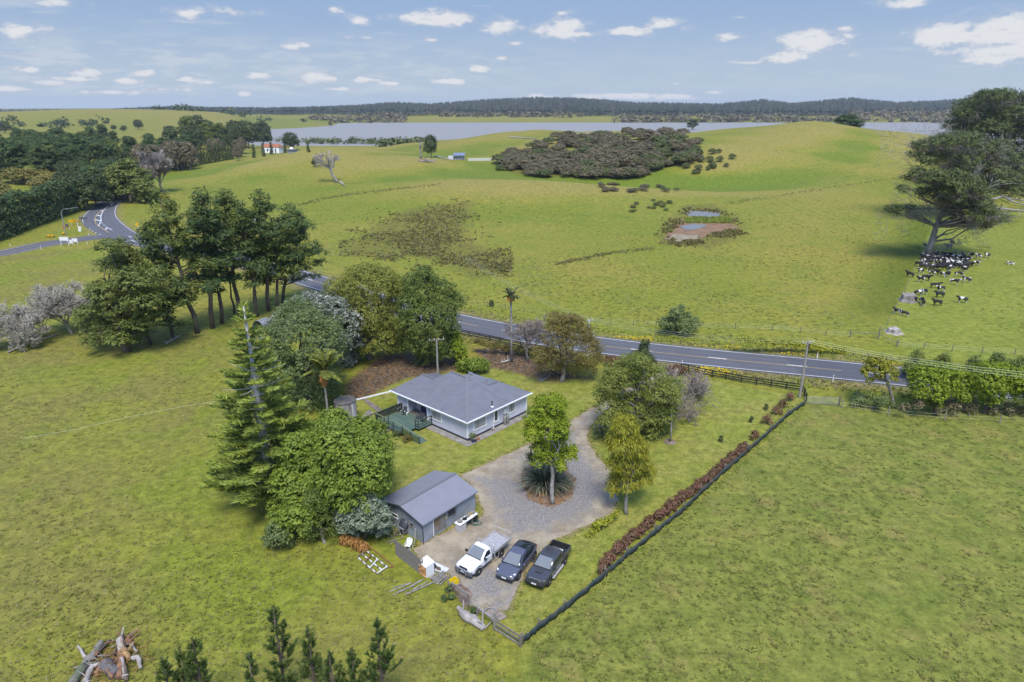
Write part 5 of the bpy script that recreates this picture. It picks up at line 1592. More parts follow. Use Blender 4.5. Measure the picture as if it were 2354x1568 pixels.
def metal_roof(name, c, period, c2=None, bump=.5, axis='X', rough=.45):
    m = bpy.data.materials.new(name)
    m.use_nodes = True
    t = NT(m.node_tree)
    out = t.n('ShaderNodeOutputMaterial'); b = t.n('ShaderNodeBsdfPrincipled')
    co = t.n('ShaderNodeTexCoord').outputs['Object']
    w = t.n('ShaderNodeTexWave', _wave_type='BANDS', _bands_direction=axis)
    t.set(w.inputs['Vector'], co)
    w.inputs['Scale'].default_value = .3142 / period
    col = t.mix(t.ss(t.noise(co, 1.1, 5, .65), .3, .7), c, c2 or tuple(x * .82 for x in c))
    col = t.mix(t.m('MULTIPLY', w.outputs['Fac'], .14), col, tuple(x * .5 for x in c))
    t.set(b.inputs['Base Color'], col)
    b.inputs['Roughness'].default_value = rough
    bp = t.n('ShaderNodeBump')
    bp.inputs['Strength'].default_value = bump; bp.inputs['Distance'].default_value = .03
    t.set(bp.inputs['Height'], w.outputs['Fac'])
    t.set(b.inputs['Normal'], bp.outputs[0])
    t.set(out.inputs['Surface'], b.outputs[0])
    return m
WHITE = mat('white_paint', (0.84, 0.84, 0.83), .5, var=.10, scale=2)
WALLB = mat('pale_blue_cladding', (0.560, 0.560, 0.645), .6, var=.10, scale=.8)
PLINTH = mat('dark_plinth', (0.060, 0.062, 0.075), .8, var=.3)
GLASS = mat('window_glass', (0.055, 0.060, 0.068), .08, spec=.6)
CURTAIN = mat('curtain', (0.43, 0.415, 0.39), .8, scale=9, col2=(0.30, 0.29, 0.275), stretch=(1, 1, .05))
DKFRAME = mat('dark_window_frame', (0.06, 0.055, 0.055), .5)
CONC = mat('concrete', (0.270, 0.250, 0.222), .9, scale=1.4, col2=(0.185, 0.168, 0.150), bump=.3)
DECKG = mat('green_deck_paint', (0.060, 0.105, 0.080), .7, scale=2.2, col2=(0.095, 0.130, 0.102), stretch=(1, .15, 1))
RAILG = mat('green_rail_paint', (0.040, 0.068, 0.050), .7, var=.3, scale=3)
RAILTOP = mat('mossy_rail', (0.165, 0.195, 0.105), .85, var=.3, scale=3)
STEEL = mat('galvanised_steel', (0.40, 0.41, 0.43), .45, .6, var=.2, scale=4)
BLACKP = mat('black_fence_paint', (0.018, 0.018, 0.022), .75, var=.3, scale=3)
GREYWOOD = mat('weathered_wood', (0.235, 0.215, 0.190), .9, scale=2.2, col2=(0.150, 0.130, 0.110), bump=.4, stretch=(1, 1, .3))
POSTWOOD = mat('post_wood', (0.170, 0.145, 0.115), .9, var=.4, scale=3)
PVC = mat('white_pvc', (0.74, 0.74, 0.72), .4)
# ------ the house
HE = 2.75
HF = Frame(pz(1074, 972.2, HE), R(48.19))
house = thing('house', 'pale blue single storey house with dark grey hipped roof and white trim', 'house', HF.o, HF.rz)
o_ = .5
S1, T1, S, T = 5.9, 5.95, 11.4, 13.95
porch_a, porch_b = HF.on(742.1 + 880 * .2227, 654.8 + 1260 * .2227, 0, o_).y, HF.on(742.1 + 1082 * .2227, 654.8 + 1330 * .2227, 0, o_).y
pa, pb = max(porch_a, porch_b), min(porch_a, porch_b)
foot = [(o_, o_), (S - o_, o_), (S - o_, 7.0), (7.9, 7.0), (7.9, T - o_ - .4), (o_, T - o_ - .4), (o_, pa), (o_ + 1.3, pa), (o_ + 1.3, pb), (o_, pb)]
MB().prism(foot, .32, HE + .02).build('wall', WALLB, house)
pl = [(o_ + .04, o_ + .04), (S - o_ - .04, o_ + .04), (S - o_ - .04, 6.95), (7.85, 6.95), (7.85, T - o_ - .45), (o_ + .04, T - o_ - .45)]
MB().prism(pl, -.1, .318).build('plinth', PLINTH, house)
zr = lambda h: HE + h
A, B, C = (0, T, zr(0)), (0, 0, zr(0)), (S, 0, zr(0))
P_, Q_ = (S1, T1, zr(2.13)), (S1, 8.9, zr(2.13))
v2a, v2b = (4.0, 9.9, zr(1.44)), (4.0, 12.2, zr(1.44))
V_, ce = (7.3, 3.7, zr(1.34)), (9.0, 3.6, zr(1.30))
ROOF = metal_roof('grey_roofing', (0.165, 0.164, 0.180), .30, bump=.25)
rf = MB()
faces = [[A, B, P_, Q_, v2a, v2b], [B, C, ce, V_, P_], [C, (S, 7.4, zr(0)), (9.0, 5.2, zr(1.2)), ce], [V_, ce, (9.0, 5.2, zr(1.2)), (8.0, 7.0, zr(.5))],
         [P_, V_, (8.0, 7.0, zr(.5)), (8.4, 8.9, zr(.5)), Q_], [A, v2b, (8.0, T, zr(0))], [v2b, v2a, (8.0, 9.9, zr(0)), (8.0, T, zr(0))], [Q_, (8.4, 8.9, zr(.5)), (8.0, 9.9, zr(0)), v2a]]
for f in faces:
    rf.slab([Vector(p) for p in f], .06)
roof = rf.build('roof', ROOF, house)
VER = metal_roof('verandah_iron', (0.190, 0.192, 0.205), .25, bump=.6)
MB().slab([(8.1, 9.6, zr(.16)), (8.1, 7.2, zr(.16)), (11.3, 7.2, zr(-.2)), (11.3, 9.6, zr(-.2))], .05).slab(
    [(7.0, 5.2, zr(1.15)), (9.6, 5.2, zr(.95)), (9.6, 8.9, zr(.85)), (7.0, 8.9, zr(1.05))], .05).build('verandah_roof', VER, house)
cap = MB()
CAPM = mat('roof_capping', (0.155, 0.155, 0.168), .5)
for a, b in ((B, P_), (P_, Q_), (v2a, v2b), (V_, ce)):
    cap.bar(Vector(a) + Vector((0, 0, .03)), Vector(b) + Vector((0, 0, .03)), .26, .05)
cap.bar(Vector(P_) + Vector((0, 0, .02)), Vector((7.0, .55, zr(.22))) , .16, .04)
cap.build('ridge_cap', CAPM, roof)
gt = MB()
gt.bar((-.06, -.1, HE - .03), (-.06, T + .05, HE - .03), .12, .13).bar((-.02, -.06, HE - .03), (S + .05, -.06, HE - .03), .12, .13)
gt.build('gutter', WHITE, house)
tr = MB()
for x, y in ((o_, o_), (S - o_, o_), (o_, T - o_ - .4)):
    tr.box((x, y, (HE + .3) / 2 + .15), (.16, .16, HE - .36))
tr.build('corner_board', WHITE, house)
sof = MB().prism([(.02, .02), (S - .02, .02), (S - .02, o_ - .01), (o_ - .01, o_ - .01), (o_ - .01, T - .1), (.02, T - .1)], HE - .10, HE - .06)
sof.build('soffit', WHITE, house)
def window(par, pts, ax, val, split=(.36,), fr=.12, wm=None, curtain=True, fmat=None, proud=.05):
    """window seen at image corners pts=[(x,y) top-left, (x,y) bottom-right] on the wall plane ax=val facing outward (negative)"""
    a = HFr.on(*pts[0], ax, val); b = HFr.on(*pts[1], ax, val)
    i = 1 - ax
    lo, hi = min(a[i], b[i]), max(a[i], b[i])
    z0, z1 = min(a.z, b.z), max(a.z, b.z)
    def bx(m, l0, l1, q0, q1, d0, d1):
        c = [0, 0, (q0 + q1) / 2]; d = [0, 0, q1 - q0]
        c[i] = (l0 + l1) / 2; d[i] = l1 - l0
        c[ax] = val - (d0 + d1) / 2; d[ax] = d1 - d0
        m.box(c, d)
    m = MB()
    bx(m, lo - fr, hi + fr, z1, z1 + fr, 0, proud); bx(m, lo - fr, hi + fr, z0 - fr * 1.3, z0, 0, proud + .03)
    bx(m, lo - fr, lo, z0, z1, 0, proud); bx(m, hi, hi + fr, z0, z1, 0, proud)
    w = m.build('window', fmat or WHITE, par)
    g = MB(); bx(g, lo, hi, z0, z1, .0, .012)
    g.build('pane', GLASS, w)
    if curtain:
        n = len(split) + 1
        edges = [0, *split, 1]
        for k in range(n):
            if curtain is True or k in curtain:
                cm = MB(); L = hi - lo
                bx(cm, lo + L * edges[k] + .05, lo + L * edges[k + 1] - .05, z0 + .04, z1 - .04, .012, .016)
                cm.build('curtain', CURTAIN, w)
    mm = MB()
    for q in split:
        x = lo + (hi - lo) * q
        bx(mm, x - .025, x + .025, z0, z1, .012, .035)
    bx(mm, lo, hi, z0, z0 + .05, .017, .034); bx(mm, lo, hi, z1 - .05, z1, .017, .034)
    mm.build('sash', DKFRAME, w)
    return w
HFr = HF
c5 = lambda x, y: (742.1 + x * .2227, 654.8 + y * .2227)
window(house, [c5(1122, 1292), c5(1222, 1408)], 0, o_, (.62,), curtain=True)
window(house, [c5(1562, 1412), c5(1676, 1440)], 1, o_, (.34,), curtain=True)
window(house, [c5(1772, 1300), c5(1803, 1392)], 1, o_, (.5,), curtain=False)
window(house, [c5(1916, 1236), c5(1978, 1290)], 1, o_, (.5,), curtain=True)
# porch: big window and glazed door in the recess
pw = window(house, [c5(975, 1222), c5(1072, 1330)], 0, o_ + 1.3, (.5,), curtain=False, fmat=WHITE)
PURP = mat('violet_glass', (0.055, 0.055, 0.125), .12, spec=.6)
for ch in pw.children:
    if ch.name.startswith('pane'):
        ch.material_slots[0].link = 'OBJECT'; ch.material_slots[0].material = PURP
dm = MB().box((o_ + 1.27, pa - .55, 1.45), (.05, .85, 2.05))
door = dm.build('door', mat('door_paint', (0.52, 0.50, 0.49), .6), house)
MB().box((o_ + 1.23, pa - .22, 1.4), (.04, .04, .14)).build('handle', STEEL, door)
for py_ in (pa, pb):
    MB().box((o_, py_, 1.5), (.13, .13, 2.5)).build('porch_post', WHITE, house)
# roof things
dp_ = HF.z(*c5(1520, 940), zr(1.95))
ds = MB()
dm_ = Matrix.Rotation(R(60), 3, 'Y')
prof = [(.01, 0), (.16, .02), (.30, .07), (.36, .11)]
ring = []
for r, z in prof:
    ring.append((r, z))
dish = MB().lathe(ring, 18)
dish.v = [tuple(dm_ @ Vector(p) + Vector((dp_.x, dp_.y, zr(2.2)))) for p in dish.v]
dob = dish.build('satellite_dish', mat('dish_grey', (0.50, 0.50, 0.51), .5), roof)
MB().tube([(dp_.x, dp_.y, zr(1.7)), (dp_.x, dp_.y, zr(2.2))], .03, 6).tube([(dp_.x + .05, dp_.y, zr(2.2)), (dp_.x + .45, dp_.y, zr(2.35))], .02, 5).build('dish_arm', STEEL, roof)
fp = HF.on(*c5(1748, 1245), 1, .6)
MB().cyl((fp.x, .62, HE + .1), .07, .75, 10).cyl((fp.x, .62, HE + .82), .1, .08, 10).build('flue_pipe', mat('dark_flue', (.04, .04, .045), .5), roof)
MB().lathe([(.2, .18), (.1, .3)], 10, (fp.x, .62, HE)).build('flue_collar', WHITE, roof)
# services on the right wall
mbx = HF.on(*c5(1872, 1300), 1, o_)
MB().box((mbx.x, o_ - .09, mbx.z), (.46, .18, .62)).build('meter_box', mat('box_white', (.62, .62, .6), .6), house)
dwn = HF.on(*c5(1755, 1400), 1, o_)
MB().tube([(dwn.x, .0, HE - .1), (dwn.x, o_ - .06, HE - .45), (dwn.x, o_ - .06, .35), (dwn.x, o_ - .2, .2)], .045, 8).build('downpipe', PVC, house)
for x, y in ((1762, 1500),):
    q = HF.z(*c5(x, y), .15)
    MB().box((q.x, q.y + .1, .2), (.34, .24, .3)).build('gully_cover', CONC, house)
# pipe from the gutter to the tank
ta = HF.z(*c5(695, 1102), HE - .05)
tb_ = HF.z(*c5(305, 1196), 2.62)
MB().bar(ta, tb_, .13, .13).build('tank_pipe', PVC, house)
# paths
def sheet(name, pts, z, m, label, thick=.05):
    c = sum((Vector(p[:2]) for p in pts), Vector((0, 0))) / len(pts)
    o = MB().prism([(p[0], p[1]) for p in pts], z - thick, z).build(name, m)
    return tag(o, label, kind='structure')
hw = lambda s, t: (HF.o + HF.u * s + HF.v * t)
sheet('concrete_path', [hw(o_ - .95, o_ - .95), hw(S - .2, o_ - .95), hw(S - .2, o_), hw(o_, o_), hw(o_, 8.2), hw(o_ - .95, 8.2)], .055, CONC, 'pale concrete path round the near corner of the house')
BRICKP = mat('brown_path', (0.150, 0.118, 0.105), .9, scale=1.2, col2=(0.200, 0.165, 0.145), bump=.4)
sheet('garden_path', [G(*c5(*p)) for p in ((395, 1165), (450, 1180), (610, 1285), (560, 1312), (480, 1250))], .05, BRICKP, 'brown garden path from the tank to the deck')
stp = [(320, 1440), (350, 1395), (420, 1350), (480, 1290), (520, 1325), (470, 1375), (400, 1395), (345, 1455)]
PAVE = mat('crazy_paving', (0.285, 0.262, 0.232), .9, scale=3.0, col2=(0.150, 0.130, 0.112), bump=.5)
sheet('stone_path', rough_poly([G(*c5(*p)) for p in stp], .3, .15, 1.2, 3), .045, PAVE, 'stone paved path beside the water tank')
ed = thing('garden_edging', 'timber edging round the bare garden bed below the deck', 'edging', G(*c5(560, 1450)))
e0 = ed.location
for a, b in (((405, 1385), (545, 1330)), ((405, 1385), (560, 1560)), ((560, 1560), (700, 1500))):
    p, q = G(*c5(*a)) - e0, G(*c5(*b)) - e0
    MB().bar(p + Vector((0, 0, .1)), q + Vector((0, 0, .1)), .07, .2).build('board', GREYWOOD, ed)
for k, (x, y, sz, lab) in enumerate([(580, 1530, .75, 'large pale boulder on the corner of the bare garden bed'), (482, 1394, .35, 'small white stone in the bare garden bed near the deck post')]):
    p = G(*c5(x, y))
    rk = bmesh.new(); bmesh.ops.create_icosphere(rk, subdivisions=2, radius=sz * .5)
    for v_ in rk.verts:
        v_.co *= 1 + .28 * mnoise.noise(v_.co * 3 / sz + Vector((k * 7, 0, 0)))
        v_.co.z *= .62
    me = bpy.data.meshes.new('boulder'); rk.to_mesh(me); rk.free()
    tag(ob('boulder', me, mat('pale_stone', (.52, .47, .42), .9, var=.3, scale=3, bump=.5), None, p + Vector((0, 0, sz * .2))), lab, 'stone')
trg = thing('planter_trough', 'long low concrete trough on the lawn beside the rusty tree', 'planter', G(*c5(2285, 970)), R(50))
tm = MB()
for c, d in (((0, .3, .15), (2.1, .1, .3)), ((0, -.3, .15), (2.1, .1, .3)), ((1.0, 0, .15), (.1, .5, .3)), ((-1.0, 0, .15), (.1, .5, .3))):
    tm.box(c, d)
tm.build('sides', CONC, trg)
MB().box((0, 0, .1), (1.9, .5, .2)).build('soil', mat('soil', (.06, .045, .035), .95, var=.3), trg)
# ------ deck
DZ = .42
deck = thing('deck', 'green painted timber deck with rails and ramp at the house door', 'deck', HF.o, HF.rz)
dA, dB = HF.z(*c5(550, 1400), DZ), HF.z(*c5(912, 1492), DZ)
dx = min(dA.x, -2.6)
dC = HF.z(*c5(1000, 1492), DZ); dD = HF.z(*c5(1085, 1442), DZ)
y_far = dA.y
poly = [(o_, y_far), (dA.x, y_far), (dB.x - .1, dB.y), (dB.x + .9, dB.y - .1), (dC.x, dC.y), (o_, dD.y)]
poly = [(o_, y_far), (dA.x, y_far), (dA.x, dB.y), (dC.x, dB.y), (dC.x, dD.y), (o_, dD.y)]
MB().prism(poly, DZ - .14, DZ).build('deck_floor', DECKG, deck)
MB().prism([(o_ + 1.28, pa - .02), (o_ - .0, pa - .02), (o_, pb + .02), (o_ + 1.28, pb + .02)], DZ - .1, DZ + .004).build('porch_floor', mat('porch_mat', (.17, .145, .105), .9, var=.3, scale=3), deck)
x0 = dA.x
MB().box((x0 + .02, (y_far + dB.y) / 2, DZ / 2 - .1), (.04, y_far - dB.y, DZ - .06)).build('deck_skirt', mat('dark_skirt', (.05, .048, .042), .9), deck)
posts = [(x0, y_far), (x0 + (o_ - x0) * .5, y_far), (o_ - .1, y_far), (x0, y_far - (y_far - dB.y) * .33), (x0, y_far - (y_far - dB.y) * .66), (x0, dB.y), (dC.x, dB.y), (dC.x, dD.y), (o_ - .12, dD.y)]
for x, y in posts:
    MB().box((x, y, DZ + .42), (.09, .09, 1.06)).build('deck_post', RAILG, deck)
MB().box((x0 - .05, y_far - (y_far - dB.y) * .5, DZ + .75), (.08, .08, 1.9)).build('tall_post', RAILG, deck)
for a, b, mt_ in (((x0, y_far), (o_ - .1, y_far), RAILG), ((x0, y_far), (x0, dB.y), RAILTOP), ((dC.x, dB.y), (dC.x, dD.y), RAILG), ((dC.x, dD.y), (o_ - .1, dD.y), RAILG)):
    MB().bar((*a, DZ + .98), (*b, DZ + .98), .13, .05).build('top_rail', mt_, deck)
    MB().bar((*a, DZ + .5), (*b, DZ + .5), .05, .09).build('mid_rail', RAILG, deck)
CLOTH_D = mat('brown_mesh', (.075, .070, .040), .9, var=.3, scale=5)
MB().box(((x0 + o_) / 2, y_far + .03, DZ + .48), (o_ - x0 - .2, .02, .9)).build('screen', CLOTH_D, deck)
# ramp running down toward the lawn
rp0, rp1 = (x0 + .0, dB.y), (x0 + 1.15, dB.y)
ry = HF.z(*c5(1000, 1560), .1).y
ry = min(ry, dB.y - 3.0)
MB().slab([(rp0[0], ry, .06), (rp1[0], ry, .06), (rp1[0], dB.y, DZ), (rp0[0], dB.y, DZ)], .1).build('ramp', DECKG, deck)
for f in (.0, .5, 1.0):
    y = dB.y + (ry - dB.y) * f
    MB().box((x0, y, DZ * (1 - f) + .42), (.09, .09, 1.05)).build('ramp_post', RAILG, deck)
MB().bar((x0, dB.y, DZ + .98), (x0, ry - .1, 1.0), .13, .05).build('ramp_rail', RAILTOP, deck)
MB().slab([(x0 + .02, ry, .12), (x0 + .02, dB.y, DZ), (x0 + .02, dB.y, DZ + .7), (x0 + .02, ry, .75)], .02).build('ramp_screen', mat('green_mesh', (.115, .150, .055), .9, var=.3, scale=4), deck)
ps = HF.o + HF.u * (x0 - .5) + HF.v * (dB.y - .6)
for k, (a, b, w, lab, kd) in enumerate([(-.5, .4, .5, 'dark leafy shrub against the deck front', 'dark'), (-.55, -1.3, .5, 'brownish shrub beside the deck ramp', 'rust'), (-.4, 3.6, .32, 'small green plant at the deck corner post', 'dome')]):
    p = HF.o + HF.u * (x0 + a) + HF.v * (dB.y + b)
    o = thing('deck_shrub', lab, 'shrub', p)
    ob('foliage', leaf_mesh('foliage', [foliage([(0, 0, w * .8, w, w, w * .9), (.3, .2, w * .6, w * .7, w * .7, w * .6)], .10, .5, .2, 1.1, 8, rng=np.random.default_rng(k))]), LF[kd], o)
# outdoor chairs
CH_DARK = mat('dark_mesh_fabric', (.035, .038, .045), .7)
CH_ARM = mat('chair_frame_grey', (.40, .40, .40), .4, .5)
def chair(label, x, y, rz, grp='chairs on the deck'):
    p = HF.o + HF.u * x + HF.v * y
    c = thing('chair', label, 'chair', (p.x, p.y, DZ), HF.rz + rz, grp)
    MB().slab([(-.25, -.25, .42), (.25, -.25, .42), (.25, .25, .40), (-.25, .25, .40)], .04).build('seat', CH_DARK, c)
    MB().slab([(-.25, .24, .42), (.25, .24, .42), (.25, .40, 1.0), (-.25, .40, 1.0)], .04).build('backrest', CH_DARK, c)
    for s in (-1, 1):
        MB().tube([(s * .29, -.27, 0), (s * .29, -.27, .6), (s * .29, -.22, .65), (s * .29, .28, .64)], .02, 6).build('arm', CH_ARM, c)
        MB().tube([(s * .27, .38, 0), (s * .27, .28, .45)], .02, 6).build('leg', CH_ARM, c)
    return c
q = HF.z(*c5(778, 1310), DZ); chair('dark chair furthest left on the deck against the wall', min(q.x, .0), q.y, R(-90))
q = HF.z(*c5(838, 1342), DZ); chair('dark chair beside the white pot on the deck', min(q.x, -.05), q.y, R(-75))
q = HF.z(*c5(985, 1385), DZ); chair('dark chair under the violet window by the table', q.x, q.y, R(-95))
q = HF.z(*c5(1030, 1412), DZ); chair('dark chair at the deck edge nearest the steps', q.x, q.y, R(-60))
q = HF.z(*c5(868, 1338), DZ)
pt = HF.o + HF.u * q.x + HF.v * q.y
tag(MB().lathe([(.11, 0), (.17, .26), (.19, .28), (.15, .28), (.14, .2)], 14).build('flower_pot', WHITE, None, (pt.x, pt.y, DZ), smooth=False), 'round white pot beside a dark deck chair', 'pot')
# gas bottles, pots by the wall
GASM = mat('gas_bottle_grey', (.30, .30, .29), .45, .3, var=.2)
for k, lab in enumerate(('grey gas bottle under the meter box, nearer the house corner', 'grey gas bottle under the meter box, further along the wall')):
    q = HF.on(*c5(1880 + 28 * k, 1420), 1, o_ - .3)
    p = HF.o + HF.u * q.x + HF.v * (o_ - .3)
    g_ = thing('gas_bottle', lab, 'gas bottle', (p.x, p.y, .055), 0, 'gas bottles at the house wall')
    MB().lathe([(.16, 0), (.19, .04), (.19, .95), (.16, 1.08), (.06, 1.16)], 14).build('bottle_body', GASM, g_, smooth=True)
    MB().lathe([(.11, 1.12), (.12, 1.3), (.11, 1.3)], 12).build('valve_guard', STEEL, g_)
for k, (x, y, r, m_, kd, lab) in enumerate([(1545, 1168, .17, mat('blue_glaze', (.03, .03, .09), .3), 'dome', 'blue pot with a bushy plant at the house corner'), (1580, 1160, .13, MATS['blue_glaze'], None, 'small empty blue pot at the house corner'),
                                       (1617, 834, .2, mat('terracotta', (.40, .22, .12), .8, var=.3), None, 'brown terracotta pots by the right wall')]):
    px, py = (829.4 + x * .16705, 873.1 + y * .16705) if y < 1000 else (829.4 + x * .16705, 873.1 + (y - 300) * .16705)
    p = G(px, py)
    pt = thing('plant_pot', lab, 'pot', (p.x, p.y, .055))
    MB().lathe([(r * .7, 0), (r, r * 1.7), (r * 1.08, r * 1.8), (r * .9, r * 1.8), (r * .85, r * 1.5)], 12).build('pot', m_, pt)
    if kd:
        ob('foliage', leaf_mesh('foliage', [foliage([(0, 0, .8, .32, .32, .5)], .12, .3, .18, 1.2, 8, rng=np.random.default_rng(k))]), LF['grey'], pt)
# ------ water tank
tp_ = G(797, 966)
tank = thing('water_tank', 'round concrete water tank with dark stained lid and white drips', 'tank', tp_)
TANKM = mat('stained_concrete', (.300, .275, .255), .9, scale=2.4, col2=(.095, .085, .085), bump=.4, stretch=(1.6, 1.6, .22))
tH = z_at((tp_.x, tp_.y - 0, 0), 921)
MB().lathe([(1.32, -.1), (1.32, tH)], 36).build('tank_wall', TANKM, tank, smooth=False)
MB().lathe([(1.37, tH), (1.37, tH + .1), (1.2, tH + .16), (.3, tH + .22), (.02, tH + .22)], 36).build('tank_lid', mat('stained_lid', (.075, .070, .072), .95, scale=1.5, col2=(.120, .105, .092)), tank)
wst = MB()
for a in (-42, -36, -28, -20, -12):
    wst.slab([(1.325 * math.cos(R(a)), 1.325 * math.sin(R(a)), tH - .05), (1.325 * math.cos(R(a)), 1.325 * math.sin(R(a)), .15 + (a % 5) * .12), (1.325 * math.cos(R(a + 5)), 1.325 * math.sin(R(a + 5)), .3), (1.325 * math.cos(R(a + 5)), 1.325 * math.sin(R(a + 5)), tH - .05)], .004)
wst.v = [tuple(Vector(p) * 1.003) for p in wst.v]
wst.build('lime_streaks', mat('lime_streak', (.62, .60, .58), .9, scale=6, col2=(.35, .33, .32), stretch=(1, 1, .2)), tank)
# ------ shed
SE = 2.2
c4 = lambda x, y: (873.1 + x * .11136, 1047.7 + y * .11136)
SF = Frame(pz(971.1, 1205.3, SE), R(50.4))
shed = thing('shed', 'grey corrugated iron shed with low gable roof beside the yard', 'shed', SF.o, SF.rz)
IRON = metal_roof('shed_iron', (0.310, 0.338, 0.378), .15, (0.225, 0.245, 0.280), .5, 'X')
IRON_Y = metal_roof('shed_iron_gable', (0.310, 0.338, 0.378), .15, (0.225, 0.245, 0.280), .5, 'Y')
SROOF = metal_roof('shed_roofing', (0.220, 0.221, 0.248), .18, (0.195, 0.197, 0.222), .35, 'X')
SL, SW, RY = 7.15, 5.85, 2.9
rz_ = .78
sr_ = MB()
sr_.slab([(-.12, -.05, SE), (SL, -.05, SE), (SL, RY, SE + rz_), (-.12, RY, SE + rz_)], .04)
sr_.slab([(-.12, RY, SE + rz_), (SL, RY, SE + rz_), (SL, SW, SE + .02), (-.12, SW, SE + .02)], .04)
sro = sr_.build('roof', SROOF, shed)
MB().bar((-.14, RY, SE + rz_ + .02), (SL + .02, RY, SE + rz_ + .02), .34, .05).build('ridge_cap', CAPM, sro)
MB().bar((-.14, -.08, SE - .03), (-.14, RY, SE + rz_ - .03), .05, .14).bar((-.14, RY, SE + rz_ - .03), (-.14, SW + .04, SE), .05, .14).build('barge_board', mat('dark_barge', (.06, .062, .07), .6), shed)
MB().bar((-.1, -.09, SE - .06), (SL, -.09, SE - .06), .1, .1).build('gutter', STEEL, shed)
w0 = .2
MB().add([(w0, w0, 0), (w0, SW - w0, 0), (w0, SW - w0, SE - .06), (w0, RY, SE + rz_ - .10), (w0, w0, SE - .06)], [(0, 4, 3, 2, 1)]).add(
    [(SL - .1, w0, 0), (SL - .1, SW - w0, 0), (SL - .1, SW - w0, SE - .06), (SL - .1, RY, SE + rz_ - .1), (SL - .1, w0, SE - .06)], [(0, 1, 2, 3, 4)]).add(
    [(w0, SW - w0, 0), (SL - .1, SW - w0, 0), (SL - .1, SW - w0, SE - .06), (w0, SW - w0, SE - .06)], [(0, 3, 2, 1)]).build('gable_wall', IRON_Y, shed)
fw = MB().add([(w0, w0, 0), (SL - .1, w0, 0), (SL - .1, w0, SE - .06), (w0, w0, SE - .06)], [(0, 1, 2, 3)]).build('wall', IRON, shed)
for a, b, m_ in ((w0 + .02, 1.42, IRON), (4.4, SL - .15, IRON)):
    MB().box(((a + b) / 2, w0 - .02, SE / 2 - .05), (b - a, .03, SE - .15)).build('iron_sheet', m_, shed)
HFr = SF
RUST = mat('rusty_iron', (.175, .120, .055), .9, scale=1.3, col2=(.190, .185, .180), bump=.3)
MB().box((2.25, w0 - .015, 1.05), (1.55, .03, 1.5)).build('rusty_sheet', RUST, shed)
fl = MB(); fl.box((1.44, w0 - .03, SE / 2), (.06, .05, SE - .2)).build('flashing', WHITE, shed)
window(shed, [c4(1400, 1150), c4(1558, 1180)], 1, w0, (.33, .66), fr=.05, curtain=False, fmat=GREYWOOD)
MB().box((3.1, w0 - .02, 1.15), (.14, .012, .16)).build('yellow_tag', mat('tag_yellow', (.6, .5, .02), .6), shed)
window(shed, [c4(238, 1165), c4(372, 1290)], 0, w0, (.5,), fr=.06, curtain=False)
window(shed, [c4(462, 1290), c4(690, 1470)], 0, w0, (.25, .5, .75), fr=.05, curtain=(1, 3), fmat=GREYWOOD)
MB().tube([(-.02, .02, SE - .1), (.05, .06, SE - .25), (.05, .06, .1)], .04, 7).build('downpipe', mat('dark_pipe', (.05, .05, .055), .5), shed)
# bench with sink and pots against the shed
bq = SF.z(*c4(1790, 1290), .9)
bench = thing('work_bench', 'white topped outdoor bench against the shed wall', 'bench', SF.o + SF.u * bq.x + SF.v * bq.y, SF.rz)
BT = 2.5
MB().box((0, 0, .90), (BT, .72, .05)).build('bench_top', WHITE, bench)
MB().box((-.78, 0, .43), (.85, .58, .86)).build('cabinet', mat('cabinet_grey', (.46, .45, .44), .6, var=.15), bench)
MB().box((.42, .26, .43), (1.5, .05, .86)).build('back_panel', GREYWOOD, bench)
for x in (.45, 1.15):
    MB().box((x, -.28, .43), (.06, .06, .86)).build('leg', GREYWOOD, bench)
TOPZ = .925
def on_bench(name, label, cat, x, y, prof, m_, grp=None):
    p = bench.location + SF.u * x + SF.v * y
    return tag(MB().lathe(prof, 14).build(name, m_, None, (p.x, p.y, TOPZ)), label, cat, grp)
STONE = mat('bowl_stone', (.24, .21, .185), .9, var=.3, scale=5)
on_bench('bowl', 'wide brown bowl at the near end of the shed bench', 'bowl', -.85, .02, [(.16, 0), (.26, .1), (.27, .14), (.22, .13), (.05, .06)], STONE)
on_bench('tray', 'black square tray between the bowls on the shed bench', 'tray', -.25, .0, [(.22, 0), (.24, .08), (.2, .08), (.18, .03)], mat('black_plastic', (.02, .02, .022), .5))
on_bench('bowl', 'brown bowl in the middle of the shed bench', 'bowl', .2, .05, [(.14, 0), (.22, .12), (.23, .16), (.18, .14), (.05, .06)], STONE)
on_bench('basket', 'straw coloured basket toward the far end of the shed bench', 'basket', .58, .08, [(.14, 0), (.18, .16), (.15, .16), (.12, .04)], mat('straw', (.40, .29, .11), .9, var=.4, scale=8))
on_bench('bowl', 'stone bowl at the far end of the shed bench', 'bowl', .95, .05, [(.15, 0), (.21, .13), (.22, .17), (.17, .15), (.05, .06)], STONE)
p = bench.location + SF.u * .95 + SF.v * -.25
tag(MB().lathe([(.2, 0), (.25, .42), (.27, .44), (.22, .44), (.2, .1)], 14).build('bucket', MATS['black_plastic'], None, (p.x, p.y, .5)), 'black bucket under the far end of the shed bench', 'bucket')
hz = MB()
hr_ = random.Random(3)
pth = []
hc = G(*c4(1985, 1400))
for k in range(60):
    a = k * .55
    rr_ = .25 + .14 * math.sin(k * .37) + .05 * hr_.random()
    pth.append((rr_ * math.cos(a) * 1.5, rr_ * math.sin(a), .03 + .035 * (k % 3)))
hz.tube(pth, .022, 5)
tag(hz.build('hose', mat('hose_green', (.045, .115, .095), .5), None, hc), 'green garden hose coiled by the shed bench', 'hose')
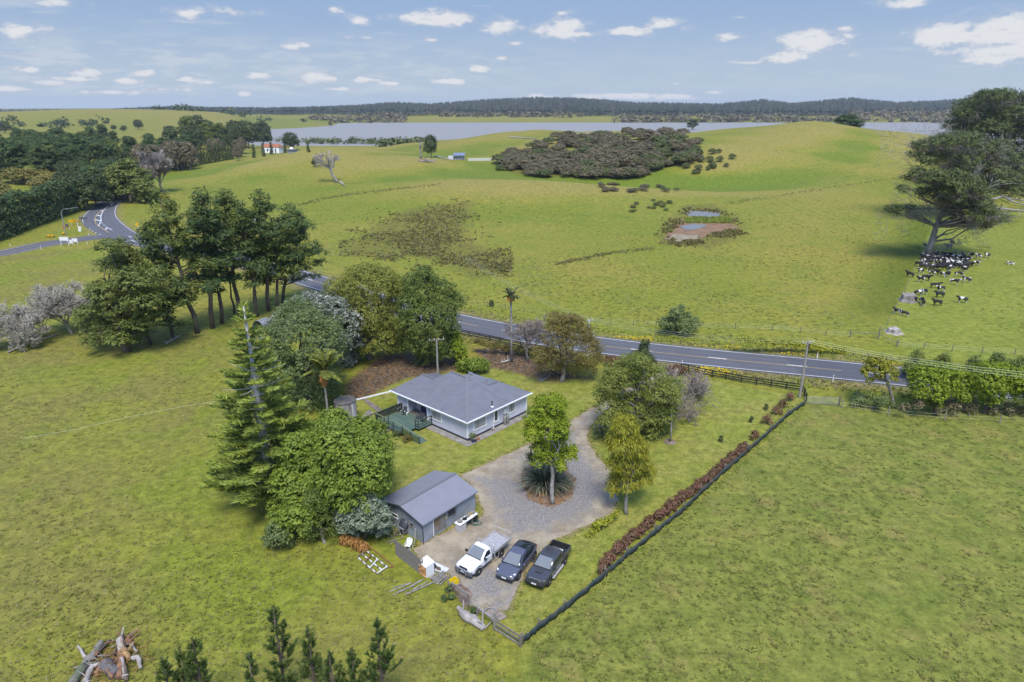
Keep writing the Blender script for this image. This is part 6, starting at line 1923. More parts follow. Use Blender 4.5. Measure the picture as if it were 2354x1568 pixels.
# ------ fences
def rail_fence(label, pts, h, levels, m, w=.12, rail=(.045, .15), close=None, name='rail_fence'):
    P = [p if isinstance(p, Vector) else G(*p) for p in pts]
    o = thing(name, label, 'fence', P[0])
    for p in P:
        q = p - P[0]
        MB().box((q.x, q.y, h / 2 - .05), (w, w, h + .1)).build('post', m, o)
    for a, b in zip(P[:-1], P[1:]):
        for z in levels:
            MB().bar(a - P[0] + Vector((0, 0, z)), b - P[0] + Vector((0, 0, z)), *rail).build('rail', m, o)
    return o
c7 = lambda x, y: (1568 + x * .3341, 654.8 + y * .3341)
rail_fence('black three rail fence between the side lawn and the road', [(1566, 852), c7(40, 600), c7(105, 615), c7(205, 637), c7(300, 652), c7(405, 674), c7(510, 690), c7(610, 704), c7(715, 719), c7(815, 733)], 1.15, (.35, .68, 1.02), BLACKP)
rail_fence('short black rail fence curving from the road to the metal gate', [c7(822, 740), c7(840, 765), c7(852, 800)], 1.15, (.35, .68, 1.02), BLACKP)
lf = [(1054 + (1268 - 1054) * k / 9, 770 + (815 - 770) * k / 9) for k in range(10)]
rail_fence('black rail fence beside the road behind the house', lf, 1.1, (.4, .75, 1.02), BLACKP)
# shade cloth boundary fence
sp_ = Gs([(1849, 930), (1810, 957), (1770, 994), (1717, 1041), (1665, 1086), (1610, 1137), (1570, 1176), (1505, 1228), (1440, 1282), (1390, 1326), (1297, 1403), (1238, 1448), (1200, 1480)])
SHADE = mat('shade_cloth', (.030, .050, .052), .8, scale=1.4, col2=(.060, .066, .060), bump=.5, bscale=3)
sf = thing('shade_cloth_fence', 'long sagging dark green shade cloth fence along the paddock', 'fence', sp_[6])
for i, p in enumerate(sp_):
    q = p - sp_[6]
    MB().tube([(q.x, q.y, -.1), (q.x, q.y, 1.05)], .07, 7).build('post', GREYWOOD, sf)
    if i < len(sp_) - 1:
        r_ = sp_[i + 1] - sp_[6]
        n = 10
        vs, fs = [], []
        nr = (r_ - q).normalized(); nr = Vector((-nr.y, nr.x, 0))
        for k in range(n + 1):
            b_ = q.lerp(r_, k / n)
            sag = .10 * math.sin(k / n * PI) + .03 * math.sin(k * 2.3 + i)
            off = .05 * math.sin(k * 1.7 + i * 2)
            for z in (.0, .4, .78 - sag):
                vs.append(b_ + nr * (off * (1.3 - z) + .08) + Vector((0, 0, z)))
        for k in range(n):
            for z in range(2):
                fs.append((3 * k + z, 3 * k + 3 + z, 3 * k + 4 + z, 3 * k + 1 + z))
        me = MB().add(vs, fs).mesh('cloth_panel', True)
        cpo = ob('cloth_panel', me, SHADE, sf)
        sm_ = cpo.modifiers.new('thick', 'SOLIDIFY'); sm_.thickness = .012
# wire fences
def wire_fence(label, pts, h=1.15, wires=(.35, .65, .95), m=POSTWOOD, r=.055, wr_=.005):
    P = [G(*p) for p in pts]
    o = thing('wire_fence', label, 'fence', P[0])
    for p in P:
        q = p - P[0]
        MB().tube([q + Vector((0, 0, -.1)), q + Vector((0, 0, h))], r, 6).build('post', m, o)
    for z in wires:
        wm = MB()
        for a, b in zip(P[:-1], P[1:]):
            wm.tube([a - P[0] + Vector((0, 0, z)), b - P[0] + Vector((0, 0, z))], wr_, 4, cap=False)
        wm.build('wire', STEEL, o)
    return o
wire_fence('post and wire fence along the far side of the road', [(1000, 690), (1060, 698), (1120, 706), (1162, 712), (1204, 719), (1256, 727), (1308, 734), (1356, 740), (1404, 744), (1456, 748), (1508, 751), (1603, 755), (1690, 757), (1775, 760),
           (1840, 765), (1898, 772), (1954, 776)])
wire_fence('post and wire fence on the far verge by the cattle paddock', [(2061, 798), (2123, 803), (2188, 808), (2257, 813), (2332, 817), (2400, 820)])
wire_fence('low wire fence under the right hand tree row', [(1935, 938), (2042, 955), (2171, 967), (2298, 973), (2400, 976)], 1.2, (.4, .8), CONC, .07)
ct = [Vector(p) for p in Gs([(2135, 552), (2118, 590), (2098, 632), (2080, 672), (2058, 712), (2040, 748), (2019, 780)])]
wf2 = thing('wire_fence', 'thin wire fence dividing the long grass from the cattle paddock', 'fence', ct[0])
for p in ct:
    MB().tube([p - ct[0], p - ct[0] + Vector((0, 0, 1.0))], .035, 5).build('post', POSTWOOD, wf2)
for z in (.5, .9):
    wm = MB()
    for a, b in zip(ct[:-1], ct[1:]):
        wm.tube([a - ct[0] + Vector((0, 0, z)), b - ct[0] + Vector((0, 0, z))], .008, 4, cap=False)
    wm.build('wire', STEEL, wf2)
ent = thing('rail_gate', 'grey timber braced gateway by the tree stump', 'gate', G(*c7(1155, 362)))
e0 = ent.location
pp = [G(*c7(x, y)) - e0 for x, y in ((1155, 362), (1348, 375), (1478, 425))]
for p, h in zip(pp, (1.2, 2.2, 1.2)):
    MB().tube([p, p + Vector((0, 0, h))], .10, 7).build('post', GREYWOOD, ent)
MB().bar(pp[0] + Vector((0, 0, .95)), pp[1] + Vector((0, 0, .95)), .08).build('rail', GREYWOOD, ent)
MB().bar(pp[1] + Vector((0, 0, 1.0)), pp[2] + Vector((0, 0, .5)), .08).build('rail', GREYWOOD, ent)
g0, g1 = G(*c7(858, 822)), G(*c7(1072, 832))
gate = thing('metal_gate', 'galvanised bar gate between the shade cloth and the brambles', 'gate', g0)
gd = g1 - g0
for k in range(7):
    z = .18 + .155 * k
    MB().tube([Vector((0, 0, z)), gd + Vector((0, 0, z))], .02 if k % 6 else .028, 6).build('bar', STEEL, gate)
for f in (0, .5, 1):
    MB().tube([gd * f + Vector((0, 0, .15)), gd * f + Vector((0, 0, 1.13))], .025, 6).build('upright', STEEL, gate)
MB().tube([gd * 1.03 + Vector((0, 0, -.1)), gd * 1.03 + Vector((0, 0, 1.35))], .11, 7).build('gate_post', POSTWOOD, gate)
# electric tape across the meadow
tpz = Gs([(58, 1022), (180, 1000), (300, 972), (420, 948), (528, 930)])
et = thing('electric_fence', 'thin white tape fence across the left meadow', 'fence', tpz[0])
for p in tpz:
    MB().tube([p - tpz[0], p - tpz[0] + Vector((0, 0, .9))], .02, 4).build('standard', GREYWOOD, et)
wm = MB()
for a, b in zip(tpz[:-1], tpz[1:]):
    wm.bar(a - tpz[0] + Vector((0, 0, .8)), b - tpz[0] + Vector((0, 0, .8)), .010, .022)
wm.build('tape', mat('white_tape', (.62, .64, .50), .6), et)
# paling fence beside the shed
c3 = lambda x, y: (785.8 + x * .16705, 1178.7 + y * .16705)
pA, pB = G(*c3(742, 585)), G(*c3(1100, 858))
pf = thing('paling_fence', 'weathered timber paling fence in front of the shed gable', 'fence', pA)
pd_ = pB - pA
n = 24
prr = random.Random(6)
nr = Vector((-pd_.y, pd_.x, 0)).normalized()
ang = math.atan2(pd_.y, pd_.x)
for k in range(n):
    c = pd_ * ((k + .5) / n)
    h = 1.62 + prr.uniform(-.07, .07) - (.08 if k > 18 else 0)
    MB().box((0, 0, h / 2), (pd_.length / n * .93, .025, h), rx=R(prr.uniform(-1.2, 1.2)), ry=R(prr.uniform(-1, 1))).build('paling', GREYWOOD, pf, (c.x, c.y, 0), ang + R(prr.uniform(-2, 2)))
for z in (.4, 1.25):
    MB().bar(nr * .05 + Vector((0, 0, z)), pd_ + nr * .05 + Vector((0, 0, z)), .05, .09).build('rail', GREYWOOD, pf)
for f in (0, .5, 1):
    MB().box(tuple(pd_ * f + nr * .12 + Vector((0, 0, .75))), (.1, .1, 1.6)).build('post', GREYWOOD, pf)
# rails at the bottom corner of the yard
c2 = lambda x, y: (1004 + x * .16705, 1178.7 + y * .16705)
c6 = lambda x, y: (1135 + x * .12254, 1309.6 + y * .12254)
yf = thing('timber_rails', 'broken pale timber rail fence at the bottom corner of the yard', 'fence', G(*c6(20, 1130)))
y0 = yf.location
ya, yb = G(*c6(20, 1135)) - y0, G(*c6(500, 1440)) - y0
MB().box((0, 0, .75), (.2, .2, 1.7)).build('post', GREYWOOD, yf)
MB().box((yb.x, yb.y, .45), (.22, .2, 1.1)).build('post', POSTWOOD, yf)
for z, m_ in ((.9, GREYWOOD), (.55, GREYWOOD), (.15, BARK_PALE)):
    MB().bar(ya + Vector((0, 0, z)), yb + Vector((0, 0, z)), .06, .14).build('rail', m_, yf)
q0 = G(*c2(560, 1415)) - y0
MB().bar(q0 + Vector((0, 0, .8)), ya + Vector((0, 0, .9)), .09, .14).build('rail', BARK_PALE, yf)
MB().box((q0.x, q0.y, .4), (.14, .14, 1.0)).build('post', GREYWOOD, yf)
yg = thing('timber_rail', 'single grey rail on two posts beside the bark bed', 'fence', G(*c2(205, 1090)))
y1 = yg.location
qa = G(*c2(437, 1345)) - y1
MB().box((0, 0, .42), (.14, .14, .9)).build('post', POSTWOOD, yg)
MB().box((qa.x, qa.y, .75), (.13, .13, 1.55)).build('post', POSTWOOD, yg)
MB().bar(Vector((0, 0, .88)), qa + Vector((0, 0, 1.5)), .16, .12).build('rail', GREYWOOD, yg)
# ------ power poles and lines
def power_pole(label, base, top, r=.15, arm=None, m=CONC):
    b = G(*base); h = z_at(b, top) - b.z
    o = thing('power_pole', label, 'power pole', b)
    MB().tube([(0, 0, -.2), (0, 0, h)], [r * 1.25, r * .8], 10).build('pole', m, o)
    if arm:
        rz, L, dz = arm
        d = Vector((math.cos(rz), math.sin(rz), 0))
        MB().bar(d * -L / 2 + Vector((0, 0, h - dz)), d * L / 2 + Vector((0, 0, h - dz)), .10, .12).build('crossarm', GREYWOOD, o)
        for f in (-.45, -.15, .15, .45):
            MB().cyl(tuple(d * L * f + Vector((0, 0, h - dz + .06))), .045, .16, 8).build('insulator', WHITE, o)
    return o, b, h
P1, b1, h1 = power_pole('tall grey power pole at the corner of the black rail fence', (1838, 914), 784, .15, (R(8), 1.5, .25), mat('pole_concrete', (.30, .27, .24), .9, var=.2, scale=2))
for z in (.5, .9):
    MB().box((.16, -.05, h1 - z), (.18, .22, .3)).build('switch_gear', BLACKP, P1)
P2, b2, h2 = power_pole('concrete pole with timber crossarm behind the house', (1007, 868), 779, .14, (R(10), 2.2, .15), MATS['pole_concrete'])
P3, b3, h3 = power_pole('white topped power pole behind the rusty tree', (1351, 816), 735, .14, (R(15), 1.2, .2), mat('pole_white', (.50, .50, .48), .8))
lines = thing('power_lines', 'three sagging power lines following the road', 'power lines', b1 + Vector((0, 0, h1)))
WIRE = mat('aluminium_wire', (.50, .52, .42), .5, .3)
pr4 = G(2420, 985); pr4 = Vector((b1.x + (b1.x - b3.x) * 1.05, b1.y + (b1.y - b3.y) * 1.05, 9.2))
pl5 = Vector((b3.x - (b1.x - b3.x) * .8, b3.y - (b1.y - b3.y) * .8 + 22, 8.0))
for off in (-.62, 0, .62):
    wm = MB()
    for a, b, sg in ((b1 + Vector((0, 0, h1)), b3 + Vector((0, 0, h3)), .9), (b1 + Vector((0, 0, h1)), pr4, .8), (b3 + Vector((0, 0, h3)), pl5, .9)):
        pts = []
        for k in range(13):
            t = k / 12
            q = a.lerp(b, t); q.z -= sg * 4 * t * (1 - t)
            pts.append(q + Vector((off * .3, off, off * .12)) - b1 - Vector((0, 0, h1)))
        wm.tube(pts, .011, 4, cap=False)
    wm.build('line', WIRE, lines)
P4, b4, h4 = None, None, None
# ------ road furniture
SIGN_Y = mat('sign_yellow', (.62, .36, .01), .5)
SIGN_K = mat('sign_black', (.02, .02, .02), .5)
SIGN_R = mat('sign_red', (.42, .03, .03), .5)
SIGN_W = mat('sign_white', (.70, .70, .70), .5)
def text_mesh(s, size, depth=.004):
    cu = bpy.data.curves.new('lettering', 'FONT')
    cu.body = s; cu.size = size; cu.align_x = 'CENTER'; cu.align_y = 'CENTER'; cu.extrude = depth; cu.resolution_u = 2
    o = bpy.data.objects.new('lettering', cu); COL.objects.link(o)
    dg = bpy.context.evaluated_depsgraph_get()
    me = bpy.data.meshes.new_from_object(o.evaluated_get(dg))
    bpy.data.objects.remove(o)
    return me
lb = G(*C8(908, 935))
lamp = thing('street_lamp', 'tall bent arm street lamp at the road junction', 'street lamp', lb)
lh = z_at(lb, C8(0, 590)[1])
ax_ = C8(1040, 500)[0] - C8(850, 560)[0]
lx_ = ax_ * mpp(lb)
MB().tube([(0, 0, -.2), (0, 0, lh * .9), (.25, 0, lh * .97), (1.0, 0, lh * 1.03), (lx_ + .6, 0, lh * 1.09)], [.14, .11, .09, .07, .06], 8).build('lamp_post', STEEL, lamp)
MB().box((lx_ + .8, 0, lh * 1.09), (.8, .26, .12)).build('lamp_head', STEEL, lamp)
sb_ = G(*C8(903, 925))
stp_ = thing('stop_sign', 'red octagonal stop sign below the street lamp', 'road sign', sb_)
sh = z_at(sb_, C8(0, 825)[1])
MB().tube([(0, .06, 0), (0, .06, sh + .4)], .045, 6).build('sign_post', STEEL, stp_)
oct_ = [(.5 * math.cos(R(22.5 + 45 * k)), .5 * math.sin(R(22.5 + 45 * k))) for k in range(8)]
vs = [(x, -.0, sh + y) for x, y in oct_] + [(x, .02, sh + y) for x, y in oct_]
MB().add(vs, [tuple(range(8)), tuple(range(15, 7, -1))] + [(i, 8 + i, 8 + (i + 1) % 8, (i + 1) % 8) for i in range(8)]).build('sign_face', SIGN_R, stp_)
tx = ob('lettering', text_mesh('STOP', .36), SIGN_W, stp_, (0, -.012, sh), (PI / 2, 0, 0))
MB().box((0, .01, sh), (1.12, .006, .06)).build('rim', SIGN_W, stp_)
cb_ = G(*C8(1030, 800))
chv = thing('chevron_sign', 'long yellow board with black chevrons at the bend', 'road sign', cb_)
cz = z_at(cb_, C8(0, 742)[1])
cw = (C8(1100, 0)[0] - C8(958, 0)[0]) * mpp(cb_)
MB().box((0, 0, cz), (cw, .05, .95), rz=R(4)).build('board', SIGN_Y, chv)
for k in range(5):
    x = -cw / 2 + cw * (.40 + .14 * k)
    m = MB()
    for s_ in (1, -1):
        m.bar((x - .16, -.03, cz + s_ * .42), (x + .16, -.03, cz), .19, .012)
    m.build('chevron', SIGN_K, chv)
m = MB(); m.bar((-cw * .40, -.03, cz), (-cw * .22, -.03, cz), .16, .012); m.build('arrow', SIGN_K, chv)
for x in (-.3, .3):
    MB().tube([(cw * x, .06, -.1), (cw * x, .06, cz + .4)], .06, 6).build('leg', SIGN_W, chv)
b_ = G(*C8(1030, 790)) + Vector((0, 5, 0))
dsn = thing('direction_sign', 'dark back of a wide sign behind the chevron board', 'road sign', b_)
MB().box((0, 0, z_at(b_, C8(0, 704)[1])), (cw * .85, .05, .8)).build('board', mat('sign_slate', (.10, .11, .14), .5), dsn)
for x in (-.35, .35):
    MB().tube([(cw * x, .05, 0), (cw * x, .05, z_at(b_, C8(0, 690)[1]))], .05, 6).build('leg', STEEL, dsn)
b_ = G(*C8(950, 868))
brn = thing('info_sign', 'narrow sign leaning beside the stop sign', 'road sign', b_)
MB().box((-.3, 0, 1.4), (.9, .05, 1.1), ry=R(-8)).build('board', mat('sign_bark', (.10, .085, .075), .6), brn)
MB().tube([(.2, .05, 0), (0, .05, 2.2)], .05, 6).build('leg', SIGN_W, brn)
b_ = G(*C8(1105, 892))
wb = thing('marker_board', 'white leaning marker board at the inside of the bend', 'road sign', b_)
MB().box((0, 0, .9), (.9, .06, 1.6), ry=R(14)).build('board', SIGN_W, wb)
MB().tube([(-.3, .05, 0), (-.45, .05, 3.4)], .06, 6).build('leg', SIGN_W, wb)
for (x0_, x1_, yt, yb_, yg_, lab) in ((838, 960, 962, 1012, 1088, 'large white sign seen from behind beside the side road'), (1003, 1076, 982, 1028, 1062, 'smaller white sign right of the large white one'), (962, 1003, 1000, 1050, 1064, 'white panel standing between the two white signs')):
    b_ = G(*C8((x0_ + x1_) / 2, yg_))
    w = (x1_ - x0_) * .16704 * mpp(b_)
    z0_, z1_ = z_at(b_, C8(0, yb_)[1]), z_at(b_, C8(0, yt)[1])
    sg = thing('white_sign', lab, 'road sign', b_, 0, None)
    MB().box((0, 0, (z0_ + z1_) / 2), (w, .06, z1_ - z0_)).build('board', SIGN_W, sg)
    for f in (-.38, .38):
        MB().tube([(w * f * 1.15, .0, -.1), (w * f, .05, z1_)], .07, 6).build('leg', SIGN_W, sg)
for x0_, x1_, y, lab in ((655, 750, 966, 'pair of yellow barrier blocks on the side road verge'), (862, 902, 932, 'yellow barrier block at the foot of the street lamp')):
    b_ = G(*C8((x0_ + x1_) / 2, y))
    w = (x1_ - x0_) * .16704 * mpp(b_)
    br = thing('barrier', lab, 'barrier', b_)
    MB().box((0, 0, .12), (w, .6, .24)).build('barrier_foot', SIGN_K, br)
    nb = 2 if w > 1.6 else 1
    for k in range(nb):
        c = 0 if nb == 1 else (-.25 + .5 * k) * w
        MB().prism([(c - w / nb * .4, -.22), (c + w / nb * .4, -.22), (c + w / nb * .4, .22), (c - w / nb * .4, .22)], .24, .75).build('barrier_block', SIGN_Y, br)
b_ = G(318, 530)
ys = thing('warning_sign', 'yellow warning sign seen through the pine branches', 'road sign', b_)
MB().tube([(0, .05, 0), (0, .05, 2.2)], .05, 6).build('sign_post', SIGN_W, ys)
MB().box((0, 0, 1.9), (1.0, .03, 1.0), ry=R(45)).build('sign_face', SIGN_Y, ys)
for px, py, pt_, lab in ((1914, 879, 862, 'white marker post on the near verge right of the power pole'), (1878, 824, 811, 'white marker post on the far verge below the gorse bank'), (1365, 772, 760, 'white marker post on the far verge behind the rusty tree'),
                         (1568, 841, 829, 'pale marker post at the start of the yellow flowered verge'), (24, 567, 559, 'white marker post furthest left by the side road'), (95, 573, 565, 'white marker post in the middle of the side road verge'),
                         (201, 562, 556, 'white marker post where the side road meets the bend'), (205, 542, 536, 'white marker post opposite the white signs')):
    b_ = G(px, py); h = max(.9, z_at(b_, pt_) - b_.z)
    mk = thing('marker_post', lab, 'marker post', b_, 0, 'white roadside marker posts')
    MB().box((0, 0, h / 2), (.11, .05, h)).build('marker_stake', SIGN_W, mk)
    MB().box((0, -.03, h * .8), (.09, .012, .10)).build('reflector', SIGN_R, mk)
# little curved iron shelter at the edge of the grove
b_ = G(604, 752)
hut = thing('iron_shelter', 'low curved grey iron shelter at the foot of the pines', 'shelter', b_, R(-25))
vs, fs = [], []
for k in range(9):
    a = PI * k / 8
    for y in (-1.1, 1.1):
        vs.append((1.3 * math.cos(a), y, .1 + 1.35 * math.sin(a)))
fs = [(2 * k, 2 * k + 2, 2 * k + 3, 2 * k + 1) for k in range(8)]
so_ = MB().add(vs, fs).build('shelter_roof', metal_roof('shelter_iron', (.22, .24, .25), .2), hut)
so_.modifiers.new('thick', 'SOLIDIFY').thickness = .04
MB().box((0, 1.05, .65), (2.2, .05, 1.2)).build('back_wall', GREYWOOD, hut)
# ------ far buildings
b_ = G(622, 352)
fh = thing('farmhouse', 'white farmhouse with orange tiled roof before the lake', 'house', b_, R(-12))
k_ = mpp(b_)
w, h, dpt = 44 * k_, 13 * k_, 20 * k_
MB().box((0, dpt / 2, h / 2), (w, dpt, h)).build('wall', WHITE, fh)
rf = MB()
for s_ in (-1, 1):
    rf.slab([(-w * .54 * -s_, dpt / 2 - s_ * -.55 * dpt, h), (w * .54 * -s_, dpt / 2 - s_ * -.55 * dpt, h), (w * .40 * -s_, dpt / 2, h + 7 * k_), (-w * .40 * -s_, dpt / 2, h + 7 * k_)], .2)
rf.add([(-w * .54, -dpt * .05, h), (-w * .54, dpt * 1.05, h), (-w * .40, dpt / 2, h + 7 * k_)], [(0, 2, 1)]).add([(w * .54, -dpt * .05, h), (w * .54, dpt * 1.05, h), (w * .40, dpt / 2, h + 7 * k_)], [(0, 1, 2)])
rf.build('roof', mat('orange_tiles', (.36, .13, .06), .8, var=.3, scale=1), fh)
for x, ww, hh, zc in ((.30, .06, .75, .40), (.10, .06, .45, .30), (-.15, .08, .4, .5), (-.35, .07, .4, .5)):
    MB().box((w * x, -.05, h * zc), (w * ww, .12, h * hh)).build('window', SIGN_K, fh)
b_ = G(764 * .8731 + 2, 352)
dh = thing('domed_hut', 'small grey hut with a white dome on its roof', 'hut', b_)
k_ = mpp(b_)
MB().box((0, 3, 3.2 * k_), (16 * k_, 6, 6.4 * k_)).build('wall', mat('hut_grey', (.27, .28, .32), .7), dh)
MB().prism([(-9 * k_, -.6), (9 * k_, -.6), (9 * k_, 6.6), (-9 * k_, 6.6)], 6.4 * k_, 8 * k_).build('roof', CAPM, dh)
MB().lathe([(4.2 * k_, 0), (4.0 * k_, 1.8 * k_), (2.8 * k_, 3.6 * k_), (1.2 * k_, 4.5 * k_), (.1, 4.7 * k_)], 16, (-2 * k_, 3, 8 * k_)).build('dome', WHITE, dh, smooth=True)
c22 = lambda x, y: (785.8 + x * .3341, 174.6 + y * .3341)
b_ = G(*c22(806, 578))
fs_ = thing('farm_shed', 'small blue grey lean-to shed with striped front on the far knoll', 'shed', b_)
k_ = mpp(b_)
w = 24 * k_
MB().box((0, 2.5, 5 * k_), (w, 5, 10 * k_)).build('wall', mat('shed_pale', (.42, .44, .48), .7), fs_)
MB().slab([(-w * .55, -1, 10 * k_), (w * .55, -1, 10 * k_), (w * .55, 6, 14.5 * k_), (-w * .55, 6, 14.5 * k_)], .2).build('roof', mat('shed_blue', (.16, .19, .26), .5), fs_)
for i in range(5):
    MB().box((w * (-.4 + .2 * i), -.08, 3.2 * k_), (w * .09, .1, 6 * k_)).build('slot', SIGN_K, fs_)
MB().box((-w * .78, 2.5, 4 * k_), (w * .5, 4, 8 * k_)).build('lean_to', mat('shed_white', (.56, .57, .60), .6), fs_)
ya_, yb_ = G(*c22(870, 586)), G(*c22(1050, 584))
yd = thing('stock_yard', 'low white rail yard beside the far lean-to shed', 'fence', ya_)
n = 12
for k in range(n + 1):
    q = (yb_ - ya_) * (k / n)
    MB().box((q.x, q.y, .8), (.16, .16, 1.8)).build('post', SIGN_W, yd)
for z in (.3, .7, 1.1, 1.5):
    MB().bar(Vector((0, -.1, z)), yb_ - ya_ + Vector((0, -.1, z)), .06, .2).build('rail', SIGN_W, yd)
# ================================================================== FAR SHORE, FOREST, GRASS
FOREST = leaf_mat('forest_needles', (0.026, 0.034, 0.026), (0.042, 0.050, 0.036), (0.062, 0.066, 0.046), .0, .8, .1)
def cone_forest(name, X, Y, H, Rr, rng, label):
    n = len(X)
    Z = hgt(X, Y)
    k = 6
    a = np.arange(k) * 2 * PI / k
    V = np.empty((n, 2 * k + 2, 3))
    for tier, (z0, rs) in enumerate(((.12, 1.0), (.52, .66))):
        ang = a[None] + rng.random((n, 1)) * 6
        jr = Rr[:, None] * rs * (.75 + .5 * rng.random((n, k)))
        V[:, tier * (k + 1):tier * (k + 1) + k, 0] = X[:, None] + np.cos(ang) * jr
        V[:, tier * (k + 1):tier * (k + 1) + k, 1] = Y[:, None] + np.sin(ang) * jr
        V[:, tier * (k + 1):tier * (k + 1) + k, 2] = (Z + H * z0)[:, None] + H[:, None] * .12 * rng.random((n, k))
        V[:, tier * (k + 1) + k, 0] = X; V[:, tier * (k + 1) + k, 1] = Y
        V[:, tier * (k + 1) + k, 2] = Z + H * (.72 if tier == 0 else 1.0)
    f = []
    for tier in range(2):
        for i in range(k):
            f.append((tier * (k + 1) + i, tier * (k + 1) + (i + 1) % k, tier * (k + 1) + k))
    F = (np.array(f)[None] + (np.arange(n) * (2 * k + 2))[:, None, None]).reshape(-1, 3)
    o = ob(name, np_mesh(name, V.reshape(-1, 3), F, {'tint': np.repeat(rng.random(n), 2 * k + 2)}), FOREST)
    return tag(o, label, kind='stuff')
fr_ = np.random.default_rng(31)
az_ = fr_.uniform(-.86, .86, 60000)
yy_ = 2000 + 1400 * fr_.random(60000) ** 1.25
px_h = CX + az_ * .9436 * F_PX
front = np.interp(px_h, [-300, 330, 380, 440, 560, 640, 760, 900, 1050, 1180, 1300, 1380, 1500, 1620, 1740, 1800, 1950, 2100, 2200, 2700],
                  [2850, 2850, 2500, 2350, 2250, 2350, 2250, 2080, 2120, 2020, 2120, 1960, 1850, 1850, 1830, 1960, 2200, 2250, 2250, 2250])
keep = (yy_ > front + 60 * np.sin(px_h * .05)) & (px_h > -250) & (px_h < 2650)
xs_, ys_ = (az_ * yy_)[keep][:15000], yy_[keep][:15000]
cone_forest('far_forest', xs_, ys_, fr_.uniform(17, 29, len(xs_)), fr_.uniform(5.0, 8.0, len(xs_)), fr_, 'dark pine plantation covering the hills beyond the lake')
def far_scrub(name, spec, kind, label, leaf, seed):
    """spec: (px0, px1, Y0, Y1, count, radius)"""
    rng = np.random.default_rng(seed)
    L = []
    for p0, p1, y0, y1, n, r in spec:
        for _ in range(n):
            y = rng.uniform(y0, y1); x = (rng.uniform(p0, p1) - CX) / F_PX / .9436 * y
            rr = r * rng.uniform(.6, 1.3)
            z = max(float(hgt(x, y)), -6.0)
            L.append((x, y, z + rr * .35, rr * 1.5, rr * 1.2, rr))
    o = ob(name, leaf_mesh(name, [foliage(L, leaf, .6, leaf * 2.2, .62, 7, rng=rng, inner=.7, bottom=-.2)]), LF[kind])
    return tag(o, label, kind='stuff')
far_scrub('shore_scrub', [(900, 960, 1750, 1900, 26, 7), (760, 905, 1720, 1850, 40, 6), (1030, 1330, 1900, 2000, 46, 8), (1390, 1760, 1770, 1850, 90, 9), (1760, 2200, 1780, 1850, 80, 6),
                          (1880, 2160, 1860, 2050, 60, 9), (870, 960, 1850, 1950, 22, 6), (2040, 2230, 1700, 1790, 50, 6)], 'scrub', 'brown scrub along the far shore of the lake', 3.2, 3)
far_scrub('lakeside_bushes', [(690, 1000, 800, 850, 80, 3.0), (905, 985, 600, 640, 26, 3.6), (1985, 2150, 600, 700, 90, 3.6), (1700, 1760, 820, 850, 10, 3), (2060, 2160, 640, 700, 20, 4)], 'scrubg',
          'low dark bushes along the near shore of the lake', 1.3, 4)
far_scrub('hill_bushes', [(2100, 2360, 1000, 1600, 40, 9), (0, 420, 1050, 1250, 16, 6), (430, 760, 1500, 1700, 16, 7)], 'dark', 'scattered dark clumps on the hills round the lake', 2.6, 5)
# ------ grasses
def tufts(name, label, X, Y, h, w, kind, per=4, lean=.5, seed=1, dz=0.0, split=.5):
    rng = np.random.default_rng(seed)
    n = len(X)
    Z = hgt(X, Y) + dz
    ci = np.repeat(np.arange(n), per)
    hh = (h * (.6 + .8 * rng.random(n)))[ci] * (.7 + .5 * rng.random(n * per))
    a = rng.random(n * per) * 6.28
    di = unit(np.column_stack([np.cos(a) * lean, np.sin(a) * lean, np.ones(n * per)]))
    C = np.column_stack([X[ci], Y[ci], Z[ci]]) + di * (hh * .46)[:, None] + np.column_stack([np.cos(a), np.sin(a), 0 * a]) * (w * .6)
    N = unit(np.cross(di, rng.normal(size=C.shape)))
    ct = rng.random(n)
    v, f, t = leaf_cards(C, N, hh * .54, w * (.6 + .8 * rng.random(n * per)), np.clip(split * ct[ci] + (1 - split) * rng.random(n * per), 0, 1), rng, di * 6)
    o = ob(name, np_mesh(name, v, f, {'tint': t}), LF[kind])
    return tag(o, label, kind='stuff')
def scatter(n, x0, x1, y0, y1, rng, cond=None, power=1.0):
    """places spread over a stretch of image, so denser where it is nearer"""
    px = rng.uniform(x0, x1, n); py = y0 + (y1 - y0) * rng.random(n) ** power
    dx = (px - CX) / F_PX; dz = -(py - CY) / F_PX
    t = -CAM_H / (-SP + dz * CP)
    X, Y = dx * t, (CP + dz * SP) * t
    if cond is not None:
        k = cond(X, Y)
        X, Y = X[k], Y[k]
    return X, Y
gr = np.random.default_rng(12)
def meadow_ok(X, Y):
    nz = np.sin(X * .21 + 1) * np.cos(Y * .17) + .7 * np.sin(X * .07 - Y * .11 + 2) + .5 * np.sin(X * .5 + Y * .43)
    return (sdist(POCK, X, Y) > 0) & (sdist(DRIVE, X, Y) < -1) & (sdist(LAWN, X, Y) < -1) & (nz + gr.normal(size=X.shape) * .7 > .25)
X, Y = scatter(11000, -60, 1200, 575, 1600, gr, meadow_ok)
tufts('meadow_tufts', 'dark tussocks dotting the left meadow', X, Y, .20, .034, 'tuft', 6, 1.6, 2)
X, Y = scatter(7000, -60, 1200, 600, 1600, gr, lambda X, Y: (sdist(POCK, X, Y) > 0) & (sdist(DRIVE, X, Y) < -1) & (sdist(LAWN, X, Y) < -1))
tufts('straw_tufts', 'pale straw tufts in the left meadow', X, Y, .14, .028, 'dryg', 4, 1.2, 3)
def pad_ok(X, Y):
    nz = np.sin(X * .33 + 1) * np.cos(Y * .29) + .7 * np.sin(X * .11 - Y * .17 + 2)
    return (sdist(PADDOCK, X, Y) > .8) & (nz + gr.normal(size=X.shape) * .8 > -.1)
X, Y = scatter(6500, 1150, 2420, 930, 1600, gr, pad_ok)
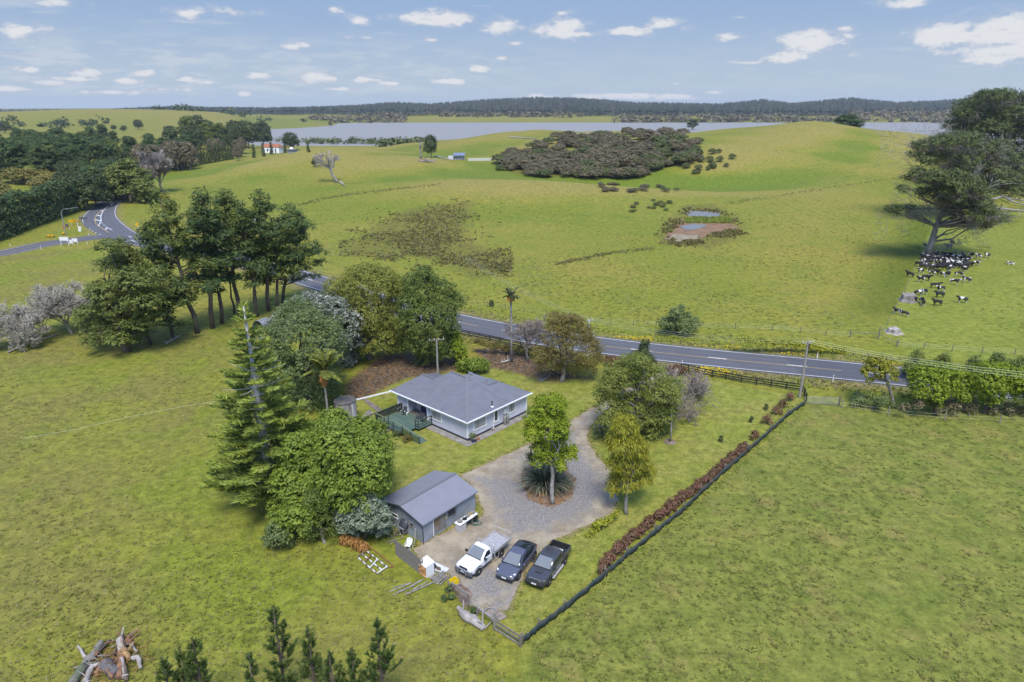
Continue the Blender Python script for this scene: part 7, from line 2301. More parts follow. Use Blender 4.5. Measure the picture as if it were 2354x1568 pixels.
tufts('paddock_grass', 'rank grass clumps in the right hand paddock', X, Y, .24, .03, 'tuft', 7, 2.2, 4)
X, Y = scatter(3500, 1150, 2420, 930, 1600, gr, lambda X, Y: (sdist(PADDOCK, X, Y) > .8) & (np.sin(X * .45 + 4) * np.cos(Y * .4 + 1) + .6 * np.sin(X * .9 - Y * .7) + gr.normal(size=X.shape) * .5 > .55))
tufts('seed_heads', 'rusty seeding grass in the right hand paddock', X, Y, .26, .03, 'rush', 5, 1.8, 5)
def field_ok(X, Y):
    nz = np.sin(X * .09 + 1) * np.cos(Y * .08) + .7 * np.sin(X * .04 - Y * .05 + 2) + .6 * np.sin(X * .2 + Y * .13)
    return (ldist(ROAD[::3], X, Y) > 9) & (Y > 104) & (nz + gr.normal(size=X.shape) * .7 > .3) & (Y < 420) & (sdist(POCK, X, Y) < 0)
X, Y = scatter(17000, 250, 2400, 400, 790, gr, field_ok)
tufts('field_tufts', 'darker tussocks across the far field', X, Y, .30, .06, 'tuft', 6, 2.0, 6)
X, Y = scatter(12000, 780, 1180, 455, 645, gr, lambda X, Y: (sdist(RUSH, X, Y) + 6 * np.sin(X * .35) * np.cos(Y * .3) + gr.normal(size=X.shape) * 3 > -1) & (np.sin(X * .23 + 1) + np.cos(Y * .19) + gr.normal(size=X.shape) * .7 > -.4))
tufts('swamp_rushes', 'brown rushes in the boggy patch of the far field', X, Y, .5, .16, 'rush', 5, .9, 7)
PONDRIM = Gs([(1520, 556), (1535, 520), (1572, 492), (1582, 478), (1640, 480), (1668, 490), (1702, 518), (1706, 540), (1650, 548), (1612, 560), (1560, 566)])
PONDIN = Gs([(1532, 549), (1548, 527), (1580, 506), (1576, 490), (1592, 487), (1652, 490), (1662, 501), (1688, 521), (1688, 532), (1640, 536), (1600, 551), (1560, 556)])
X, Y = scatter(5200, 1500, 1720, 455, 580, gr, lambda X, Y: (sdist(PONDRIM, X, Y) + gr.normal(size=X.shape) * 1.6 > 0) & (sdist(PONDIN, X, Y) < -.2 + 2.2 * np.sin(X * .62 + 1) * np.cos(Y * .5)) & (np.sin(X * .41) + np.cos(Y * .33 + 2) + gr.normal(size=X.shape) * .4 > -.7))
tufts('pond_reeds', 'dark reeds fringing the muddy pond', X, Y, .7, .22, 'rush', 5, .5, 8)
X, Y = scatter(700, 1575, 1680, 505, 516, gr)
tufts('pond_sedge', 'green sedge dividing the pond mud', X, Y, .8, .2, 'grass', 5, .4, 9)
for line, n_, w_, lab in (([(1275, 608), (1330, 597), (1400, 583), (1500, 571)], 420, 1.0, 'rushes along the dark drain in the far field'), ([(670, 476), (740, 458), (810, 446), (900, 436), (1010, 424)], 420, 2.2, 'rushes along the old drain below the left knoll'),
                          ([(1660, 470), (1760, 455), (1900, 432), (2060, 410)], 300, 1.8, 'rough grass line across the right hill')):
    P_ = Gs(line)
    X = np.concatenate([a.x + (b.x - a.x) * gr.random(n_ // 3) + gr.normal(size=n_ // 3) * w_ for a, b in zip(P_[:-1], P_[1:])])
    gr2 = np.random.default_rng(99)
    tt = [gr2.random(n_ // 3) for _ in P_[:-1]]
    X = np.concatenate([a.x + (b.x - a.x) * t_ for (a, b), t_ in zip(zip(P_[:-1], P_[1:]), tt)]) + gr2.normal(size=(n_ // 3) * (len(P_) - 1)) * w_ * .4
    Y = np.concatenate([a.y + (b.y - a.y) * t_ for (a, b), t_ in zip(zip(P_[:-1], P_[1:]), tt)]) + gr2.normal(size=(n_ // 3) * (len(P_) - 1)) * w_
    tufts('drain_rushes', lab, X, Y, .35, .10, 'rush', 4, .9, 40)
def verge(lo, hi, side, x0, x1, y0, y1, n):
    def c(X, Y):
        d = ldist(ROAD[::2], X, Y)
        return (d > lo) & (d < hi)
    return scatter(n, x0, x1, y0, y1, gr, c)
X, Y = verge(4.7, 8.5, 0, 760, 2400, 630, 960, 30000)
k = sdist(LAWN, X, Y) < -.5
X, Y = X[k], Y[k]
nz = np.sin(X * .3) * np.cos(Y * .8) + gr.normal(size=X.shape) * .5
tufts('verge_dry_grass', 'bleached dry grass on the road verges', X[nz > .1][:7000], Y[nz > .1][:7000], .34, .06, 'dryg', 4, .6, 10)
tufts('verge_green_grass', 'green grass on the road verges', X[nz <= .1][:7000], Y[nz <= .1][:7000], .32, .07, 'grass', 4, .7, 11)
X, Y = np.concatenate([np.array(scatter(1500, a, b, c, d, gr, lambda X, Y: np.sin(X * .35) + np.sin(Y * .8 + X * .1) + gr.normal(size=X.shape) * .5 > .6)) for a, b, c, d in ((1440, 1720, 620, 720), (1780, 2010, 650, 750), (1190, 1330, 590, 680), (730, 800, 560, 640))], 1)
tufts('pale_flowers', 'drifts of small white flowers in the far field', X, Y, .16, .035, 'blossom', 3, 1.6, 17)
fx, fy = [], []
for (x0, x1, y0, y1, n) in ((1590, 1705, 838, 868, 600), (1575, 1640, 838, 852, 200), (1390, 1500, 775, 790, 420), (1700, 1850, 812, 826, 320), (1560, 1700, 796, 812, 260), (1990, 2080, 835, 850, 220), (1200, 1300, 745, 762, 260)):
    X, Y = scatter(n, x0, x1, y0, y1, gr, lambda X, Y: (ldist(ROAD[::2], X, Y) > 4.5) & (np.sin(X * .9) + np.cos(Y * 1.3) + gr.normal(size=X.shape) * .8 > -.2))
    fx.append(X); fy.append(Y)
tufts('verge_flowers', 'yellow flowering weeds on the road verges', np.concatenate(fx), np.concatenate(fy), .18, .07, 'flower', 3, 1.2, 12, .15)
# lush unmown strip along the fences, and blades at the drive edge
ex, ey = [], []
for line, w in ((sp_, .5), ([p for p in DRIVE], .45)):
    for a, b in zip(line[:-1], line[1:]):
        m = int((Vector(b[:2]) - Vector(a[:2])).length * 14)
        t = gr.random(m)
        ex.append(a[0] + (b[0] - a[0]) * t + gr.normal(size=m) * w); ey.append(a[1] + (b[1] - a[1]) * t + gr.normal(size=m) * w)
ex, ey = np.concatenate(ex), np.concatenate(ey)
k = (sdist(DRIVE, ex, ey) < -.05)
tufts('edge_grass', 'longer grass along the fence and the drive edge', ex[k], ey[k], .20, .045, 'grass', 4, .8, 13)
lx0, ly0 = scatter(16000, 880, 1860, 850, 1470, gr, lambda X, Y: (sdist(LAWN, X, Y) > .3) & (sdist(DRIVE, X, Y) < -.2) & (sdist(ISLAND, X, Y) < 0))
hk = (lx0 - HF.o.x) * HF.u.x + (ly0 - HF.o.y) * HF.u.y; hv = (lx0 - HF.o.x) * HF.v.x + (ly0 - HF.o.y) * HF.v.y
k = ~((hk > -3.6) & (hk < 11.5) & (hv > -.6) & (hv < 14.5))
tufts('lawn_blades', 'uneven blades in the mown lawn', lx0[k], ly0[k], .06, .05, 'grass', 3, 1.3, 14)
# fallen leaves and twigs
X, Y = scatter(5000, 790, 1290, 800, 930, gr, lambda X, Y: np.maximum.reduce([sdist(m, X, Y) for m in MULCH]) > -.3)
tufts('leaf_litter', 'brown fallen leaves and twigs under the back garden trees', X, Y, .30, .03, 'fern', 2, 4.0, 15)
X, Y = scatter(1600, 1190, 1330, 1055, 1175, gr, lambda X, Y: sdist(ISLAND, X, Y) > 0)
tufts('island_litter', 'dead straw and leaves on the island bed', X, Y, .28, .025, 'fern', 2, 4.0, 16, .05)
# ================================================================== VEHICLES
def paint(name, c, rough=.3, coat=.6, metal=0.0):
    return mat(name, c, rough, metal, coat=coat, var=.06, scale=1.5)
RUB = mat('tyre_rubber', (.022, .022, .022), .85)
RIM = mat('alloy_rim', (.48, .48, .48), .35, .6)
TRIM = mat('black_trim', (.025, .025, .027), .55)
GREYT = mat('grey_bumper', (.11, .115, .125), .6)
WSCR = mat('windscreen', (.17, .18, .185), .15, spec=.6)
SGL = mat('tinted_glass', (.018, .021, .024), .05, spec=.7)
LENS = mat('lamp_lens', (.62, .63, .64), .15, spec=.8)
REDL = mat('tail_lens', (.30, .02, .02), .2)
CHROME = mat('chrome', (.62, .62, .62), .2, .9)
ALUT = mat('tray_aluminium', (.50, .48, .47), .5, .35, var=.2, scale=3)
PLATE = mat('number_plate', (.68, .68, .66), .5)
def loft(stations, close=True):
    """stations (x, [(y, z), ...] from sill to the centre line); mirrored"""
    mb = MB(); vs = []
    n = len(stations[0][1])
    m = 2 * n - 1
    for x, pr in stations:
        vs += [(x, y, z) for y, z in pr] + [(x, -y, z) for y, z in reversed(pr[:-1])]
    fs = []
    for i in range(len(stations) - 1):
        for k in range(m - 1):
            fs.append((i * m + k, (i + 1) * m + k, (i + 1) * m + k + 1, i * m + k + 1))
    if close:
        fs.append(tuple(range(m))); fs.append(tuple((len(stations) - 1) * m + k for k in range(m - 1, -1, -1)))
    return mb.add(vs, fs)
def bevelled(o, w=.03):
    b = o.modifiers.new('bevel', 'BEVEL'); b.width = w; b.segments = 2; b.limit_method = 'ANGLE'; b.angle_limit = R(35)
    return o
def wheel(par, x, y, r, rim=RIM, w=.22):
    s = 1 if y > 0 else -1
    mb = MB()
    mb.lathe([(r * .62, -w / 2), (r * .95, -w / 2), (r, -w / 2 + .04), (r, w / 2 - .04), (r * .95, w / 2), (r * .62, w / 2)], 22)
    mb.v = [(p[0], p[2], p[1]) for p in mb.v]
    t = mb.build('wheel', RUB, par, (x, y - s * w / 2, r), smooth=False)
    m2 = MB().lathe([(.06, w / 2 + .02), (r * .20, w / 2 + .015), (r * .60, w / 2 - .05), (r * .64, w / 2 - .01), (r * .60, w / 2 - .06)], 18)
    m2.v = [(p[0], s * p[2], p[1]) for p in m2.v]
    ri = m2.build('rim', rim, t)
    sp = MB()
    for k in range(6):
        a = k * PI / 3
        sp.bar((math.cos(a) * r * .22, s * (w / 2), math.sin(a) * r * .22), (math.cos(a) * r * .6, s * (w / 2 - .02), math.sin(a) * r * .6), .03, .05)
    sp.build('spokes', TRIM if rim is RIM else RIM, t)
    return t
def arch(par, x, y, r, m=TRIM):
    s = 1 if y > 0 else -1
    mb = MB()
    for k in range(10):
        a, b = PI * k / 10, PI * (k + 1) / 10
        mb.bar((x + math.cos(a) * r, y, r * .95 + math.sin(a) * r), (x + math.cos(b) * r, y, r * .95 + math.sin(b) * r), .07, .07)
    mb.lathe([(.01, 0), (r * .98, 0), (r * .98, .01)], 20)
    k = 20 * 3
    for i in range(len(mb.v) - k, len(mb.v)):
        p = mb.v[i]
        mb.v[i] = (p[0] + x, y - s * .015 + p[2] * s, max(p[1] + r * .95, .3))
    mb.build('wheel_arch', m, par)
def quad_panel(name, par, pts, m, t=.012):
    return MB().slab([Vector(p) for p in pts], t).build(name, m, par)
def park(name, label, cat, fw, rw, half, grp=None):
    Fp, Rp = G(*fw), G(*rw)
    f = (Fp - Rp); f.z = 0; f.normalize()
    l = Vector((-f.y, f.x, 0))
    c = (Fp + Rp) / 2 - l * half
    z = .03 if (sdist(DRIVE, np.array([c.x]), np.array([c.y]))[0] > -2) else float(hgt(c.x, c.y))
    return thing(name, label, cat, (c.x, c.y, z), math.atan2(f.y, f.x), grp)
def pickup(o, pm, double=True):
    w = .90
    xe = -1.22 if double else -.30
    pr = lambda h, k=1.0, b=.42: [(w * .84 * k, b), (w * k, b + .14), (w * k, .88), (w * .975 * k, h - .07), (w * .86 * k, h), (w * .45 * k, h + .025), (0, h + .03)]
    st = [(2.44, pr(.86, .84, .5)), (2.36, pr(.98, .93)), (2.15, pr(1.03, .985)), (1.7, pr(1.06)), (1.05, pr(1.13)), (.9, pr(1.14)), (xe, pr(1.14))]
    ob('body', loft(st).mesh('body', True), pm, o)
    bevelled(o.children[-1], .02)
    rt = lambda z, kk: [(w * .955, 1.10), (w * .86, 1.10 + (z - 1.10) * .75), (w * .74 * kk, z - .03), (w * .5 * kk, z + .01), (0, z + .02)]
    xr = -.95 if double else -.18
    cs = [(1.08, rt(1.16, 1.1)), (.25, rt(1.70, 1.0)), (-.1, rt(1.76, 1.0)), (xr, rt(1.75, 1.0)), (xe + .02, rt(1.68, .98))]
    ob('cab', loft(cs).mesh('cab', True), pm, o)
    quad_panel('windscreen', o, [(1.08, .70, 1.20), (1.08, -.70, 1.20), (.30, -.58, 1.70), (.30, .58, 1.70)], WSCR, .03)
    quad_panel('bonnet_seam', o, [(1.13, .78, 1.165), (1.13, -.78, 1.165), (1.04, -.76, 1.19), (1.04, .76, 1.19)], TRIM, .02)
    for s in (1, -1):
        ys = lambda z: s * (w * .955 - (z - 1.10) * (w * .095 / .45) + .012)
        def sw(x0, x1, x2, x3):
            q = [(x0, ys(1.19), 1.19), (x1, ys(1.19), 1.19), (x2, ys(1.60), 1.60), (x3, ys(1.60), 1.60)]
            quad_panel('side_window', o, q if s < 0 else q[::-1], SGL, .012)
        if double:
            sw(-.02, .82, .30, -.02); sw(-.98, -.12, -.12, -.90)
        else:
            sw(-.10, .82, .32, -.08)
        MB().box((.78, s * (w + .14), 1.22), (.14, .24, .17)).build('mirror', TRIM if not double else pm, o)
        MB().box((.2 if double else .35, s * (w + .012), 1.02), (.16, .03, .035)).build('door_handle', TRIM if not double else CHROME, o)
        q = [(2.43, s * .56, .80), (2.30, s * .85, .80), (2.22, s * .86, .96), (2.36, s * .56, .95)]
        quad_panel('headlight', o, q if s > 0 else q[::-1], LENS, .03)
        for x in (1.54, -1.54):
            wheel(o, x, s * .94, .385)
        arch(o, 1.54, s * .90, .47, TRIM if double else GREYT)
    return w
def tub(o, pm, w):
    mb = MB()
    for s in (1, -1):
        mb.box((-2.0, s * (w - .04), .86), (1.54, .08, .62))
    mb.box((-2.75, 0, .86), (.06, 2 * w, .62)).box((-1.25, 0, .86), (.06, 2 * w - .16, .62))
    bevelled(mb.build('tub', pm, o), .02)
    MB().box((-2.0, 0, .66), (1.5, 2 * w - .16, .06)).box((-2.0, w - .1, .88), (1.44, .03, .5)).box((-2.0, -w + .1, .88), (1.44, .03, .5)).box((-2.70, 0, .88), (.03, 1.6, .5)).build('tub_liner', TRIM, o)
bp = park('pickup_truck', 'dark grey double cab pickup parked half on the grass', 'pickup', (1263.9, 1348), (1300, 1299.5), .94)
DG = paint('dark_grey_paint', (.050, .050, .056), .28)
pickup(bp, DG, True); tub(bp, DG, .90)
for s in (1, -1):
    arch(bp, -1.54, s * .90, .47)
    MB().bar((1.0, s * .98, .42), (-1.0, s * .98, .42), .16, .06).build('side_step', ALUT, bp)
    MB().box((-2.79, s * .82, .95), (.03, .12, .32)).build('tail_light', REDL, bp)
MB().box((2.40, 0, .90), (.10, 1.0, .16)).build('grille', CHROME, bp)
MB().box((2.44, 0, .90), (.06, .86, .09)).build('grille_mesh', TRIM, bp)
bevelled(MB().box((2.46, 0, .58), (.22, 1.74, .26)).build('bumper', TRIM, bp), .05)
MB().box((2.59, 0, .62), (.02, .44, .13)).build('number_plate', PLATE, bp)
sc = MB().prism([(1.75, -.30), (1.75, .30), (1.30, .26), (1.30, -.26)], 1.07, 1.16).build('bonnet_scoop', DG, bp)
MB().box((1.755, 0, 1.12), (.02, .50, .06)).build('scoop_mouth', TRIM, sc)
for k in range(5):
    MB().box((-.45, -.44 + .22 * k, 1.775), (.85, .035, .02)).build('roof_rib', DG, bp)
MB().tube([(-2.72, -.8, 1.19), (-2.72, .8, 1.19)], .03, 6).build('tub_rail', TRIM, bp)
tm_ = bp.matrix_basis.copy()
bx = thing('tool_box', 'white lidded box in the bed of the dark pickup', 'box', bp.location + Matrix.Rotation(bp.rotation_euler.z, 3, 'Z') @ Vector((-1.62, .05, .70)), bp.rotation_euler.z)
MB().box((0, 0, .2), (.52, .9, .4)).build('case', SIGN_W, bx)
MB().box((0, 0, .42), (.55, .94, .05)).box((0, 0, .45), (.06, .9, .02)).build('lid', PLATE, bx)
wu = park('flatbed_truck', 'white single cab flatbed truck with silver nudge bar', 'pickup', (1101.5, 1324.5), (1153.5, 1281), .94)
WP = paint('white_car_paint', (.72, .72, .72), .3)
pickup(wu, WP, False)
MB().box((-1.5, 0, .60), (2.4, .7, .22)).build('chassis', TRIM, wu)
bevelled(MB().box((2.42, 0, .60), (.26, 1.78, .36)).build('bumper', GREYT, wu), .06)
MB().box((2.42, 0, .90), (.06, .84, .16)).build('grille', TRIM, wu)
MB().tube([(2.62, .42, .45), (2.66, .42, .86), (2.66, .34, .95), (2.66, -.34, .95), (2.66, -.42, .86), (2.62, -.42, .45)], .04, 8).build('nudge_bar', CHROME, wu)
MB().box((2.57, 0, .66), (.02, .40, .13)).build('number_plate', PLATE, wu)
MB().box((-1.68, 0, .95), (2.36, 1.86, .06)).build('tray_floor', ALUT, wu)
for k in range(10):
    MB().box((-.62 - .232 * k, 0, .984), (.215, 1.76, .014)).build('tray_board', ALUT, wu)
for s in (1, -1):
    MB().box((-1.68, s * .93, 1.05), (2.36, .04, .24)).build('drop_side', ALUT, wu)
    arch(wu, -1.54, s * .86, .40)
MB().box((-2.86, 0, 1.05), (.04, 1.9, .24)).build('tailboard', ALUT, wu)
hb = MB()
hb.tube([(-.52, .93, .6), (-.48, .93, 1.75), (-.48, .8, 1.84), (-.48, -.8, 1.84), (-.48, -.93, 1.75), (-.52, -.93, .6)], .035, 7)
hb.tube([(-.48, .9, 1.4), (-.48, -.9, 1.4)], .025, 6).tube([(-.48, .45, 1.0), (-.48, .45, 1.84)], .022, 6).tube([(-.48, -.45, 1.0), (-.48, -.45, 1.84)], .022, 6)
hb.build('headboard', ALUT, wu)
MB().tube([(-2.86, .92, 1.1), (-2.86, .92, 1.62), (-2.86, .80, 1.72), (-2.86, -.80, 1.72), (-2.86, -.92, 1.62), (-2.86, -.92, 1.1)], .035, 7).build('rear_hoop', ALUT, wu)
MB().tube([(-.55, .97, .9), (-.60, .99, .42), (-1.05, .99, .42), (-1.12, .97, .9)], .025, 6).build('side_guard', ALUT, wu)
def crossover(o, pm, roof=SGL, wr=.36):
    w = .93
    pr = lambda h, k=1.0, b=.34: [(w * .86 * k, b), (w * .98 * k, b + .14), (w * k, .70), (w * .975 * k, h - .12), (w * .90 * k, h - .02), (w * .55 * k, h + .03), (0, h + .05)]
    st = [(2.36, pr(.66, .66, .36)), (2.30, pr(.72, .80)), (2.1, pr(.80, .92)), (1.6, pr(.91, .985)), (1.0, pr(1.0)), (.2, pr(1.02)), (-1.0, pr(1.04)), (-1.7, pr(1.07, .97)), (-2.1, pr(1.06, .88)), (-2.32, pr(1.0, .74)), (-2.40, pr(.9, .6))]
    ob('body', loft(st).mesh('body', True), pm, o)
    rt = lambda z, kk=1.0: [(w * .93 * kk, 1.0), (w * .80 * kk, 1.0 + (z - 1.0) * .72), (w * .66 * kk, z - .04), (w * .4 * kk, z), (0, z + .015)]
    cs = [(1.22, rt(1.03, 1.02)), (.75, rt(1.28)), (.25, rt(1.50)), (-.25, rt(1.60)), (-.8, rt(1.61)), (-1.3, rt(1.54, .98)), (-1.75, rt(1.40, .94)), (-2.08, rt(1.24, .88)), (-2.3, rt(1.08, .78))]
    ob('cab_glass', loft(cs).mesh('cab_glass', True), roof, o)
    rp = [(.28, rt(1.522)), (.0, rt(1.578)), (-.25, rt(1.615)), (-.45, rt(1.625))]
    rs = [(x, [(y * .98, z + .006) for y, z in p[2:]]) for x, p in rp]
    ob('roof', loft(rs, False).mesh('roof', True), pm, o)
    quad_panel('windscreen', o, [(1.20, .72, 1.07), (1.20, -.72, 1.07), (.30, -.56, 1.52), (.30, .56, 1.52)], WSCR, .04)
    for s in (1, -1):
        MB().bar((1.15, s * .86, 1.06), (.25, s * .665, 1.50), .05, .05).bar((.25, s * .665, 1.50), (-1.3, s * .62, 1.51), .045, .05).bar((-1.3, s * .62, 1.51), (-2.1, s * .78, 1.14), .06, .05).build('roof_rail', pm, o)
        MB().bar((-.38, s * .875, 1.03), (-.42, s * .66, 1.54), .06, .03).build('door_pillar', TRIM, o)
        bevelled(MB().box((.80, s * 1.02, 1.06), (.16, .20, .13)).build('mirror', pm, o), .03)
        q = [(2.26, s * .52, .72), (1.98, s * .86, .80), (1.84, s * .82, .875), (2.10, s * .56, .80)]
        quad_panel('headlight', o, q if s > 0 else q[::-1], LENS, .03)
        MB().bar((-2.30, s * .50, .98), (-2.08, s * .84, 1.0), .06, .08).build('tail_light', REDL, o)
        for x in (1.44, -1.45):
            wheel(o, x, s * .955, wr, TRIM if wr == .36 else RIM)
            arch(o, x, s * .915, .42)
    bevelled(MB().box((2.30, 0, .42), (.16, 1.60, .20)).build('bumper', TRIM, o), .05)
    MB().box((2.395, 0, .52), (.02, .42, .12)).build('number_plate', PLATE, o)
tc = park('car', 'slate blue grey crossover car with black glass roof between the two pickups', 'car', (1193, 1335), (1230, 1287.5), .95)
crossover(tc, paint('slate_paint', (.085, .090, .125), .25))
MB().slab([(.42, -.30, 1.475), (.42, -.56, 1.472), (.36, -.56, 1.503), (.36, -.30, 1.505)], .01).build('windscreen_sticker', SIGN_W, tc)
BLUE = paint('blue_paint', (.030, .052, .110), .25)
def road_car(label, px, py, pm, dr, side):
    i = min(range(nR), key=lambda k: (ROAD[k].xy - G(px, py).xy).length)
    d = (ROAD[min(i + 2, nR - 1)] - ROAD[max(i - 2, 0)]).normalized() * dr
    l = Vector((-d.y, d.x, 0))
    p = ROAD[i] + l * side
    o = thing('car', label, 'car', (p.x, p.y, .066), math.atan2(d.y, d.x))
    crossover(o, pm, SGL, .34)
road_car('dark blue car coming round the road bend', 258, 472, BLUE, -1, 2.2)
road_car('small white vehicle far up the road under the dark tree', 282, 450, WP, -1, 2.2)
for px, py, rz, lab in ((585, 512, R(10), 'white car glimpsed between the upper pine trunks'), (524, 527, R(15), 'pale car glimpsed between the left pine trunks')):
    o = thing('car', lab, 'car', G(px, py), rz)
    crossover(o, WP, SGL, .34)
# ================================================================== CATTLE
def skin_mesh(name, V, E, rad, sub=1):
    me = bpy.data.meshes.new(name)
    me.from_pydata(V, E, [])
    o = bpy.data.objects.new(name, me); COL.objects.link(o)
    sk = o.modifiers.new('skin', 'SKIN'); sk.use_smooth_shade = True
    for i, r in enumerate(rad):
        me.skin_vertices[0].data[i].radius = r if hasattr(r, '__len__') else (r, r)
    me.skin_vertices[0].data[0].use_root = True
    s = o.modifiers.new('sub', 'SUBSURF'); s.levels = sub; s.render_levels = sub
    dg = bpy.context.evaluated_depsgraph_get()
    out = bpy.data.meshes.new_from_object(o.evaluated_get(dg))
    out.name = name
    bpy.data.objects.remove(o)
    return out
def cow_mesh(pose):
    z0 = {'stand': 1.0, 'graze': 1.0, 'lie': .42}[pose]
    V = [(-.60, 0, z0 + .06), (-.15, 0, z0), (.35, 0, z0 - .02), (.66, 0, z0 + .06)]
    rad = [(.27, .26), (.30, .33), (.30, .34), (.24, .27)]
    E = [(0, 1), (1, 2), (2, 3)]
    def chain(a, pts, rs):
        for p, r in zip(pts, rs):
            V.append(p); rad.append(r); E.append((a, len(V) - 1)); a = len(V) - 1
        return a
    if pose == 'graze':
        h = chain(3, [(.95, 0, z0 - .18), (1.16, 0, z0 - .55), (1.30, 0, z0 - .82), (1.40, 0, z0 - .95)], [(.15, .19), (.12, .14), (.10, .12), (.075, .08)])
        hd = (1.16, z0 - .50)
    else:
        h = chain(3, [(.92, 0, z0 + .24), (1.12, 0, z0 + .42), (1.32, 0, z0 + .36), (1.48, 0, z0 + .27)], [(.15, .19), (.12, .13), (.10, .11), (.075, .08)])
        hd = (1.10, z0 + .50)
    for s in (1, -1):
        chain(len(V) - 1 if False else 5, [(hd[0] - .04, s * .13, hd[1]), (hd[0] - .06, s * .26, hd[1] + .0)], [(.04, .03), (.05, .02)])
    for s in (1, -1):
        if pose == 'lie':
            chain(3, [(.75, s * .26, .20), (.98, s * .28, .09), (.70, s * .30, .06)], [.10, .065, .05])
            chain(0, [(-.40, s * .34, .22), (-.12, s * .42, .10), (-.42, s * .46, .06)], [.16, .08, .05])
        else:
            chain(3, [(.62, s * .17, .66), (.60, s * .17, .38), (.60, s * .17, .12), (.64, s * .17, .03)], [.11, .065, .045, .055])
            chain(0, [(-.60, s * .18, .72), (-.50, s * .19, .60), (-.68, s * .18, .36), (-.64, s * .18, .11), (-.60, s * .18, .03)], [.16, .11, .06, .045, .055])
    chain(0, [(-.88, 0, z0 + .06), (-.92, 0, z0 - .32), (-.93, 0, max(z0 - .62, .08))], [.045, .025, .04])
    return skin_mesh('cow', V, E, rad, 1)
def hide(name, lo, hi, socks):
    m = bpy.data.materials.new(name); m.use_nodes = True
    t = NT(m.node_tree)
    out = t.n('ShaderNodeOutputMaterial'); b = t.n('ShaderNodeBsdfPrincipled')
    co = t.n('ShaderNodeTexCoord').outputs['Object']
    rn = t.n('ShaderNodeObjectInfo').outputs['Random']
    n = t.noise(t.v('ADD', co, t.comb(t.m('MULTIPLY', rn, 37.0), t.m('MULTIPLY', rn, 91.0), t.m('MULTIPLY', rn, 13.0))), 1.25, 1.0, .4)
    th = t.m('MULTIPLY_ADD', rn, hi - lo, lo)
    f = t.ss(t.m('SUBTRACT', n, th), -.012, .012)
    sp = t.n('ShaderNodeSeparateXYZ'); t.set(sp.inputs[0], co)
    if socks:
        f = t.m('MAXIMUM', f, t.ss(sp.outputs[2], .50, .40))
    t.set(b.inputs['Base Color'], t.mix(f, (.016, .014, .014), (.60, .57, .53)))
    b.inputs['Roughness'].default_value = .7
    t.set(out.inputs['Surface'], b.outputs[0])
    return m
HIDE_P = hide('pied_hide', .53, .62, True)
HIDE_B = mat('black_hide', (.018, .016, .016), .7)
COWS = {p: cow_mesh(p) for p in ('stand', 'graze', 'lie')}
for m_ in COWS.values():
    m_.materials.append(HIDE_P)
def cow(label, p, rz, pose='stand', black=False, group='cattle of the herd', s=1.0):
    o = ob('cow', COWS[pose], None, None, p, (0, 0, rz))
    o.scale = (s, s, s)
    if black:
        o.material_slots[0].link = 'OBJECT'; o.material_slots[0].material = HIDE_B
    return tag(o, label, 'cow', group)
cc = lambda x, y: (2008.2 + x * .1470, 523.9 + y * .1470)
L_, R_, T_, A_ = PI, 0.0, -PI / 2, PI / 2
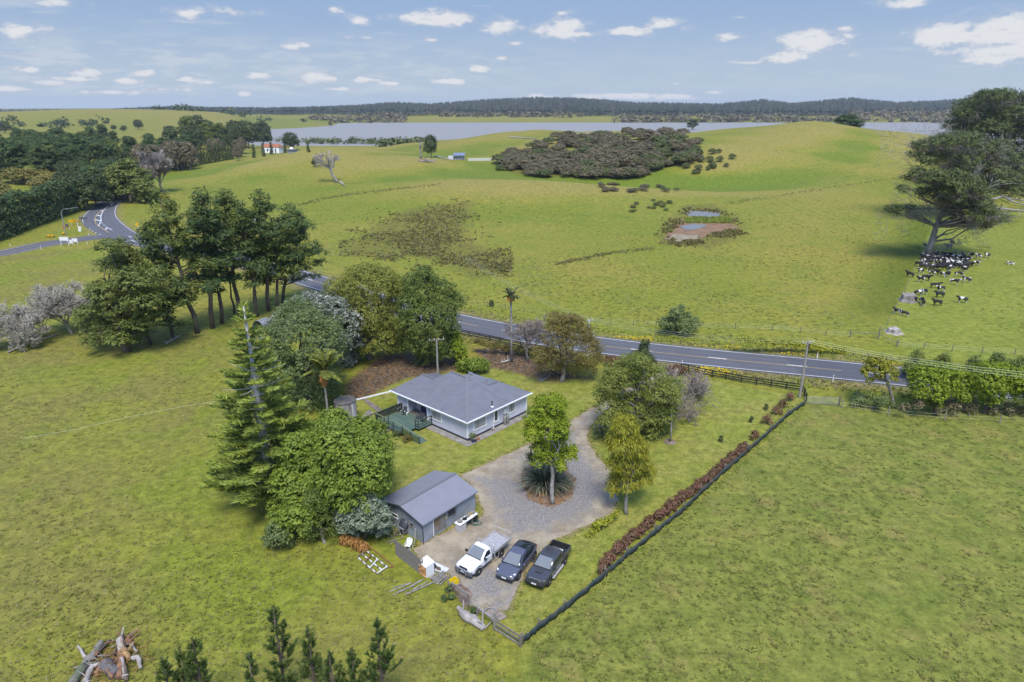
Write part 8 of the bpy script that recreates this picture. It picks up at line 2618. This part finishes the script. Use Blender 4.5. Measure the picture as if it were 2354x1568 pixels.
for x, y, rz, pose, bl, lab in [
        (566, 772, A_ + .5, 'stand', True, 'black cow alone at the left of the herd by the dividing fence'), (735, 845, L_ + .2, 'stand', False, 'pied cow with a white front at the lower left of the herd'),
        (812, 822, T_ + .5, 'stand', True, 'black cow turned downhill beside the white fronted one'), (735, 715, L_ + .4, 'stand', False, 'pied cow behind the white fronted one'),
        (905, 748, L_ + .2, 'stand', False, 'pied cow below the tree trunk with its side to the camera'), (975, 735, T_, 'stand', True, 'black cow right under the tree trunk at the front of the crowd'),
        (1080, 772, T_ + .2, 'stand', False, 'pied cow facing the camera at the lower front of the crowd'), (1155, 765, T_ - .3, 'stand', False, 'mostly white cow at the lower front of the crowd'),
        (1318, 762, R_, 'graze', False, 'black backed cow low beneath the crowd facing right'), (1250, 885, T_ + .8, 'stand', False, 'pied cow walking away below the crowd'),
        (1455, 858, L_ - .1, 'stand', False, 'pied cow standing side on right below the crowd'), (950, 945, T_ + 1.2, 'stand', True, 'black cow head raised above the side on black backed pair'),
        (1050, 1000, L_ + .2, 'stand', False, 'black cow with a white blaze behind the all black one'), (1030, 1092, L_, 'stand', True, 'all black cow standing side on in the open'),
        (992, 1218, L_, 'stand', True, 'all black cow nearest the road of the side on pair'), (1385, 1175, L_ - .2, 'stand', False, 'pied cow alone on the right of the black pair'),
        (368, 1350, A_ + .4, 'stand', False, 'pied calf nearest the dividing fence'), (485, 1385, A_ + .7, 'stand', False, 'pied calf second from the dividing fence'),
        (738, 1180, T_ - .3, 'stand', False, 'pied cow right of the big grey stump facing down'), (772, 1220, T_ - .6, 'stand', False, 'pied cow with white legs lowest by the big grey stump'),
        (788, 1045, L_ + .5, 'stand', False, 'white rumped cow above the big grey stump'), (690, 1060, L_ + .2, 'graze', False, 'black cow bending over the big grey stump'),
        (610, 1165, L_, 'graze', True, 'black cow rubbing on the big grey stump'), (1590, 595, R_ + .1, 'stand', False, 'pied cow side on at the right edge of the crowd'),
        (1500, 610, T_, 'stand', True, 'black cow turned away at the right edge of the crowd'), (1640, 482, L_ + .3, 'stand', False, 'pied cow upper right of the crowd, left of a pair'),
        (1775, 472, L_ + .3, 'stand', False, 'pied cow upper right of the crowd, right of a pair'), (1510, 465, T_, 'stand', False, 'black cow at the top right of the crowd'),
        (2148, 572, L_ + .1, 'lie', False, 'white patched cow lying alone far to the right'), (690, 605, T_ + .3, 'stand', True, 'black cow left of the tree foot'),
        (812, 322, A_, 'stand', False, 'pied cow half hidden behind the leaning trunk'), (1180, 332, L_ + .3, 'stand', True, 'dark cow in the shade under the low branch'),
        (1225, 265, A_, 'stand', True, 'dark cow furthest back under the low branch')]:
    g = G(*cc(x, y))
    cow(lab, g, rz, pose, bl, s=.82 if 'calf' in lab else 1.0)
cr_ = random.Random(12)
placed = []
tries = 0
while len(placed) < 74 and tries < 6000:
    tries += 1
    x, y = cr_.uniform(760, 1460), cr_.uniform(430, 690)
    if y > 690 - (1460 - x) * .05 or y < 440 + max(0, 900 - x) * .5: continue
    g = G(*cc(x, y))
    if any((g - q).length < .88 for q in placed): continue
    placed.append(g)
    cow('cow standing in the crowd packed round the leaning tree', g, cr_.uniform(0, 6.28), 'stand' if cr_.random() < .75 else 'graze', cr_.random() < .36, 'cattle crowding under the tree', cr_.uniform(.9, 1.05))
# ================================================================== STUMPS, LOGS, TIMBER
DRIFT = mat('driftwood', (.400, .365, .335), .9, scale=2.2, col2=(.250, .215, .190), bump=.6, stretch=(1, 1, .5))
ROTTEN = mat('rotten_wood', (.270, .140, .075), .95, scale=2.5, col2=(.150, .085, .052), bump=.6)
MOSSW = mat('mossy_log', (.215, .195, .165), .95, scale=1.2, col2=(.110, .125, .075), bump=.7)
def stump(label, base, r, h, seed):
    b = G(*base); pr = random.Random(seed)
    n = 18
    V, Fs = [], []
    for i, (z, k) in enumerate(((-.2, 1.5), (.12, 1.25), (.45, 1.0), (1.0, .88))):
        for q in range(n):
            a = 2 * PI * q / n
            j = 1 + .22 * math.sin(a * 5 + seed) * (1 - i * .2) + pr.uniform(-.06, .06)
            V.append((math.cos(a) * r * k * j, math.sin(a) * r * k * j, h * z + (pr.uniform(-.12, .12) * h if i == 3 else 0)))
    for i in range(3):
        for q in range(n):
            Fs.append((i * n + q, i * n + (q + 1) % n, (i + 1) * n + (q + 1) % n, (i + 1) * n + q))
    V.append((0, 0, h * .8))
    Fs += [(3 * n + q, 3 * n + (q + 1) % n, 4 * n) for q in range(n)]
    o = MB().add(V, Fs).build('tree_stump', BARK_GREY if seed % 2 else DRIFT, None, b)
    tag(o, label, 'stump')
    o.rotation_euler = (R(6), R(-4), 0)
stump('big ragged grey stump that cattle are rubbing on', cc(528, 1150), 1.25, 1.5, 3)
stump('cut tree stump beside the timber gateway', (2054, 766), 1.05, .85, 4)
def log(name, label, pts, r, m, cat='log', group=None, n=9, twigs=0, seed=0):
    """log through ground places lifted by given heights: (px, py, z)"""
    P = [G(x, y) + Vector((0, 0, z)) for x, y, z in pts]
    b = P[0].copy(); b.z = float(hgt(b.x, b.y))
    rr = r if hasattr(r, '__len__') else [r * (1 - .45 * i / (len(P) - 1)) for i in range(len(P))]
    pr = random.Random(seed + len(label))
    path, rad = [], []
    for i in range(len(P) - 1):
        for k in range(3):
            t = k / 3
            path.append(P[i].lerp(P[i + 1], t) - b + Vector((pr.uniform(-1, 1), pr.uniform(-1, 1), pr.uniform(-.5, .5))) * rr[i] * .25)
            rad.append((rr[i] * (1 - t) + rr[i + 1] * t) * pr.uniform(.85, 1.12))
    path.append(P[-1] - b); rad.append(rr[-1])
    mb = MB().tube(path, rad, n)
    for k in range(twigs):
        i = pr.randrange(len(path))
        mb.tube([path[i], path[i] + Vector((pr.uniform(-1, 1), pr.uniform(-1, 1), pr.uniform(.1, .9))) * r * 4 if not hasattr(r, '__len__') else path[i] + Vector((pr.uniform(-1, 1), pr.uniform(-1, 1), pr.uniform(.1, .9))) * max(rr) * 4], [rad[i] * .35, rad[i] * .08], 4)
    o = mb.build(name, m, None, b, smooth=False)
    return tag(o, label, cat, group)
cd = lambda x, y, z=.1: (139.7 + x * .08902, 1431.9 + y * .08902, z)
DP = 'logs of the rubble heap in the left corner'
log('log', 'long pale trunk with mossy top at the left of the rubble heap', [cd(280, 1700, .25), cd(620, 1200, .3), cd(830, 960, .35), cd(1080, 600, .4)], [.34, .30, .26, .2], MOSSW, group=DP, twigs=4)
log('log', 'forked silver branch across the front of the rubble heap', [cd(620, 1620, .25), cd(850, 1230, .4), cd(1010, 1180, .45)], [.20, .16, .10], DRIFT, group=DP, twigs=3)
log('log', 'orange brown split log leaning in the rubble heap', [cd(930, 1380, .2), cd(1160, 1100, .6)], [.18, .08], ROTTEN, group=DP)
log('log', 'grey stub of trunk standing at the top of the rubble heap', [cd(1610, 900, .3), cd(1570, 620, .7)], [.26, .24], DRIFT, group=DP, twigs=2)
log('log', 'reddish rotten trunk down the middle of the rubble heap', [cd(1580, 900, .45), cd(1560, 1250, .4), cd(1540, 1500, .25)], [.24, .22, .18], ROTTEN, group=DP, twigs=3)
log('log', 'pale bent root at the right of the rubble heap', [cd(1860, 1060, .5), cd(2010, 1040, .55), cd(2080, 1220, .15)], [.14, .17, .12], DRIFT, group=DP)
log('log', 'crumbling rust coloured root mass at the top of the rubble heap', [cd(1690, 640, .3), cd(1810, 440, .4)], [.30, .14], ROTTEN, group=DP, twigs=9)
log('log', 'grey curved limb on the right side of the rubble heap', [cd(1600, 1080, .55), cd(1650, 1280, .4), cd(1620, 1480, .15)], [.13, .13, .08], DRIFT, group=DP)
log('log', 'thin straight pole lying away from the rubble heap', [cd(1330, 720, .3), cd(1960, 190, .05)], .05, DRIFT, group=DP, n=6)
log('log', 'dark charred block in the centre of the rubble heap', [cd(1220, 1180, .4), cd(1400, 1440, .2)], [.45, .35], mat('charred_wood', (.075, .065, .065), .95, scale=6, col2=(.20, .18, .175), bump=.8, stretch=(3, .4, 1)), group=DP)
log('log', 'fresh yellow splintered wood at the right of the rubble heap', [cd(1680, 860, .5), cd(1790, 1060, .45)], [.22, .16], mat('fresh_wood', (.40, .27, .12), .9, scale=5, col2=(.26, .15, .07), bump=.6), group=DP, twigs=7)
qr = random.Random(15)
for k in range(16):
    x, y = qr.uniform(650, 1900), qr.uniform(650, 1600)
    a = qr.uniform(0, 6.28); L = qr.uniform(200, 520)
    log('log', 'broken limb tangled in the rubble heap', [cd(x, y, qr.uniform(.1, .5)), cd(x + L * math.cos(a), y + L * math.sin(a), qr.uniform(.05, .6))], qr.uniform(.06, .15), (ROTTEN, DRIFT, BARK, MOSSW)[k % 4], group='small limbs of the rubble heap', n=7, twigs=2, seed=k)
rs_ = np.random.default_rng(5)
cA = G(*cd(1350, 1100)[:2])
mm = 420
C = np.column_stack([cA.x + rs_.normal(size=mm) * 1.1, cA.y + rs_.normal(size=mm) * 1.0, .1 + .35 * rs_.random(mm)])
di = unit(np.column_stack([rs_.normal(size=(mm, 2)), rs_.random(mm) * .5]))
v_, f_, t_ = leaf_cards(C, unit(np.cross(di, rs_.normal(size=(mm, 3)))), .12 + .3 * rs_.random(mm), np.full(mm, .022), rs_.random(mm), rs_, di * 6)
tag(ob('splinters', np_mesh('splinters', v_, f_, {'tint': t_}), LF['fern']), 'splinters and bark strewn over the rubble heap', kind='stuff')
C2 = C.copy(); C2[:, 2] *= .8
v_, f_, t_ = leaf_cards(C2[:260] + rs_.normal(size=(260, 3)) * .3 * [1, 1, .2], unit(rs_.normal(size=(260, 3))), .12 + .35 * rs_.random(260), np.full(260, .02), rs_.random(260), rs_, di[:260] * 6)
tag(ob('dead_twigs', np_mesh('dead_twigs', v_, f_, {'tint': t_}), LF['dryg']), 'grey dead twigs over the rubble heap', kind='stuff')
log('log', 'thick weathered log lying outside the timber rails', [(*c3(1600, 1350), .35), (*c3(1700, 1470), .35), (*c3(1850, 1560), .3), (*c3(1960, 1625), .2)], [.16, .34, .36, .22], DRIFT, twigs=5)
for k, (a, b, r, lab) in enumerate([((650, 1095), (965, 975), .045, 'thin grey pole furthest out on the grass'), ((700, 1142), (1000, 1012), .05, 'grey pole second from the outer end of the poles'), ((872, 1140), (1285, 965), .075, 'longest thick pale pole on the grass'),
                                (( 930, 1035), (1120, 930), .05, 'pale board nearest the paling fence among the poles'), ((690, 1040), (960, 972), .035, 'dark thin stick crossing the grey poles'), ((765, 1100), (905, 1050), .05, 'short stub between the grey poles'),
                                ((975, 1062), (1190, 960), .045, 'brownish pole in the middle of the loose poles'), ((960, 1005), (1095, 935), .045, 'short pale batten beside the nearest board')]):
    log('pole', lab, [(*c3(*a), r), (*c3(*b), r + .05)], [r, r * .9], GREYWOOD if k % 3 else BARK_PALE, 'pole', 'loose poles on the grass below the paling fence', 7)
pr = random.Random(4)
for k in range(22):
    f = k / 21
    a = (1215 + 130 * f + pr.uniform(-12, 12), 915 + 75 * f + pr.uniform(-14, 14)); ln = pr.uniform(.75, 1.2)
    b = (a[0] + 125 * ln + pr.uniform(-25, 25), a[1] - (72 + 40 * f) * ln + pr.uniform(-15, 15))
    A_p, B_p = G(*c3(*a)), G(*c3(*b))
    z = .04 + .05 * (k % 4)
    m = MB().bar((0, 0, z), B_p - A_p + Vector((0, 0, z + pr.uniform(-.02, .05))), pr.uniform(.08, .13), .04)
    tag(m.build('plank', GREYWOOD if k % 4 else BARK_PALE, None, A_p), 'grey plank in the jumbled heap by the yard gate gap', 'plank', 'planks of the jumbled heap')
for k in range(6):
    A_p, B_p = G(*c2(572 + 9 * k, 1318 + 11 * k)), G(*c2(680 + 13 * k, 1245 + 12 * k))
    z = .05 + .06 * (k % 2)
    tag(MB().bar((0, 0, z), B_p - A_p + Vector((0, 0, z)), .12, .05).build('plank', mat('sawn_timber', (.30, .25, .16), .9, scale=3, col2=(.21, .17, .12), stretch=(1, 1, .4)), None, A_p), 'sawn board in the neat stack at the foot of the yard', 'plank', 'boards of the neat stack')
sl4 = [G(*c2(*p)) for p in ((665, 1400), (790, 1310), (965, 1440), (862, 1500))]
tag(MB().slab([p + Vector((0, 0, .10)) for p in sl4][::-1], .07).build('board', mat('dirty_board', (.270, .225, .190), .9, scale=2.5, col2=(.200, .155, .125), bump=.3), None), 'large weathered board lying by the timber rails', 'board')
hc = G(*c2(740, 1385))
hoop = MB()
hoop.tube([(.42 * math.cos(a * PI / 10), .42 * math.sin(a * PI / 10), .16 + .03 * math.sin(a)) for a in range(21)], .03, 6)
tag(hoop.build('hoop', STEEL, None, hc), 'grey metal hoop on the weathered board', 'hoop')
# white sheet, tyre and boards behind the paling fence
q4 = [G(*c3(*p)) for p in ((1130, 622), (1478, 778), (1412, 852), (1195, 772))]
tag(MB().slab([p + Vector((0, 0, .09)) for p in q4][::-1], .05).build('white_sheet', mat('white_sheet', (.62, .62, .63), .5, var=.2, scale=2), None), 'white flat panel lying in the yard beside the paling fence', 'panel')
ty = G(*c3(1246, 765))
tmb = MB().lathe([(.19, .02), (.31, .0), (.34, .05), (.34, .15), (.31, .20), (.19, .18), (.17, .1)], 22)
tag(tmb.build('tyre', RUB, None, (ty.x, ty.y, .11), smooth=True), 'black tyre lying on the white panel', 'tyre')
for k in range(3):
    a, b = G(*c3(1282 + 8 * k, 745 + 22 * k)), G(*c3(1360 + 2 * k, 780 + 14 * k))
    tag(MB().bar((0, 0, .13), b - a + Vector((0, 0, .13)), .09, .04).build('plank', ROTTEN if k % 2 else POSTWOOD, None, a), 'short dark board on the white panel by the tyre', 'plank', 'short boards on the white panel')
fw_ = G(*c3(1150, 850))
rk_ = thing('firewood_stack', 'white fronted rack of orange split firewood at the fence end', 'firewood', fw_, ang)
MB().slab([(-.55, -.25, 1.15), (.45, -.25, 1.02), (.45, .65, 1.2), (-.55, .65, 1.3)], .04).build('rack_top', SIGN_W, rk_)
for x in (-.5, .42):
    MB().box((x, .2, .55), (.06, .8, 1.1)).build('rack_side', SIGN_W, rk_)
FWD = mat('split_firewood', (.40, .18, .055), .85, scale=4, col2=(.55, .33, .16), bump=.4)
for i in range(5):
    for j in range(5):
        MB().tube([(-.36 + .17 * i + pr.uniform(-.03, .03), -.28 + pr.uniform(-.08, .05), .12 + .19 * j), (-.36 + .17 * i, .5, .12 + .19 * j)], pr.uniform(.075, .10), 6).build('firewood', FWD, rk_)
ct_ = G(*c3(1545, 985))
tr_y = thing('tray', 'flat mauve tray under the yellow crate', 'tray', (ct_.x, ct_.y, .03), R(32))
MB().box((0, 0, .03), (.78, .72, .05)).build('tray_base', mat('mauve_plastic', (.19, .15, .25), .6), tr_y)
MB().box((0, -.36, .07), (.78, .03, .1)).box((0, .36, .07), (.78, .03, .1)).box((-.39, 0, .07), (.03, .74, .1)).build('tray_rim', MATS['mauve_plastic'], tr_y)
yc = thing('crate', 'bright yellow plastic crate on the mauve tray', 'crate', (ct_.x, ct_.y, .085), R(38))
YP = mat('yellow_plastic', (.66, .50, .008), .45)
for c, d in (((0, .25, .2), (.6, .04, .4)), ((0, -.25, .2), (.6, .04, .4)), ((.3, 0, .2), (.04, .54, .4)), ((-.3, 0, .2), (.04, .54, .4)), ((0, 0, .03), (.56, .46, .05))):
    MB().box(c, d).build('crate_panel', YP, yc)
MB().box((.05, 0, .1), (.3, .25, .1)).build('contents', ROTTEN, yc)
# metal frame on the grass
fr4 = [G(*c3(*p)) for p in ((215, 625), (490, 858), (628, 765), (348, 545))]
mf_ = thing('cattle_grid', 'white and rust striped metal frame lying on the grass', 'frame', fr4[0])
f0 = fr4[0]
STRIPE_M = bpy.data.materials.new('striped_steel'); STRIPE_M.use_nodes = True
t = NT(STRIPE_M.node_tree); o_t = t.n('ShaderNodeOutputMaterial'); b_t = t.n('ShaderNodeBsdfPrincipled')
wv_ = t.n('ShaderNodeTexWave', _wave_type='BANDS', _bands_direction='X'); t.set(wv_.inputs['Vector'], t.n('ShaderNodeTexCoord').outputs['Object']); wv_.inputs['Scale'].default_value = .62
t.set(b_t.inputs['Base Color'], t.mix(t.ss(wv_.outputs['Fac'], .45, .5), (.20, .15, .11), (.62, .62, .62))); t.set(o_t.inputs['Surface'], b_t.outputs[0])
RUSTM = mat('rusty_steel', (.26, .12, .055), .9, var=.3, scale=6)
for k in range(3):
    a = (fr4[0].lerp(fr4[3], k / 2) - f0) + Vector((0, 0, .12)); b = (fr4[1].lerp(fr4[2], k / 2) - f0) + Vector((0, 0, .12))
    MB().bar(a, b, .10, .07).build('long_bar', STRIPE_M, mf_)
for f, m_ in ((0, POSTWOOD), (.36, RUSTM), (.66, SIGN_W), (1, SIGN_W)):
    a = fr4[0].lerp(fr4[1], f) - f0; b = fr4[3].lerp(fr4[2], f + (.0 if f in (0, 1) else -.12)) - f0
    MB().bar(a + Vector((0, 0, .2)), b + Vector((0, 0, .2)), .07, .06).build('cross_bar', m_, mf_)
e_ = [G(*c3(*p)) - f0 for p in ((628, 765), (715, 748), (440, 520), (348, 545))]
for a, b in ((0, 1), (1, 2)):
    MB().bar(e_[a] + Vector((0, 0, .08)), e_[b] + Vector((0, 0, .08)), .07, .06).build('side_bar', RUSTM, mf_)
# dead fern heap, covered boat, plastic chair, junk
fa, fb = G(*c3(40, 420)), G(*c3(320, 520))
fo_ = thing('dead_fern_heap', 'long heap of orange dead fronds under the grey green shrub', 'plant', fa)
rs2 = np.random.default_rng(9)
Ls = [(*((fb - fa) * t)[:2], .36 - .1 * t, .48, .42, .40) for t in np.linspace(0, 1, 9)]
ob('fronds', leaf_mesh('fronds', [foliage(Ls, .22, .22, .25, 1.1, 9, rng=rs2, along=(.2, -.3, -.9))]), LF['fern'], fo_)
kb = G(*c3(850, 300))
kv = thing('covered_boat', 'small boat under a dark grey cover propped by the shed gable', 'boat', kb, SF.rz)
hs = [(-.2, .02, .05), (.0, .42, .5), (.35, .52, 1.0), (.8, .48, 1.35), (1.15, .30, 1.55), (1.35, .05, 1.62)]
V, Fs = [], []
for i, (x, wd, z) in enumerate(hs):
    for q in range(9):
        a = PI * q / 8
        V.append((x * .35 + .35 * math.sin(a) * (wd / .5) * -1, wd * math.cos(a), z))
for i in range(len(hs) - 1):
    for q in range(8):
        Fs.append((i * 9 + q, i * 9 + q + 1, (i + 1) * 9 + q + 1, (i + 1) * 9 + q))
cvr = MB().add(V, Fs).build('boat_cover', mat('boat_cover', (.055, .060, .075), .45, var=.2), kv, smooth=True)
cvr.modifiers.new('thick', 'SOLIDIFY').thickness = .03
MB().bar((-.30, -.42, .85), (-.30, .42, .85), .05, .16).bar((-.25, -.4, .5), (-.25, .4, .5), .04, .06).build('cover_stripe', mat('cover_grey', (.28, .29, .32), .5), kv)
jr = random.Random(8)
for k in range(14):
    a = G(*c3(690 + jr.uniform(0, 150), 330 + jr.uniform(-20, 70)))
    d = Vector((jr.uniform(-1, 1), jr.uniform(-1, 1), jr.uniform(.1, .9))).normalized() * jr.uniform(.6, 1.3)
    tag(MB().tube([(0, 0, .05), d + Vector((0, 0, .05))], .025, 5).build('stick', DRIFT if k % 2 else GREYWOOD, None, a), 'grey stick in the junk heap behind the paling fence', 'stick', 'sticks of the junk heap')
wc = G(*c3(920, 500))
ch = thing('plastic_chair', 'white plastic garden chair behind the paling fence', 'chair', wc, SF.rz - PI / 2 + .4)
MB().prism([(-.24, -.24), (.24, -.24), (.22, .22), (-.22, .22)], .42, .46).build('seat', WHITE, ch)
for k in range(5):
    x = -.2 + .1 * k
    MB().slab([(x - .035, .21, .45), (x + .035, .21, .45), (x + .035, .33, .90), (x - .035, .33, .90)], .02).build('back_slat', WHITE, ch)
MB().tube([(-.24, .22, .46), (-.25, .33, .82), (-.12, .35, .94), (.12, .35, .94), (.25, .33, .82), (.24, .22, .46)], .025, 6).build('back_frame', WHITE, ch)
for sx in (-1, 1):
    MB().tube([(sx * .27, -.27, 0), (sx * .25, -.24, .64), (sx * .26, .24, .66)], .024, 6).build('arm', WHITE, ch)
    MB().tube([(sx * .26, .28, 0), (sx * .22, .22, .45)], .024, 6).build('leg', WHITE, ch)
lg = G(*c3(1000, 450))
tag(MB().bar((0, 0, 0), (.12, .25, 1.6), .09, .06).build('leaning_post', BARK_PALE, None, lg), 'pale post leaning on the shed corner by the plastic chair', 'post')
for k, (x, y, lab) in enumerate([(1478, 1090, 'small dark green conifer bush at the top of the bark bed'), (1512, 1195, 'small dark green conifer bush lower on the bark bed'), (1415, 1215, 'tiny dark bush on the grass left of the bark bed'), (1820, 1385, 'small dark bush by the neat board stack')]):
    crown_tree('conifer_bush', lab, c3(x, y), [(c3(x, y)[0], c3(x, y)[1] - 4, 5), (c3(x, y)[0] - 1, c3(x, y)[1] - 9, 4)], 'shelter', leaf=.11, clump=.2, cat='shrub', limbs=False)
for k, (x, y, lab) in enumerate([(980, 372, 'heap of bleached branches below the far dead trunk'), ]):
    b = G(x, y); mb = MB(); q = random.Random(3)
    for i in range(26):
        a = Vector((q.uniform(-3.5, 3.5), q.uniform(-2, 2), .2 + .3 * q.random()))
        d = Vector((q.uniform(-1, 1), q.uniform(-.6, .6), q.uniform(-.1, .35))).normalized() * q.uniform(2.5, 5)
        mb.tube([a, a + d], [.18, .06], 5)
    tag(mb.build('branch_heap', DRIFT, None, b), lab, 'branches')
# dead trees and driftwood on the hills
bare_tree('dead_tree', 'leaning dead grey tree alone on the left knoll', (776, 420), 345, lev=3, kids=(3, 5), nlimb=9, trunk=.55, seed=12, spread=.5, L0=5.0, lean=(-.26, 0), rmin=.07, tilt=.7, m=DRIFT, r=.55)
log('log', 'grey broken limb at the foot of the leaning dead tree', [(782, 421, .4), (792, 428, .4)], [.5, .2], DRIFT, twigs=6)
bare_tree('snag_tree', 'bare dead trunk with stub limbs left of the far bushy tree', (967, 365), 322, lev=1, kids=(1, 2), nlimb=5, trunk=.85, seed=5, L0=2.5, rmin=.08, m=BARK_GREY, r=.5)
for k, (pts, lab) in enumerate([([(1000, 360, .5), (1022, 366, .5), (1036, 368, .3)], 'bleached fallen trunk by the far lean-to shed'), ([(1172, 316, .4), (1200, 318, .4), (1232, 320, .3)], 'driftwood trunk on the crest left of the thicket'),
                                ([(1285, 325, .4), (1310, 321, .4), (1330, 317, .3)], 'bleached trunk on the slope above the thicket'), ([(1300, 310, .4), (1340, 309, .4), (1372, 307, .3)], 'long grey trunk on the crest behind the thicket'),
                                ([(2262, 468, .8), (2300, 462, 1.6), (2352, 466, .8)], 'great pale fallen limb under the big pines'), ([(2270, 480, .5), (2312, 486, .8), (2356, 488, .5)], 'lower pale fallen limb under the big pines'),
                                ([(2290, 452, 1.5), (2325, 470, 1.2), (2365, 478, .6)], 'crossing pale limb under the big pines'), ([(382, 792, .2), (412, 776, .25)], 'fallen log in the grass below the pine grove'),
                                ([(20, 812, .2), (70, 792, .3), (130, 772, .2)], 'pale fallen trunk between the willows'), ([(1176, 830, .15), (1152, 836, .2)], 'bleached root at the foot of the thin palm')]):
    log('fallen_branch', lab, pts, .42 if 'pines' in lab else (.5 if k < 4 else .2), DRIFT, 'log', None, 7, 7, k)
tag(MB().lathe([(.5, -.2), (.9, .1), (.5, .25), (.05, .3)], 9).build('clay_scar', mat('clay', (.42, .26, .10), .9, var=.3, scale=2), None, G(1647, 381)), 'small bare clay scar on the right hill', 'clay bank')
# ------ air
hm = bpy.data.materials.new('haze'); hm.use_nodes = True
t = NT(hm.node_tree); o_h = t.n('ShaderNodeOutputMaterial'); v_h = t.n('ShaderNodeVolumePrincipled')
v_h.inputs['Color'].default_value = (.80, .88, 1.0, 1); v_h.inputs['Density'].default_value = .00007; v_h.inputs['Anisotropy'].default_value = .2
t.t.links.new(v_h.outputs[0], o_h.inputs['Volume'])
hz_ = MB().box((0, 2500, 30), (16000, 9200, 120)).build('haze', hm)
tag(hz_, 'faint bluish air over the whole landscape', kind='stuff')
